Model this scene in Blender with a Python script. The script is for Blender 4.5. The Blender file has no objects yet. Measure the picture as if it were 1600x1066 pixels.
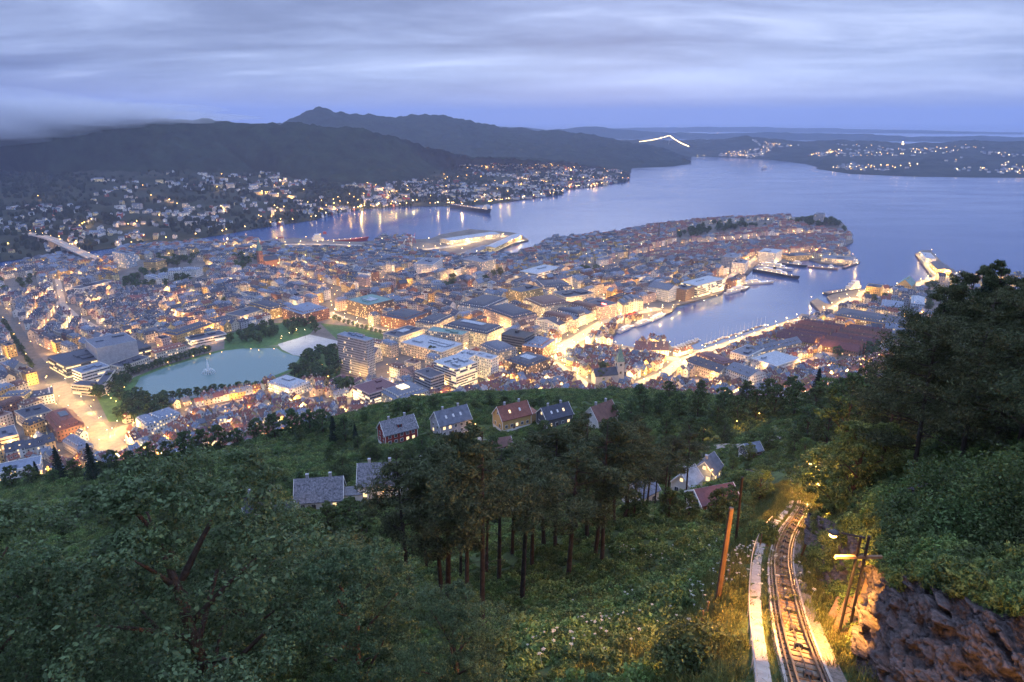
import bpy, bmesh, math, random
import numpy as np
from mathutils import Vector, Matrix

# ------------------------------------------------------------------ camera, sky, sun, exposure
SC = bpy.context.scene
COL = SC.collection
CAM_Z, PITCH, FPX = 320.0, math.radians(18.1), 1067.0
cam_d = bpy.data.cameras.new('camera'); cam = bpy.data.objects.new('camera', cam_d); COL.objects.link(cam)
cam.location = (0, 0, CAM_Z); cam.rotation_euler = (math.pi / 2 - PITCH, 0, 0)
cam_d.sensor_width = 36; cam_d.lens = 24.0; cam_d.clip_start = 0.5; cam_d.clip_end = 120000
SC.camera = cam
SUN_ELEV, SUN_ROT = math.radians(2.0), math.radians(8.0)
world = bpy.data.worlds.new('World'); SC.world = world; world.use_nodes = True
def build_world():
    nt = world.node_tree; nt.nodes.clear(); N = nt.nodes; L = nt.links
    def nd(t, **k):
        n = N.new(t)
        for a, b in k.items(): setattr(n, a, b)
        return n
    def math_(op, a, b=None):
        n = nd('ShaderNodeMath', operation=op)
        for i, x in enumerate((a, b)):
            if x is None: continue
            if isinstance(x, (int, float)): n.inputs[i].default_value = x
            else: L.new(x, n.inputs[i])
        return n.outputs[0]
    def ramp(fac, stops):
        r = nd('ShaderNodeValToRGB'); e = r.color_ramp.elements
        while len(e) < len(stops): e.new(0.5)
        for q, (p, c) in zip(e, stops): q.position = p; q.color = (*c, 1)
        L.new(fac, r.inputs[0]); return r.outputs[0]
    def mix(fac, a, b, mode='MIX'):
        m = nd('ShaderNodeMixRGB', blend_type=mode)
        for i, x in zip((0, 1, 2), (fac, a, b)):
            if isinstance(x, (int, float)): m.inputs[i].default_value = x
            elif isinstance(x, tuple): m.inputs[i].default_value = (*x, 1)
            else: L.new(x, m.inputs[i])
        return m.outputs[0]
    tc = nd('ShaderNodeTexCoord'); sx = nd('ShaderNodeSeparateXYZ'); L.new(tc.outputs['Generated'], sx.inputs[0])
    zz = math_('MAXIMUM', sx.outputs[2], 0.0)
    den = math_('ADD', zz, 0.10)
    cx = nd('ShaderNodeCombineXYZ')
    L.new(math_('DIVIDE', sx.outputs[0], den), cx.inputs[0]); L.new(math_('DIVIDE', sx.outputs[1], den), cx.inputs[1])
    def cloud(scale, sxy, detail, rough, dist, off):
        mp = nd('ShaderNodeMapping'); mp.inputs['Scale'].default_value = (sxy[0], sxy[1], 1); mp.inputs['Location'].default_value = off
        mp.inputs['Rotation'].default_value = (0, 0, 0.12)
        L.new(cx.outputs[0], mp.inputs[0])
        n = nd('ShaderNodeTexNoise'); n.inputs['Scale'].default_value = scale; n.inputs['Detail'].default_value = detail
        n.inputs['Roughness'].default_value = rough; n.inputs['Distortion'].default_value = dist
        L.new(mp.outputs[0], n.inputs['Vector']); return n.outputs['Fac']
    c1 = cloud(0.34, (0.75, 1.1), 7, 0.55, 0.7, (3.1, 1.7, 0))
    c2 = cloud(1.05, (0.7, 1.2), 6, 0.6, 0.6, (7.3, 2.2, 0))
    cs = math_('ADD', math_('MULTIPLY', c1, 0.66), math_('MULTIPLY', c2, 0.34))
    # overcast deck: darker bellies and paler thin places
    deck = ramp(cs, [(0.36, (0.146, 0.188, 0.335)), (0.45, (0.230, 0.290, 0.490)), (0.53, (0.355, 0.440, 0.700)), (0.64, (0.66, 0.77, 1.08))])
    # western afterglow behind thin cloud, low above the horizon: brighter towards the sunken sun, wide and soft
    # overcast law: the zenith is about three times as bright as the horizon
    cie = math_('ADD', 0.27, math_('MULTIPLY', zz, 1.02)); cie3 = nd('ShaderNodeCombineXYZ')
    for i in range(3): L.new(cie, cie3.inputs[i])
    deck = mix(1.0, deck, cie3.outputs[0], 'MULTIPLY')
    # thin cloud towards the sunken sun lets a pale band through low in the west
    dt = nd('ShaderNodeVectorMath', operation='DOT_PRODUCT'); L.new(tc.outputs['Generated'], dt.inputs[0]); dt.inputs[1].default_value = (math.sin(SUN_ROT) * math.cos(SUN_ELEV), math.cos(SUN_ROT) * math.cos(SUN_ELEV), math.sin(math.radians(4)))
    glow = math_('POWER', math_('MAXIMUM', dt.outputs['Value'], 0.0), 9.0)
    band = ramp(zz, [(0.0, (0.15,) * 3), (0.03, (0.8,) * 3), (0.055, (1.0,) * 3), (0.10, (0.25,) * 3), (0.16, (0.0,) * 3)])
    bw = nd('ShaderNodeRGBToBW'); L.new(band, bw.inputs[0]); glow = math_('MULTIPLY', glow, bw.outputs[0])
    deck = mix(math_('MULTIPLY', glow, math_('MULTIPLY', cs, 1.25)), deck, (0.27, 0.335, 0.47))
    low = ramp(zz, [(0.0, (0.9,) * 3), (0.018, (0.45,) * 3), (0.05, (0.0,) * 3)])
    deck = mix(low, deck, (0.200, 0.216, 0.278))
    sky = nd('ShaderNodeTexSky', sky_type='NISHITA'); sky.sun_disc = False
    sky.sun_elevation = SUN_ELEV; sky.sun_rotation = SUN_ROT; sky.air_density = 1.4; sky.dust_density = 1.0; sky.ozone_density = 4.0
    skys = mix(1.0, sky.outputs[0], (0.05, 0.05, 0.05), 'MULTIPLY')
    fin = mix(0.93, skys, deck)
    bg = nd('ShaderNodeBackground'); bg.inputs['Strength'].default_value = 1.58; L.new(fin, bg.inputs[0])
    out = nd('ShaderNodeOutputWorld'); L.new(bg.outputs[0], out.inputs[0])
build_world()
sun_d = bpy.data.lights.new('sun', 'SUN'); sun_d.energy = 0.25; sun_d.angle = math.radians(40); sun_d.color = (0.86, 0.9, 1.0)
sun = bpy.data.objects.new('sun', sun_d); COL.objects.link(sun)
sun.rotation_euler = (math.radians(-62), 0, math.radians(-8))
SC.view_settings.view_transform = 'Standard'; SC.view_settings.look = 'None'; SC.view_settings.gamma = 1.0
SC.view_settings.exposure = 1.0; SC.view_settings.use_curve_mapping = False
cy = SC.cycles
cy.use_denoising = True; cy.use_adaptive_sampling = True; cy.adaptive_threshold = 0.03; cy.max_bounces = 5; cy.diffuse_bounces = 2; cy.glossy_bounces = 3; cy.transmission_bounces = 3
cy.transparent_max_bounces = 6; cy.volume_bounces = 2; cy.sample_clamp_indirect = 4.0; cy.use_light_tree = True
cy.caustics_reflective = False; cy.caustics_refractive = False
try: cy.denoiser = 'OPENIMAGEDENOISE'; cy.denoising_input_passes = 'RGB_ALBEDO_NORMAL'
except Exception: pass
SC.render.use_persistent_data = False

# ------------------------------------------------------------------ small tools
rng = random.Random(11); nrg = np.random.default_rng(5)
SP, CP = math.sin(PITCH), math.cos(PITCH)
def ray(u, v):
    y = (v - 533.0) / FPX
    return np.array([(u - 800.0) / FPX, CP - y * SP, -(SP + y * CP)])
def at_depth(u, v, t):
    d = ray(u, v); return np.array([d[0] * t, d[1] * t, CAM_Z + d[2] * t])
def P(u, v, z=3.0):
    d = ray(u, v); t = (CAM_Z - z) / max(-d[2], 1e-4); return np.array([d[0] * t, d[1] * t])
def project(x, y, z):
    dz = z - CAM_Z; dep = y * CP - dz * SP; up = y * SP + dz * CP
    return 800 + FPX * x / dep, 533 - FPX * up / dep, dep
def vnoise(x, y, seed=0):
    xi = np.floor(x).astype(np.int64); yi = np.floor(y).astype(np.int64); xf = x - xi; yf = y - yi
    def h(a, b):
        n = (a * 374761393 + b * 668265263 + seed * 1442695041) & 0x7fffffff
        n = ((n ^ (n >> 13)) * 1274126177) & 0x7fffffff
        return ((n ^ (n >> 16)) & 0xffff) / 65535.0
    sx = xf * xf * (3 - 2 * xf); sy = yf * yf * (3 - 2 * yf)
    return (h(xi, yi) * (1 - sx) + h(xi + 1, yi) * sx) * (1 - sy) + (h(xi, yi + 1) * (1 - sx) + h(xi + 1, yi + 1) * sx) * sy
def fbm(x, y, oct=4, seed=0):
    x = np.asarray(x, float); y = np.asarray(y, float); s = 0; a = 0.5
    for k in range(oct): s = s + a * vnoise(x * 2 ** k, y * 2 ** k, seed + k); a *= 0.5
    return s * 2 - 0.94
def in_poly(px, py, poly):
    c = False; n = len(poly); j = n - 1
    for i in range(n):
        xi, yi = poly[i]; xj, yj = poly[j]
        if (yi > py) != (yj > py) and px < (xj - xi) * (py - yi) / (yj - yi) + xi: c = not c
        j = i
    return c
def seg_dist(px, py, a, b):
    ax, ay = a; bx, by = b; dx, dy = bx - ax, by - ay; L2 = dx * dx + dy * dy + 1e-9
    t = max(0, min(1, ((px - ax) * dx + (py - ay) * dy) / L2))
    return math.hypot(px - ax - t * dx, py - ay - t * dy)
def line_dist(px, py, pl): return min(seg_dist(px, py, pl[i], pl[i + 1]) for i in range(len(pl) - 1))
def resample(pl, step):
    pts = [np.array(p, float) for p in pl]; out = [pts[0]]; need = step
    for i in range(len(pts) - 1):
        a, b = pts[i], pts[i + 1]; L = np.linalg.norm(b - a); pos = 0
        while L - pos >= need:
            pos += need; out.append(a + (b - a) * pos / L); need = step
        need -= (L - pos)
    return out
def smooth_line(pl, n=8):
    p = [np.array(q, float) for q in pl]; p = [2 * p[0] - p[1]] + p + [2 * p[-1] - p[-2]]; out = []
    for i in range(1, len(p) - 2):
        for k in range(n):
            t = k / n
            out.append(0.5 * ((2 * p[i]) + (-p[i - 1] + p[i + 1]) * t + (2 * p[i - 1] - 5 * p[i] + 4 * p[i + 1] - p[i + 2]) * t * t + (-p[i - 1] + 3 * p[i] - 3 * p[i + 1] + p[i + 2]) * t ** 3))
    out.append(p[-2]); return out
def ordinal(n):
    w = ['first', 'second', 'third', 'fourth', 'fifth', 'sixth', 'seventh', 'eighth', 'ninth', 'tenth', 'eleventh', 'twelfth']
    if n <= 12: return w[n - 1]
    s = 'th' if 10 < n % 100 < 20 else {1: 'st', 2: 'nd', 3: 'rd'}.get(n % 10, 'th')
    return f'{n}{s}'

# ------------------------------------------------------------------ materials
MATS = {}
def pmat(name, col, rough=0.8, emit=None, estr=0.0, var=0.0, scale=0.3, metal=0.0, spec=0.3, bump=0.0, col2=None, island=False, trans=0.0, sample=True, objvar=0.0):
    m = bpy.data.materials.new(name); m.use_nodes = True; MATS[name] = m
    nt = m.node_tree; b = nt.nodes['Principled BSDF']; L = nt.links
    b.inputs['Base Color'].default_value = (*col, 1); b.inputs['Roughness'].default_value = rough
    b.inputs['Metallic'].default_value = metal; b.inputs['Specular IOR Level'].default_value = spec
    if emit: b.inputs['Emission Color'].default_value = (*emit, 1); b.inputs['Emission Strength'].default_value = estr
    if not sample: m.cycles.emission_sampling = 'NONE'
    last = None
    if var > 0 or col2 is not None:
        tc = nt.nodes.new('ShaderNodeTexCoord'); g = nt.nodes.new('ShaderNodeNewGeometry')
        n = nt.nodes.new('ShaderNodeTexNoise'); n.inputs['Scale'].default_value = scale; n.inputs['Detail'].default_value = 5; n.inputs['Roughness'].default_value = 0.65
        L.new(g.outputs['Position'], n.inputs['Vector'])
        r = nt.nodes.new('ShaderNodeValToRGB'); c2 = col2 or tuple(min(1, c * (1 + var)) for c in col)
        c1 = tuple(c * (1 - var) for c in col)
        r.color_ramp.elements[0].position = 0.32; r.color_ramp.elements[0].color = (*c1, 1)
        r.color_ramp.elements[1].position = 0.68; r.color_ramp.elements[1].color = (*c2, 1)
        L.new(n.outputs['Fac'], r.inputs[0]); last = r.outputs[0]
        if bump > 0:
            bp = nt.nodes.new('ShaderNodeBump'); bp.inputs['Strength'].default_value = bump; bp.inputs['Distance'].default_value = 0.4
            L.new(n.outputs['Fac'], bp.inputs['Height']); L.new(bp.outputs[0], b.inputs['Normal'])
    if island or objvar:
        hs = nt.nodes.new('ShaderNodeHueSaturation')
        if last is None: hs.inputs['Color'].default_value = (*col, 1)
        else: L.new(last, hs.inputs['Color'])
        if island:
            g = nt.nodes.new('ShaderNodeNewGeometry'); mr = nt.nodes.new('ShaderNodeMapRange')
            mr.inputs['To Min'].default_value = 0.45; mr.inputs['To Max'].default_value = 1.6
            L.new(g.outputs['Random Per Island'], mr.inputs['Value']); L.new(mr.outputs[0], hs.inputs['Value'])
        oi = nt.nodes.new('ShaderNodeObjectInfo'); mh = nt.nodes.new('ShaderNodeMapRange')
        mh.inputs['To Min'].default_value = 0.5 - (objvar or 0.03); mh.inputs['To Max'].default_value = 0.5 + (objvar or 0.03)
        L.new(oi.outputs['Random'], mh.inputs['Value']); L.new(mh.outputs[0], hs.inputs['Hue'])
        last = hs.outputs[0]
    if last is not None: L.new(last, b.inputs['Base Color'])
    if trans > 0:
        t = nt.nodes.new('ShaderNodeBsdfTranslucent'); ms = nt.nodes.new('ShaderNodeMixShader'); ms.inputs[0].default_value = trans
        if last is not None: L.new(last, t.inputs[0])
        else: t.inputs[0].default_value = (*col, 1)
        o = nt.nodes['Material Output']; L.new(b.outputs[0], ms.inputs[1]); L.new(t.outputs[0], ms.inputs[2]); L.new(ms.outputs[0], o.inputs[0])
    return m
WALLS = {'cream': (0.52, 0.47, 0.39), 'white': (0.62, 0.62, 0.60), 'grey': (0.34, 0.35, 0.38), 'ochre': (0.50, 0.34, 0.14), 'pink': (0.44, 0.33, 0.31),
         'brick red': (0.25, 0.125, 0.09), 'pale yellow': (0.55, 0.45, 0.24), 'pale blue': (0.36, 0.43, 0.52), 'brown': (0.19, 0.13, 0.10), 'dark grey': (0.12, 0.125, 0.14), 'beige': (0.43, 0.385, 0.33), 'red': (0.26, 0.045, 0.035)}
ROOFS = {'slate grey': (0.100, 0.117, 0.156), 'dark slate': (0.046, 0.053, 0.078), 'red tile': (0.185, 0.068, 0.049), 'brown tile': (0.121, 0.064, 0.053), 'blue-grey': (0.143, 0.178, 0.243), 'pale grey': (0.285, 0.321, 0.370), 'green copper': (0.114, 0.214, 0.200), 'black': (0.025, 0.028, 0.036), 'maroon': (0.114, 0.053, 0.064)}
for k, c in WALLS.items(): pmat('wall ' + k, c, 0.85, var=0.16, scale=0.25)
for k, c in ROOFS.items(): pmat('roof ' + k, c, 0.62, var=0.3, scale=0.5, bump=0.2)
pmat('roof mottled slate', (0.085, 0.095, 0.12), 0.6, col2=(0.24, 0.25, 0.29), var=0.6, scale=1.8, bump=0.3)
pmat('glass dark', (0.03, 0.04, 0.06), 0.12, spec=0.6)
pmat('window lit', (0.3, 0.25, 0.15), 0.5, emit=(1.0, 0.66, 0.30), estr=1.1, sample=False)
pmat('window bright', (0.3, 0.28, 0.2), 0.5, emit=(1.0, 0.76, 0.40), estr=1.25, sample=False)
pmat('bulb', (0.8, 0.7, 0.5), 0.5, emit=(1.0, 0.52, 0.12), estr=10.0, sample=False)
pmat('bulb white', (0.8, 0.8, 0.8), 0.5, emit=(1.0, 0.68, 0.28), estr=12.0, sample=False)
pmat('bulb red', (0.8, 0.2, 0.1), 0.5, emit=(1.0, 0.12, 0.08), estr=20.0, sample=False)
pmat('bulb blue', (0.2, 0.2, 0.8), 0.5, emit=(0.05, 0.08, 1.0), estr=9.0, sample=False)
pmat('sign red', (0.5, 0.1, 0.1), 0.5, emit=(1.0, 0.15, 0.10), estr=7.0, sample=False)
pmat('metal dark', (0.05, 0.05, 0.055), 0.5, metal=0.6)
pmat('metal pale', (0.45, 0.46, 0.48), 0.45, metal=0.5)
pmat('white paint', (0.75, 0.75, 0.74), 0.6)
pmat('asphalt', (0.085, 0.083, 0.08), 0.85, var=0.3, scale=0.15)
pmat('paving', (0.30, 0.27, 0.235), 0.85, var=0.2, scale=0.2)
pmat('street stone', (0.17, 0.155, 0.135), 0.8, var=0.25, scale=0.2)
pmat('plaza stone', (0.34, 0.34, 0.33), 0.8, var=0.12, scale=0.15)
pmat('city ground', (0.11, 0.10, 0.095), 0.9, col2=(0.17, 0.155, 0.14), var=0.3, scale=0.03)
pmat('lawn', (0.05, 0.11, 0.03), 0.9, var=0.35, scale=0.2)
pmat('concrete', (0.33, 0.31, 0.28), 0.9, var=0.25, scale=1.2, bump=0.2)
pmat('quay stone', (0.10, 0.095, 0.09), 0.9, var=0.3, scale=0.3)
pmat('soil', (0.038, 0.062, 0.020), 0.95, col2=(0.075, 0.115, 0.034), var=0.4, scale=0.35, bump=0.6)
pmat('bark', (0.075, 0.052, 0.04), 0.9, var=0.4, scale=3.0, bump=0.5)
pmat('pine bark', (0.046, 0.038, 0.033), 0.9, var=0.45, scale=2.5, bump=0.5)
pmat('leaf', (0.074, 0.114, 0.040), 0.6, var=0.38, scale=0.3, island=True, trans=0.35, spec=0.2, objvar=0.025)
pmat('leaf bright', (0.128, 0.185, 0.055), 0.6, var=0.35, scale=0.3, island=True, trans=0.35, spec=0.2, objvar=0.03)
pmat('leaf maple', (0.082, 0.132, 0.060), 0.55, var=0.38, scale=0.45, island=True, trans=0.35, spec=0.25, objvar=0.02)
pmat('needles', (0.066, 0.084, 0.040), 0.7, island=True, trans=0.15, spec=0.15, objvar=0.02)
pmat('spruce needles', (0.022, 0.040, 0.024), 0.7, island=True, trans=0.1, spec=0.15, objvar=0.02)
pmat('grass', (0.140, 0.155, 0.050), 0.7, island=True, trans=0.3, spec=0.2, objvar=0.03)
pmat('umbel', (0.62, 0.62, 0.52), 0.8, trans=0.3)
pmat('rock', (0.030, 0.030, 0.036), 0.9, col2=(0.115, 0.098, 0.10), var=0.5, scale=2.6, bump=0.8)
pmat('gravel', (0.16, 0.145, 0.13), 0.95, var=0.5, scale=6.0, bump=0.5)
pmat('track ballast', (0.20, 0.165, 0.13), 0.95, var=0.35, scale=4.0, bump=0.4)
pmat('rail steel', (0.16, 0.13, 0.12), 0.35, metal=0.8)
pmat('old wood', (0.17, 0.115, 0.07), 0.85, var=0.35, scale=3.0)
pmat('pole wood', (0.075, 0.045, 0.028), 0.85, var=0.3, scale=2.0)
pmat('far forest', (0.012, 0.020, 0.014), 1.0, col2=(0.026, 0.038, 0.022), var=0.5, scale=0.012, spec=0.0)
pmat('far land', (0.030, 0.038, 0.026), 1.0, col2=(0.055, 0.060, 0.045), var=0.4, scale=0.008, spec=0.0)
pmat('hull red', (0.42, 0.045, 0.03), 0.5); pmat('hull dark', (0.02, 0.028, 0.05), 0.45); pmat('hull white', (0.48, 0.49, 0.51), 0.45); pmat('deck', (0.20, 0.13, 0.10), 0.7)
pmat('fountain water', (0.8, 0.86, 0.88), 0.4, trans=0.4)
def water_mat(name, col, rough, bump, sc1, sc2):
    m = pmat(name, col, rough, spec=0.5); nt = m.node_tree; L = nt.links; b = nt.nodes['Principled BSDF']; b.inputs['IOR'].default_value = 1.33
    g = nt.nodes.new('ShaderNodeNewGeometry')
    n = nt.nodes.new('ShaderNodeTexNoise'); n.inputs['Scale'].default_value = sc1; n.inputs['Detail'].default_value = 4; L.new(g.outputs['Position'], n.inputs['Vector'])
    bp = nt.nodes.new('ShaderNodeBump'); bp.inputs['Strength'].default_value = bump; bp.inputs['Distance'].default_value = 0.5
    L.new(n.outputs['Fac'], bp.inputs['Height']); L.new(bp.outputs[0], b.inputs['Normal'])
    mp = nt.nodes.new('ShaderNodeMapping'); mp.inputs['Scale'].default_value = (1.0, 3.2, 1); mp.inputs['Rotation'].default_value = (0, 0, -0.25); L.new(g.outputs['Position'], mp.inputs[0])
    n2 = nt.nodes.new('ShaderNodeTexNoise'); n2.inputs['Scale'].default_value = sc2; n2.inputs['Detail'].default_value = 5; n2.inputs['Roughness'].default_value = 0.6; L.new(mp.outputs[0], n2.inputs['Vector'])
    mr = nt.nodes.new('ShaderNodeMapRange'); mr.inputs['From Min'].default_value = 0.3; mr.inputs['From Max'].default_value = 0.7
    mr.inputs['To Min'].default_value = rough * 0.55; mr.inputs['To Max'].default_value = rough * 1.5
    L.new(n2.outputs['Fac'], mr.inputs['Value']); L.new(mr.outputs[0], b.inputs['Roughness'])
    return m
water_mat('sea water', (0.020, 0.062, 0.180), 0.15, 0.25, 0.25, 0.0022)
water_mat('lake water', (0.120, 0.195, 0.190), 0.06, 0.12, 0.5, 0.02)
def M(n): return MATS[n]

# ------------------------------------------------------------------ mesh collector and object helpers
class MB:
    def __init__(s): s.v = []; s.f = []; s.m = []
    def quad(s, a, b, c, d, m=0):
        i = len(s.v); s.v += [tuple(a), tuple(b), tuple(c), tuple(d)]; s.f.append((i, i + 1, i + 2, i + 3)); s.m.append(m)
    def tri(s, a, b, c, m=0):
        i = len(s.v); s.v += [tuple(a), tuple(b), tuple(c)]; s.f.append((i, i + 1, i + 2)); s.m.append(m)
    def poly(s, pts, m=0):
        i = len(s.v); s.v += [tuple(p) for p in pts]; s.f.append(tuple(range(i, i + len(pts)))); s.m.append(m)
    def hexa(s, b4, t4, m=0, bottom=True, top=True):
        i = len(s.v); s.v += [tuple(p) for p in b4] + [tuple(p) for p in t4]
        fs = [(i, i + 1, i + 5, i + 4), (i + 1, i + 2, i + 6, i + 5), (i + 2, i + 3, i + 7, i + 6), (i + 3, i, i + 4, i + 7)]
        if top: fs.append((i + 4, i + 5, i + 6, i + 7))
        if bottom: fs.append((i + 3, i + 2, i + 1, i))
        s.f += fs; s.m += [m] * len(fs)
    def box(s, c, sx, sy, z0, z1, a=0.0, m=0, taper=1.0):
        ca, sa = math.cos(a), math.sin(a)
        def pt(x, y, z): return (c[0] + x * ca - y * sa, c[1] + x * sa + y * ca, z)
        k = [(-sx / 2, -sy / 2), (sx / 2, -sy / 2), (sx / 2, sy / 2), (-sx / 2, sy / 2)]
        s.hexa([pt(x, y, z0) for x, y in k], [pt(x * taper, y * taper, z1) for x, y in k], m)
    def tube(s, pts, rad, n=6, m=0, cap=True):
        pts = [Vector(p) for p in pts]; rings = []
        if not hasattr(rad, '__len__'): rad = [rad] * len(pts)
        for i, p in enumerate(pts):
            d = (pts[min(i + 1, len(pts) - 1)] - pts[max(i - 1, 0)]); d = d.normalized() if d.length > 1e-6 else Vector((0, 0, 1))
            x = d.orthogonal().normalized() if abs(d.z) > 0.99 else d.cross(Vector((0, 0, 1))).normalized(); y = d.cross(x)
            k = len(s.v); s.v += [tuple(p + (x * math.cos(q) + y * math.sin(q)) * rad[i]) for q in [2 * math.pi * j / n for j in range(n)]]; rings.append(k)
        for a, b in zip(rings, rings[1:]):
            for j in range(n): s.f.append((a + j, a + (j + 1) % n, b + (j + 1) % n, b + j)); s.m.append(m)
        if cap: s.f.append(tuple(rings[-1] + j for j in range(n))); s.m.append(m)
    def ball(s, c, r, m=0, seg=6, rings=4, sz=1.0):
        i0 = len(s.v); s.v.append((c[0], c[1], c[2] + r * sz))
        for k in range(1, rings):
            th = math.pi * k / rings
            for j in range(seg):
                q = 2 * math.pi * j / seg; s.v.append((c[0] + r * math.sin(th) * math.cos(q), c[1] + r * math.sin(th) * math.sin(q), c[2] + r * sz * math.cos(th)))
        s.v.append((c[0], c[1], c[2] - r * sz)); e = len(s.v) - 1
        for j in range(seg): s.f.append((i0, i0 + 1 + j, i0 + 1 + (j + 1) % seg)); s.m.append(m)
        for k in range(rings - 2):
            a = i0 + 1 + k * seg; b = a + seg
            for j in range(seg): s.f.append((a + j, b + j, b + (j + 1) % seg, a + (j + 1) % seg)); s.m.append(m)
        a = i0 + 1 + (rings - 2) * seg
        for j in range(seg): s.f.append((a + j, e, a + (j + 1) % seg)); s.m.append(m)
    def mesh(s, name, mats, smooth=False):
        me = bpy.data.meshes.new(name); me.from_pydata(s.v, [], s.f)
        for x in (mats if isinstance(mats, (list, tuple)) else [mats]): me.materials.append(M(x) if isinstance(x, str) else x)
        if any(s.m): me.polygons.foreach_set('material_index', s.m)
        if smooth: me.polygons.foreach_set('use_smooth', [True] * len(s.f))
        me.update(); return me
    def build(s, name, mats, parent=None, smooth=False, loc=None):
        return obj(name, s.mesh(name, mats, smooth), parent, loc)
def obj(name, me, parent=None, loc=None):
    o = bpy.data.objects.new(name, me); COL.objects.link(o)
    if parent is not None: o.parent = parent
    if loc is not None: o.location = loc
    return o
def tag(o, label=None, cat=None, group=None, kind=None):
    if label: o['label'] = label
    if cat: o['category'] = cat
    if group: o['group'] = group
    if kind: o['kind'] = kind
    return o
def empty(name, loc=(0, 0, 0), rz=0.0, s=1.0):
    o = bpy.data.objects.new(name, None); COL.objects.link(o); o.location = loc; o.rotation_euler = (0, 0, rz); o.empty_display_size = 0.5
    o.scale = (s, s, s) if not hasattr(s, '__len__') else s
    return o
def nmesh(name, verts, quads, mats, mi=None, smooth=False):
    verts = np.asarray(verts, np.float32); quads = np.asarray(quads, np.int32); k = quads.shape[1]
    me = bpy.data.meshes.new(name); me.vertices.add(len(verts)); me.vertices.foreach_set('co', verts.ravel())
    me.loops.add(quads.size); me.loops.foreach_set('vertex_index', quads.ravel())
    me.polygons.add(len(quads)); me.polygons.foreach_set('loop_start', np.arange(0, quads.size, k, dtype=np.int32))
    for x in (mats if isinstance(mats, (list, tuple)) else [mats]): me.materials.append(M(x))
    if mi is not None: me.polygons.foreach_set('material_index', np.asarray(mi, np.int32))
    if smooth: me.polygons.foreach_set('use_smooth', np.ones(len(quads), bool))
    me.update(calc_edges=True); me.validate(); return me
def grid_mesh(name, G, mats, smooth=True):
    r, c = G.shape[:2]; idx = np.arange(r * c).reshape(r, c)
    q = np.stack([idx[:-1, :-1], idx[:-1, 1:], idx[1:, 1:], idx[1:, :-1]], -1).reshape(-1, 4)
    return nmesh(name, G.reshape(-1, 3), q, mats, smooth=smooth)

# ------------------------------------------------------------------ the hillside under the viewpoint
TRACK_PX = [(1330, 1260), (1290, 1150), (1277, 1105), (1264, 1066), (1249, 1020), (1235, 973), (1227, 930), (1221, 893), (1221, 870), (1225, 850), (1232, 832), (1243, 815), (1252, 800), (1256, 790), (1254, 775), (1249, 765), (1240, 752), (1228, 742)]
def track_pt(u, v):
    d = ray(u, v); t = 10.5 / (-d[2] - 0.5 * d[1]); return np.array([d[0] * t, d[1] * t, CAM_Z + d[2] * t])
TRACK = [track_pt(u, v) for u, v in TRACK_PX]
e0, e1 = TRACK[-2], TRACK[-1]; TRACK.append(e1 + (e1 - e0) * 0.9 + np.array([-8, 0, 0])); TRACK.append(TRACK[-1] + np.array([-14, 28, -14.0]))
TRACK = smooth_line(TRACK, 8); _t = np.array(TRACK)
for _ in range(14): _t[1:-1] = _t[1:-1] * 0.5 + (_t[:-2] + _t[2:]) * 0.25
TRACK = [p for p in _t]; TRACK2 = [(p[0], p[1]) for p in TRACK]
TR = np.array(TRACK)
def ctl():
    c = []
    for p in TRACK[::9]: c.append((p[0], p[1], p[2] - 0.25))
    def d(x, y, drop): c.append((x, y, CAM_Z - drop))
    def px(u, v, t): c.append(tuple(at_depth(u, v, t)))
    for a in [(2, 33, 29), (7.6, 76, 57), (0, 20, 23), (-30, 30, 36), (-60, 60, 60), (-40, 110, 84), (-120, 90, 90), (-22, 14, 24), (-60, 10, 36), (0, -12, 8), (30, -5, 5), (-40, -15, 18), (0, 6, 15), (14, 8, 14),
              (-20, 470, 218), (-20, 600, 292), (-20, 690, 318), (-200, 400, 228), (-200, 540, 302), (-200, 630, 319), (-350, 380, 240), (-480, 490, 314), (-620, 430, 318), (-350, 500, 312), (-620, 250, 250), (-400, 200, 190), (-300, 100, 130), (-620, 60, 200),
              (120, 470, 205), (140, 600, 290), (150, 690, 318), (200, 400, 170), (250, 520, 250), (260, 660, 316), (400, 720, 318), (420, 520, 240), (380, 300, 125), (320, 180, 72), (260, 60, 40), (150, 0, 12), (600, 600, 250), (650, 780, 319), (650, 300, 120), (420, 60, 60),
              (22, 10, 9.5), (40, 8, 8), (60, 20, 10), (36, 30, 13), (55, 40, 17), (29, 40, 22.5), (34, 48, 25), (36, 60, 32), (45, 67, 34.5), (50, 58, 28), (70, 65, 28), (98, 137, 62), (150, 188, 76), (70, 135, 68), (60, 100, 50)]: d(*a)
    for a in [(595, 765, 225), (490, 785, 220), (410, 800, 215), (620, 682, 310), (705, 668, 315), (800, 657, 325), (870, 652, 325), (940, 652, 320), (750, 615, 382), (400, 692, 330), (250, 718, 312), (100, 748, 295), (0, 766, 285), (-150, 790, 280), (350, 765, 245),
              (1080, 775, 195), (1150, 705, 262), (1000, 612, 395), (1120, 628, 370), (1250, 620, 330), (1330, 610, 330), (970, 830, 105), (700, 955, 72), (1010, 800, 125), (1120, 905, 58), (1110, 985, 43), (850, 1010, 41), (640, 990, 66), (560, 640, 372)]: px(*a)
    return np.array(c)
CT = ctl()
def tps_fit(C):
    n = len(C); X = C[:, :2] / 100; d2 = ((X[:, None] - X[None]) ** 2).sum(-1); K = 0.5 * d2 * np.log(d2 + 1e-12)
    K += np.eye(n) * 0.002; Q = np.c_[np.ones(n), X]; A = np.block([[K, Q], [Q.T, np.zeros((3, 3))]])
    return np.linalg.solve(A, np.r_[C[:, 2], 0, 0, 0])
TPS = tps_fit(CT)
TX = np.array(TRACK2)
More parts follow.
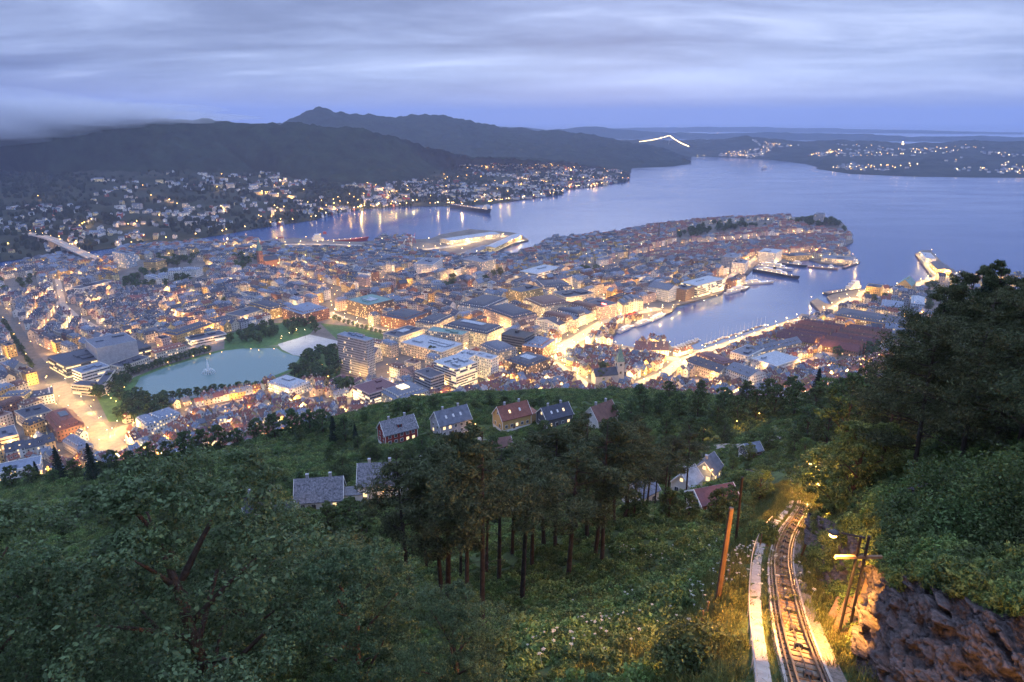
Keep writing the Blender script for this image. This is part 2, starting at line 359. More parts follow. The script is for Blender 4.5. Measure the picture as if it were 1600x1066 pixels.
def hill(x, y):
    x = np.atleast_1d(np.asarray(x, float)); y = np.atleast_1d(np.asarray(y, float)); sh = x.shape; x = x.ravel(); y = y.ravel(); out = np.empty(len(x))
    for k in range(0, len(x), 20000):
        a = x[k:k + 20000]; b = y[k:k + 20000]
        d2 = ((a[:, None] - CT[None, :, 0]) ** 2 + (b[:, None] - CT[None, :, 1]) ** 2) / 1e4
        z = (0.5 * d2 * np.log(d2 + 1e-12)) @ TPS[:len(CT)] + TPS[-3] + TPS[-2] * a / 100 + TPS[-1] * b / 100
        dist = np.hypot(a, b)
        z = z + fbm(a / 9, b / 9, 4, 3) * np.clip(dist / 60, 0.25, 1.2) + fbm(a / 45, b / 45, 3, 9) * np.clip(dist / 50, 0, 4)
        cx_, cy_ = 14.5 + (b - 18) * 0.62, b; cd = np.abs(a - cx_ - 1.5) / 5.5; z = z - 4.0 * np.clip(1.3 - cd, 0, 1) * np.clip((b - 8) / 5, 0, 1) * np.clip((33 - b) / 6, 0, 1)
        dt2 = (a[:, None] - TX[None, ::2, 0]) ** 2 + (b[:, None] - TX[None, ::2, 1]) ** 2
        j = dt2.argmin(1); dt = np.sqrt(dt2[np.arange(len(a)), j]); zt = TR[::2][j, 2] - 0.28
        w = np.clip((dt - 2.6) / 3.0, 0, 1); w = w * w * (3 - 2 * w)
        # the ground beside the line keeps the line's own fall
        out[k:k + 20000] = np.where(b < TX[-1, 1] + 3, zt * (1 - w) + z * w, z)
    return out.reshape(sh)
def hill1(x, y): return float(hill(x, y)[0])
def hit(u, v, t0=9.0):
    d = ray(u, v); t = t0 * 1.012 ** np.arange(400); h = hill(d[0] * t, d[1] * t); z = CAM_Z + d[2] * t
    k = np.nonzero(z < h)[0]
    if len(k) == 0: return None
    k = k[0]
    if k == 0: return np.array([d[0] * t[0], d[1] * t[0], h[0]])
    a, b = z[k - 1] - h[k - 1], h[k] - z[k]; tt = t[k - 1] + (t[k] - t[k - 1]) * a / (a + b + 1e-9)
    return np.array([d[0] * tt, d[1] * tt, CAM_Z + d[2] * tt])
def hillside():
    ys = [-30.0]
    while ys[-1] < 740: ys.append(ys[-1] + (1.1 if ys[-1] < 60 else 1.1 + (ys[-1] - 60) * 0.016))
    xs = [0.0]; 
    def st(x): return 1.1 if -12 < x < 62 else 1.1 + min(abs(x - 25) - 37, 600) * 0.02
    while xs[-1] < 720: xs.append(xs[-1] + max(1.0, st(xs[-1])))
    xl = [0.0]
    while xl[-1] > -720: xl.append(xl[-1] - max(1.0, st(xl[-1])))
    xs = np.array(xl[:0:-1] + xs); ys = np.array(ys); X, Y = np.meshgrid(xs, ys); Z = hill(X, Y)
    tag(obj('hillside', grid_mesh('hillside', np.stack([X, Y, Z], -1), 'soil')), kind='structure')
hillside()

# ------------------------------------------------------------------ sea, city land, lake, far hills
def sheet(name, poly, z, mat, kind='structure', skirt=None, skirt_mat=None):
    from mathutils.geometry import delaunay_2d_cdt
    poly = [(float(p[0]), float(p[1])) for p in poly]; n = len(poly)
    vo, eo, fo, *_ = delaunay_2d_cdt([Vector(p) for p in poly], [(i, (i + 1) % n) for i in range(n)], [], 0, 1e-4)
    m = MB(); m.v = [(p[0], p[1], z) for p in vo]
    for f in fo:
        c = sum((vo[i] for i in f), Vector((0, 0))) / len(f)
        if in_poly(c[0], c[1], poly):
            ar = (vo[f[1]] - vo[f[0]]).cross(vo[f[2]] - vo[f[0]]); m.f.append(tuple(f) if ar > 0 else tuple(f[::-1])); m.m.append(0)
    if skirt is not None:
        for i in range(n): a, b = poly[i], poly[(i + 1) % n]; m.quad((*a, z), (*a, skirt), (*b, skirt), (*b, z), 1)
    return tag(m.build(name, [mat] + ([skirt_mat] if skirt_mat else [])), kind=kind)
sheet('sea', [(-30000, -3000), (30000, -3000), (30000, 42000), (-30000, 42000)], 0.0, 'sea water')
LAND_PX = [(-260, 470), (-120, 440), (0, 420), (60, 409), (112, 401), (140, 404), (150, 412), (178, 414), (182, 397), (205, 391), (262, 389), (320, 388), (352, 384), (430, 378), (478, 372), (500, 378), (560, 379), (590, 376), (612, 371), (640, 374), (672, 373), (690, 366), (735, 358), (776, 361), (800, 363), (812, 366), (826, 375), (812, 379), (790, 386), (782, 393), (797, 397), (806, 404),
           (842, 398), (846, 386), (860, 373), (880, 378), (905, 377), (930, 378), (962, 382), (970, 375), (990, 368), (1027, 367), (1045, 364), (1066, 352), (1110, 346), (1150, 342), (1200, 341), (1240, 339), (1290, 341), (1312, 347), (1322, 360), (1330, 368), (1333, 378), (1320, 384), (1316, 390), (1322, 395), (1337, 402), (1338, 410), (1318, 414), (1285, 411), (1262, 404), (1250, 403), (1226, 410), (1182, 413), (1168, 428), (1134, 431), (1150, 440), (1172, 446), (1164, 453), (1132, 452), (1128, 458), (1086, 470), (1057, 477), (1050, 487), (1036, 493), (1015, 498), (994, 506), (968, 511), (962, 520), (946, 534), (992, 543), (994, 536), (1022, 527), (1044, 534), (1056, 552), (1080, 547), (1096, 546), (1140, 532), (1192, 514), (1224, 503), (1247, 496), (1252, 490), (1276, 495), (1285, 490), (1266, 471), (1277, 466), (1290, 474), (1302, 476), (1292, 463), (1304, 459), (1342, 452), (1356, 452), (1400, 447), (1422, 441), (1440, 438), (1458, 435), (1430, 397), (1440, 391), (1454, 391), (1470, 408), (1490, 421), (1502, 430), (1526, 436), (1566, 434), (1640, 440), (1760, 452), (1900, 520), (1900, 760), (-420, 830), (-500, 560)]
LAND = [tuple(P(u, v)) for u, v in LAND_PX]
sheet('city_ground', LAND, 3.0, 'city ground', skirt=-3.0, skirt_mat='quay stone')
RIDGES = [([P(900, 402), P(985, 385), P(1060, 372), P(1150, 362), P(1270, 356)], 26.0, 80.0), ([P(300, 418), P(350, 405), P(410, 405)], 22.0, 150.0), ([P(960, 600), P(1250, 600)], 3.0, 40.0)]
def gz(x, y):
    z = 3.0
    for pl, h, s in RIDGES:
        d = line_dist(x, y, pl); z += h * math.exp(-d * d / (2 * s * s))
    return z
def hit_city(u, v, up=0.0):
    z = 3.0 + up
    for _ in range(7): p = P(u, v, z); z = gz(*p) + up
    return p
def city_mounds():
    k = 0
    for pl, h, s in RIDGES[:2]:
        a = np.array(pl); lo = a.min(0) - 2.6 * s; hi = a.max(0) + 2.6 * s; nx = int((hi[0] - lo[0]) / 18); ny = int((hi[1] - lo[1]) / 18)
        vs = []; q = []; idx = {}
        for j in range(ny + 1):
            for i in range(nx + 1):
                x = lo[0] + i * 18; y = lo[1] + j * 18; z = gz(x, y)
                idx[i, j] = len(vs); vs.append((x, y, z - 0.25 if in_poly(x, y, LAND) else -4.0))
        for j in range(ny):
            for i in range(nx): q.append((idx[i, j], idx[i + 1, j], idx[i + 1, j + 1], idx[i, j + 1]))
        tag(obj('city_hill', nmesh('city_hill', vs, q, 'city ground', smooth=True)), kind='structure')
city_mounds()
LAKE_PX = [(203, 618), (219, 590), (260, 574), (318, 557), (352, 548), (378, 545), (432, 544), (442, 551), (460, 556), (470, 558), (452, 578), (408, 595), (380, 603), (350, 612), (320, 619), (290, 624), (255, 626), (222, 624)]
LAKE = [tuple(P(u, v)) for u, v in LAKE_PX]
tag(sheet('lake', LAKE, 3.10, 'lake water'), kind='structure')
lc = np.mean(np.array(LAKE), 0)
LAKE_OUT = [tuple(lc + (np.array(p) - lc) * 1.0 + (np.array(p) - lc) / np.linalg.norm(np.array(p) - lc) * 9) for p in LAKE]
sheet('lake_bank', LAKE_OUT, 3.04, 'lawn')
sheet('festival_square', [tuple(P(u, v)) for u, v in [(434, 538), (484, 523), (528, 533), (526, 540), (500, 546), (470, 556.5), (458, 555), (440, 546)]], 3.12, 'plaza stone')
PARKS_PX = [[(350, 545), (352, 522), (430, 505), (500, 505), (484, 522), (432, 540)], [(500, 505), (560, 512), (606, 522), (596, 530), (528, 532)], [(455, 582), (470, 556), (500, 545), (530, 545), (532, 590), (470, 600), (430, 594)],
            [(150, 618), (176, 590), (203, 585), (200, 618), (222, 628), (262, 632), (262, 650), (214, 655), (170, 660)], [(205, 585), (330, 548), (340, 536), (300, 546), (212, 572)]]
PARKS = [[tuple(P(u, v)) for u, v in q] for q in PARKS_PX]
for q in PARKS[:4]: sheet('park_lawn', q, 3.07, 'lawn')

def loft(name, rows, widths, noise, mat, kind='structure', seed=1):
    """rows: polylines of world points from the shore up to the ridge and down behind; widths: grid cells between them"""
    ncol = 520
    def rs(pl):
        pl = np.array(pl); s = np.r_[0, np.cumsum(np.linalg.norm(np.diff(pl[:, :2], axis=0), axis=1))]; q = np.linspace(0, s[-1], ncol)
        return np.stack([np.interp(q, s, pl[:, k]) for k in range(3)], -1)
    R = [rs(r) for r in rows]; G = []
    for k, (a, b) in enumerate(zip(R, R[1:])):
        for j in range(widths[k]):
            t = j / widths[k]; G.append(a * (1 - t) + b * t)
    G.append(R[-1]); G = np.array(G)
    zb = np.clip(G[..., 2] / 40, 0, 1)
    for amp, sc in noise: G[..., 2] += amp * zb * fbm(G[..., 0] / sc, G[..., 1] / sc, 4, seed)
    o = obj(name, grid_mesh(name, G, mat)); tag(o, kind=kind); return G
def zrow(px, z): return [(*P(u, v, zz), zz) for (u, v), zz in zip(px, z if hasattr(z, '__len__') else [z] * len(px))]
def trow(px, dist):  # ridge line at a given horizontal distance
    out = []
    for i, (u, v) in enumerate(px):
        d = ray(u, v); t = (dist[i] if hasattr(dist, '__len__') else dist) / math.hypot(d[0], d[1]); out.append((d[0] * t, d[1] * t, CAM_Z + d[2] * t))
    return out
def back(row, by, z=-5): return [(x + x / math.hypot(x, y) * by, y + y / math.hypot(x, y) * by, z) for x, y, _ in row]
# near suburb shore, foot of the woods, ridge
SHORE = zrow([(-220, 430), (-100, 418), (0, 409), (80, 398), (148, 391), (203, 384), (290, 375), (338, 368), (405, 356), (490, 344), (530, 332), (577, 326), (645, 322), (706, 322), (766, 319), (817, 312), (878, 304), (884, 296), (925, 292), (983, 283)], 1.5)
FOOT = zrow([(-220, 275), (-100, 268), (0, 265), (80, 272), (150, 270), (250, 272), (330, 270), (400, 268), (470, 276), (530, 283), (590, 284), (640, 280), (690, 270), (730, 256), (790, 248), (830, 248), (870, 253), (910, 260), (950, 264), (984, 270)], [95, 100, 100, 95, 95, 90, 90, 85, 75, 62, 55, 50, 50, 55, 55, 48, 36, 22, 12, 1.5])
RIDGE_A = trow([(-220, 215), (-100, 200), (0, 190), (60, 188), (120, 183), (180, 184), (240, 185), (300, 189), (360, 190), (430, 192), (500, 195), (545, 199), (600, 210), (650, 224), (700, 238), (740, 248), (790, 247), (850, 249), (915, 259), (986, 268)], [3700] * 14 + [3700, 3700, 3850, 4050, 4300, 4400])
GA = loft('wooded_hill', [SHORE, FOOT, RIDGE_A, back(RIDGE_A, 900)], [46, 120, 8], [(15, 30), (20, 180)], ['far forest', 'far land'], seed=4)
me = bpy.data.objects['wooded_hill'].data; mi = np.zeros(len(me.polygons), np.int32); mi[:46 * 519] = 1; me.polygons.foreach_set('material_index', mi)
RB_SH = zrow([(560, 262), (700, 262), (800, 262), (900, 263), (985, 263), (1040, 261), (1076, 257), (1080, 253)], 0.5)
RB = trow([(380, 193), (440, 193), (470, 176), (498, 167), (522, 174), (560, 178), (620, 183), (688, 180), (730, 188), (780, 198), (850, 202), (900, 209), (960, 219), (1010, 228), (1050, 238), (1072, 248), (1080, 252.5)], [6600] * 4 + [6500] * 7 + [6300, 6200, 6000, 5800, 5500, 5350])
loft('wooded_hill', [RB_SH, RB, back(RB, 1200)], [130, 8], [(20, 55), (28, 260)], 'far forest', seed=8)
IS_SH = zrow([(1056, 246), (1100, 245), (1150, 247), (1215, 251), (1262, 257), (1280, 262), (1275, 264), (1330, 272), (1420, 276), (1520, 277.5), (1620, 278), (1800, 280)], 0.5)
IS_RG = trow([(960, 219), (1010, 217), (1080, 219), (1120, 217), (1160, 212), (1205, 217), (1260, 222), (1320, 219), (1370, 221), (1420, 226), (1470, 223), (1500, 220), (1550, 222), (1600, 221), (1700, 222), (1800, 226)], 7200)
GI = loft('island_hill', [IS_SH, IS_RG, back(IS_RG, 1500)], [70, 8], [(10, 50), (22, 300)], 'far land', seed=13)
for px, dist, sd in [([(700, 200), (780, 197), (860, 202), (930, 198), (960, 201), (1020, 206), (1100, 209), (1200, 206), (1300, 209), (1400, 213), (1500, 214), (1650, 216)], 12500, 17), ([(850, 203), (1000, 200), (1150, 198), (1300, 201), (1450, 204), (1600, 207), (1750, 207)], 19000, 21)]:
    rg = trow(px, dist); sh = [(x * 0.93, y * 0.93, -1) for x, y, z in rg]
    loft('island_hill', [sh, rg, back(rg, 1500)], [24, 6], [(16, 160), (26, 700)], 'far forest', seed=sd)

# ------------------------------------------------------------------ buildings
PARTS = ('wall', 'roof', 'windows', 'lit_windows', 'trim')
WIDX = {k: i for i, k in enumerate(WALLS)}; RIDX = {k: i for i, k in enumerate(ROOFS)}
def facing(nx, ny, x, y): return nx * (-x) + ny * (-y) > 0
def make_building(S, parts, wm=0, rm=0, r=None, lod=0):
    """fills wall / roof / windows / lit_windows collectors. S: x y w d a z h roof rh lit style"""
    r = r or rng
    x, y, w, d, a, z, h = (S[k] for k in ('x', 'y', 'w', 'd', 'a', 'z', 'h')); roof = S['roof']; rh = S.get('rh', 4.0)
    ca, sa = math.cos(a), math.sin(a)
    def pt(lx, ly, zz): return (x + lx * ca - ly * sa, y + lx * sa + ly * ca, zz)
    W, R, G, Lt, T = (parts[k] for k in PARTS)
    hw, hd = w / 2, d / 2; zt = z + h; zb = z - 3.0
    k4 = [(-hw, -hd), (hw, -hd), (hw, hd), (-hw, hd)]
    W.hexa([pt(px, py, zb) for px, py in k4], [pt(px, py, zt) for px, py in k4], wm, bottom=False, top=roof in ('flat',))
    o = 0.45
    if roof == 'gable':
        along = S.get('along', w >= d)
        if along:
            A = [(-hw - o, -hd - o), (hw + o, -hd - o), (hw + o, hd + o), (-hw - o, hd + o)]; rg = [(-hw - o, 0), (hw + o, 0)]
            gt = [((-hw, -hd), (-hw, hd), (-hw, 0)), ((hw, -hd), (hw, hd), (hw, 0))]
        else:
            A = [(hw + o, -hd - o), (hw + o, hd + o), (-hw - o, hd + o), (-hw - o, -hd - o)]; rg = [(0, -hd - o), (0, hd + o)]
            gt = [((-hw, -hd), (hw, -hd), (0, -hd)), ((-hw, hd), (hw, hd), (0, hd))]
        e = zt - o * rh / (hd if along else hw)
        P0 = [pt(*q, e) for q in A]; r0, r1 = pt(*rg[0], zt + rh), pt(*rg[1], zt + rh)
        R.quad(P0[0], P0[1], r1, r0, rm); R.quad(P0[2], P0[3], r0, r1, rm)
        for q in gt: W.tri(pt(*q[0], zt), pt(*q[1], zt), pt(*q[2], zt + rh - 0.15), wm)
        if lod < 2:
            lo = lambda p: (p[0], p[1], p[2] - 0.3)
            for i0, i1, rr in ((0, 1, None), (2, 3, None)): R.quad(lo(P0[i0]), lo(P0[i1]), P0[i1], P0[i0], rm)
        slope = (hd if along else hw)
        if S.get('dormer', 0) and lod < 2:
            n = S['dormer']
            for i in range(n):
                q = (i + 0.5) / n * 2 - 1
                for sgn in (-1, 1):
                    lx, ly = (q * hw * 0.85, sgn * hd * 0.55) if along else (sgn * hw * 0.55, q * hd * 0.85)
                    nx_, ny_ = (-sa * sgn, ca * sgn) if along else (ca * sgn, sa * sgn)
                    if not facing(nx_, ny_, x, y): continue
                    c = pt(lx, ly, 0); zz = zt + rh * 0.42
                    W.box((c[0], c[1]), 1.9, 1.9, zz - 0.8, zz + 1.0, a, wm); R.box((c[0], c[1]), 2.3, 2.3, zz + 1.0, zz + 1.25, a, rm)
                    f = (c[0] + nx_ * 0.99, c[1] + ny_ * 0.99); tx, ty = -ny_ * 0.6, nx_ * 0.6
                    (Lt if r.random() < S['lit'] else G).quad((f[0] - tx, f[1] - ty, zz - 0.4), (f[0] + tx, f[1] + ty, zz - 0.4), (f[0] + tx, f[1] + ty, zz + 0.75), (f[0] - tx, f[1] - ty, zz + 0.75))
    elif roof in ('hip', 'mansard'):
        m = min(hw, hd) * (0.92 if roof == 'hip' else 0.34)
        if roof == 'hip' and S.get('cut'): m *= S['cut']
        A = [pt(px * (1 + o / hw), py * (1 + o / hd), zt) for px, py in k4]
        B = [pt(math.copysign(max(abs(px) - m, 0.1), px), math.copysign(max(abs(py) - m, 0.1), py), zt + rh) for px, py in k4]
        R.hexa(A, B, rm, bottom=True)
        if roof == 'mansard' and lod < 2:
            C = [pt(math.copysign(max(abs(px) - m * 2.0, 0.1), px), math.copysign(max(abs(py) - m * 2.0, 0.1), py), zt + rh * 1.25) for px, py in k4]
            R.hexa(B, C, rm, bottom=False)
        if lod < 2 and h > 8:
            for (lx0, ly0, lx1, ly1, nx_, ny_) in ((-hw, -hd, hw, -hd, 0, -1), (hw, -hd, hw, hd, 1, 0), (hw, hd, -hw, hd, 0, 1), (-hw, hd, -hw, -hd, -1, 0)):
                gx, gy = nx_ * ca - ny_ * sa, nx_ * sa + ny_ * ca
                if not facing(gx, gy, x, y): continue
                L = math.hypot(lx1 - lx0, ly1 - ly0); n = int((L - 3) / 4.2)
                for i in range(n):
                    t = (i + 1) / (n + 1); mm = m * 0.33
                    c = pt(lx0 + (lx1 - lx0) * t - nx_ * mm, ly0 + (ly1 - ly0) * t - ny_ * mm, 0); zz = zt + rh * 0.4
                    T.box((c[0], c[1]), 1.5, 1.5, zt + 0.2, zz + 0.9, a, wm)
                    f = (c[0] + gx * 0.8, c[1] + gy * 0.8); tx, ty = -gy * 0.5, gx * 0.5
                    (Lt if r.random() < S['lit'] * 0.7 else G).quad((f[0] - tx, f[1] - ty, zz - 0.6), (f[0] + tx, f[1] + ty, zz - 0.6), (f[0] + tx, f[1] + ty, zz + 0.7), (f[0] - tx, f[1] - ty, zz + 0.7))
    else:
        A = [pt(px * 1.004, py * 1.004, zt - 0.1) for px, py in k4]; B = [pt(px * 1.004, py * 1.004, zt + 0.7) for px, py in k4]
        C = [pt(px - math.copysign(0.5, px), py - math.copysign(0.5, py), zt + 0.7) for px, py in k4]; D = [pt(px - math.copysign(0.5, px), py - math.copysign(0.5, py), zt + 0.25) for px, py in k4]
        for i in range(4):
            j = (i + 1) % 4; T.quad(A[i], A[j], B[j], B[i], wm); T.quad(B[i], B[j], C[j], C[i], wm); T.quad(C[i], C[j], D[j], D[i], wm)
        R.quad(*D, rm)
        if lod < 2:
            for i in range(S.get('boxes', r.randint(1, 3) if min(w, d) > 9 else 1)):
                lx, ly = r.uniform(-0.6, 0.6) * hw, r.uniform(-0.6, 0.6) * hd; c = pt(lx, ly, 0)
                R.box((c[0], c[1]), r.uniform(2, max(2.5, w * 0.3)), r.uniform(2, max(2.5, d * 0.3)), zt + 0.25, zt + r.uniform(1.6, 3.2), a, rm)
    if roof != 'flat' and lod < 2:
        for i in range(S.get('chim', r.randint(1, 2))):
            c = pt(r.uniform(-0.7, 0.7) * hw * (1 if w > d else 0.2), r.uniform(-0.7, 0.7) * hd * (1 if d > w else 0.2), 0)
            W.box((c[0], c[1]), 1.0, 0.8, zt + rh * 0.4, zt + rh + 1.1, a, wm)
    style = S.get('style', 'windows'); fl = max(1, int(h / 3.3)); sp = S.get('sp', (2.9, 3.6, 5.0)[lod]); ww, wh = (1.25, 1.75) if lod < 2 else (1.7, 1.9)
    for (lx0, ly0, lx1, ly1, nx_, ny_) in ((-hw, -hd, hw, -hd, 0, -1), (hw, -hd, hw, hd, 1, 0), (hw, hd, -hw, hd, 0, 1), (-hw, hd, -hw, -hd, -1, 0)):
        gx, gy = nx_ * ca - ny_ * sa, nx_ * sa + ny_ * ca
        if style == 'blank' or not facing(gx, gy, x, y): continue
        L = math.hypot(lx1 - lx0, ly1 - ly0); n = int((L - 0.6) / sp)
        if n < 1 or S.get('blank') == (nx_, ny_): continue
        tx, ty = (lx1 - lx0) / L * ca - (ly1 - ly0) / L * sa, (lx1 - lx0) / L * sa + (ly1 - ly0) / L * ca
        ex, ey = gx * 0.05, gy * 0.05
        for f in range(fl):
            z0 = z + f * (h / fl) + 0.95
            if style == 'bands':
                i = 0
                while i < n:
                    run = min(n - i, r.randint(1, 4)); lit = r.random() < S['lit'] * (2.2 if f == 0 else 1)
                    t0, t1 = (i + 0.06) / n * L, (i + run - 0.06) / n * L
                    p0 = pt(lx0 + (lx1 - lx0) * t0 / L, ly0 + (ly1 - ly0) * t0 / L, 0); p1 = pt(lx0 + (lx1 - lx0) * t1 / L, ly0 + (ly1 - ly0) * t1 / L, 0)
                    (Lt if lit else G).quad((p0[0] + ex, p0[1] + ey, z0), (p1[0] + ex, p1[1] + ey, z0), (p1[0] + ex, p1[1] + ey, z0 + 1.7), (p0[0] + ex, p0[1] + ey, z0 + 1.7)); i += run
                continue
            for i in range(n):
                t = (i + 0.5) / n; c = pt(lx0 + (lx1 - lx0) * t, ly0 + (ly1 - ly0) * t, 0)
                lit = r.random() < S['lit'] * (2.0 if f == 0 and h > 10 else 1)
                hx, hy = tx * ww / 2, ty * ww / 2
                (Lt if lit else G).quad((c[0] - hx + ex, c[1] - hy + ey, z0), (c[0] + hx + ex, c[1] + hy + ey, z0), (c[0] + hx + ex, c[1] + hy + ey, z0 + wh), (c[0] - hx + ex, c[1] - hy + ey, z0 + wh))
def build_one(S, name, label, cat, group=None, extra=None):
    parts = {k: MB() for k in PARTS}; make_building(S, parts, 0, 0, random.Random(int(abs(S['x'] * 7 + S['y'] * 13))), S.get('lod', 0))
    root = empty(name, (S['x'], S['y'], S['z']), 0); tag(root, label, cat, group)
    off = Vector((-S['x'], -S['y'], -S['z']))
    for k in PARTS:
        if not parts[k].f: continue
        parts[k].v = [(p[0] + off[0], p[1] + off[1], p[2] + off[2]) for p in parts[k].v]
        m = {'wall': 'wall ' + S['wall'], 'trim': 'wall ' + S.get('trimcol', S['wall']), 'roof': 'roof ' + S['rcol'], 'windows': 'glass dark', 'lit_windows': S.get('litmat', 'window lit')}[k]
        o = parts[k].build({'trim': 'roof_trim'}.get(k, k), m, root)
        if k in ('windows', 'lit_windows', 'trim'): o['kind'] = 'stuff'
    if extra: extra(root, S)
    return root
def rect_px(c4, h):
    """four roof corners seen in the photo, at height h above the ground, to a rectangle on the ground"""
    q = [hit_city(u, v, h) for u, v in c4]; q = np.array(q); c = q.mean(0)
    e = (q[1] - q[0]) + (q[2] - q[3]); f = (q[3] - q[0]) + (q[2] - q[1])
    if np.linalg.norm(e) >= np.linalg.norm(f): a = math.atan2(e[1], e[0])
    else: a = math.atan2(f[1], f[0]) - math.pi / 2
    ax = np.array([math.cos(a), math.sin(a)]); ay = np.array([-ax[1], ax[0]])
    w = abs(e @ ax) / 2; d = abs(f @ ay) / 2
    return dict(x=c[0], y=c[1], w=max(w, 5), d=max(d, 5), a=a, z=gz(*c), h=h)
LM = []       # landmark footprints, kept free of filler
def landmark(c4, h, roof, wall, rcol, label, name='apartment_building', cat='building', rh=4.5, lit=0.3, **k):
    S = rect_px(c4, h); S.update(roof=roof, wall=wall, rcol=rcol, rh=rh, lit=lit * 0.6, **k); LM.append(S)
    return build_one(S, name, label, cat, k.get('group'), k.get('extra'))
def courtyard(w, d, mat='window bright', z=0.4, h=1.2, lx=0, ly=0):
    def f(root, S):
        m = MB(); a = S['a']; c = (lx * math.cos(a) - ly * math.sin(a), lx * math.sin(a) + ly * math.cos(a)); z0 = S['h'] + (S.get('rh', 0) if S['roof'] != 'flat' else 0.25) - 0.1
        m.box(c, S['w'] * w, S['d'] * d, z0 + z, z0 + z + h, a); m.build('skylight', mat, root)
    return f
landmark([(527, 523), (572, 533.6), (584, 529), (538, 519)], 50, 'flat', 'grey', 'blue-grey', 'tall grey concrete slab office tower beside the lake trees', 'office_tower', 'tower', lit=0.1, sp=2.2, boxes=4)
landmark([(682, 567), (720, 580.5), (738, 564), (706, 553)], 30, 'flat', 'white', 'pale grey', 'white office block with pale roof and orange lit storeys', 'office_building', lit=0.45, style='bands', boxes=6)
landmark([(741, 556), (770, 563), (776, 557), (747, 548)], 28, 'flat', 'white', 'pale grey', 'white wing with many windows round a small courtyard', 'office_building', lit=0.3, boxes=2)
landmark([(706, 556), (734, 562), (746, 551), (730, 546)], 29, 'flat', 'white', 'pale grey', 'pale flat-roofed block joining the two white office wings', 'office_building', lit=0.2, boxes=3)
landmark([(649.6, 582), (675, 592), (692, 584), (668, 573)], 22, 'flat', 'grey', 'dark slate', 'grey glass office cube with dark flat roof', 'office_building', lit=0.15, style='bands', boxes=1)
landmark([(593, 609), (616, 626), (668, 611), (640, 594)], 16, 'hip', 'cream', 'slate grey', 'cream block with grey hipped roof and glowing skylight', lit=0.25, rh=3.5, cut=0.8, extra=courtyard(0.3, 0.25))
landmark([(754, 540), (777, 552), (810, 545), (775, 531)], 18, 'mansard', 'beige', 'slate grey', 'beige and brick block below the black glass building', lit=0.3)
landmark([(782, 522), (818, 528), (837, 521), (800, 514)], 26, 'flat', 'dark grey', 'black', 'black glass cube with dark flat roof by the square', 'office_building', lit=0.08, style='bands')
landmark([(818, 540), (846, 544), (868, 533), (838, 523)], 17, 'hip', 'brick red', 'blue-grey', 'brick house with pale slate hipped roof facing the fish market square', lit=0.35, rh=6)
landmark([(788, 563), (826, 573), (859, 560), (826, 549)], 18, 'hip', 'brown', 'dark slate', 'brown stone block with dark roof and pale inner courtyard', lit=0.4, rh=3, cut=0.5, extra=courtyard(0.45, 0.3, 'roof pale grey', 0.1, 0.6))
landmark([(664, 516), (720, 524), (734, 519), (680, 511)], 24, 'flat', 'beige', 'green copper', 'long block with grey-green flat roof behind the shopping centre', lit=0.3, boxes=4)
landmark([(633, 535), (688, 553), (726, 536), (654, 523)], 17, 'flat', 'cream', 'pale grey', 'large cream shopping centre with boxes on its pale roof', 'shopping_centre', lit=0.35, boxes=7)
landmark([(598, 522), (623, 527), (663, 515), (638, 508)], 16, 'flat', 'cream', 'dark slate', 'striped office block with dark roof and white skylight by the park', 'office_building', lit=0.3, extra=courtyard(0.35, 0.3, 'roof pale grey'))
landmark([(597, 494), (634, 500), (670, 489), (626, 480)], 18, 'hip', 'brick red', 'dark slate', 'red brick block with dark roof above the tree-lined avenue', lit=0.35, rh=3.5, cut=0.7)
landmark([(694, 510), (762, 522), (786, 511), (718, 497)], 22, 'mansard', 'cream', 'dark slate', 'long floodlit cream block with dark mansard and white skylight', lit=0.5, rh=4, extra=courtyard(0.5, 0.22, 'roof pale grey', 1.2, 1.2))
landmark([(648, 504), (680, 506), (708, 495), (682, 487)], 20, 'hip', 'cream', 'dark slate', 'cream block with stepped dark roof behind the floodlit one', lit=0.4, rh=4, cut=0.7)
landmark([(716, 477), (756, 482), (794, 468), (754, 460)], 20, 'mansard', 'white', 'dark slate', 'off-white block with dark mansard roof near the centre', lit=0.3)
landmark([(758, 485), (806, 498), (834, 490), (792, 472)], 22, 'mansard', 'pink', 'dark slate', 'pinkish block with dark mansard at the corner of the main square', lit=0.4)
landmark([(795, 452), (812, 457), (847, 451), (830, 444)], 28, 'flat', 'ochre', 'dark slate', 'tall ochre block floodlit bright yellow', lit=0.35)
landmark([(832, 440), (848, 449), (898, 448), (876, 436)], 15, 'hip', 'beige', 'dark slate', 'broad hall with dark roof and lit clerestory', lit=0.5, rh=5, cut=0.6)
landmark([(821, 468), (850, 482), (890, 471), (860, 460)], 18, 'mansard', 'cream', 'brown tile', 'cream block with brown mansard beside the shopping street', lit=0.35)
landmark([(864, 456), (884, 466), (930, 458), (908, 451)], 16, 'flat', 'cream', 'dark slate', 'long flat-roofed block with dark roof clutter behind the shopping street', lit=0.3, boxes=7)
landmark([(915, 473), (937, 482), (962, 475), (940, 466)], 22, 'flat', 'pink', 'dark slate', 'pink building with red roof sign facing the harbour', lit=0.4,
         extra=lambda root, S: (lambda m: m.build('roof_sign', 'sign red', root))((lambda m: (m.box((S['w'] * 0.1, -S['d'] * 0.3), 9, 0.4, S['h'] + 1.2, S['h'] + 3.0, S['a']), m)[1])(MB())))
landmark([(648, 412), (675, 415), (690, 405), (664, 402)], 28, 'flat', 'white', 'slate grey', 'pale slab block standing above the old houses near the docks', 'office_building', lit=0.2)
landmark([(730, 406), (762, 412), (766, 403), (735, 399)], 26, 'flat', 'grey', 'slate grey', 'grey slab block behind the dock sheds', 'office_building', lit=0.25)
landmark([(812, 425), (840, 428), (878, 418), (850, 412)], 16, 'flat', 'white', 'pale grey', 'white modern block with layered flat roofs', 'office_building', lit=0.4, style='bands')
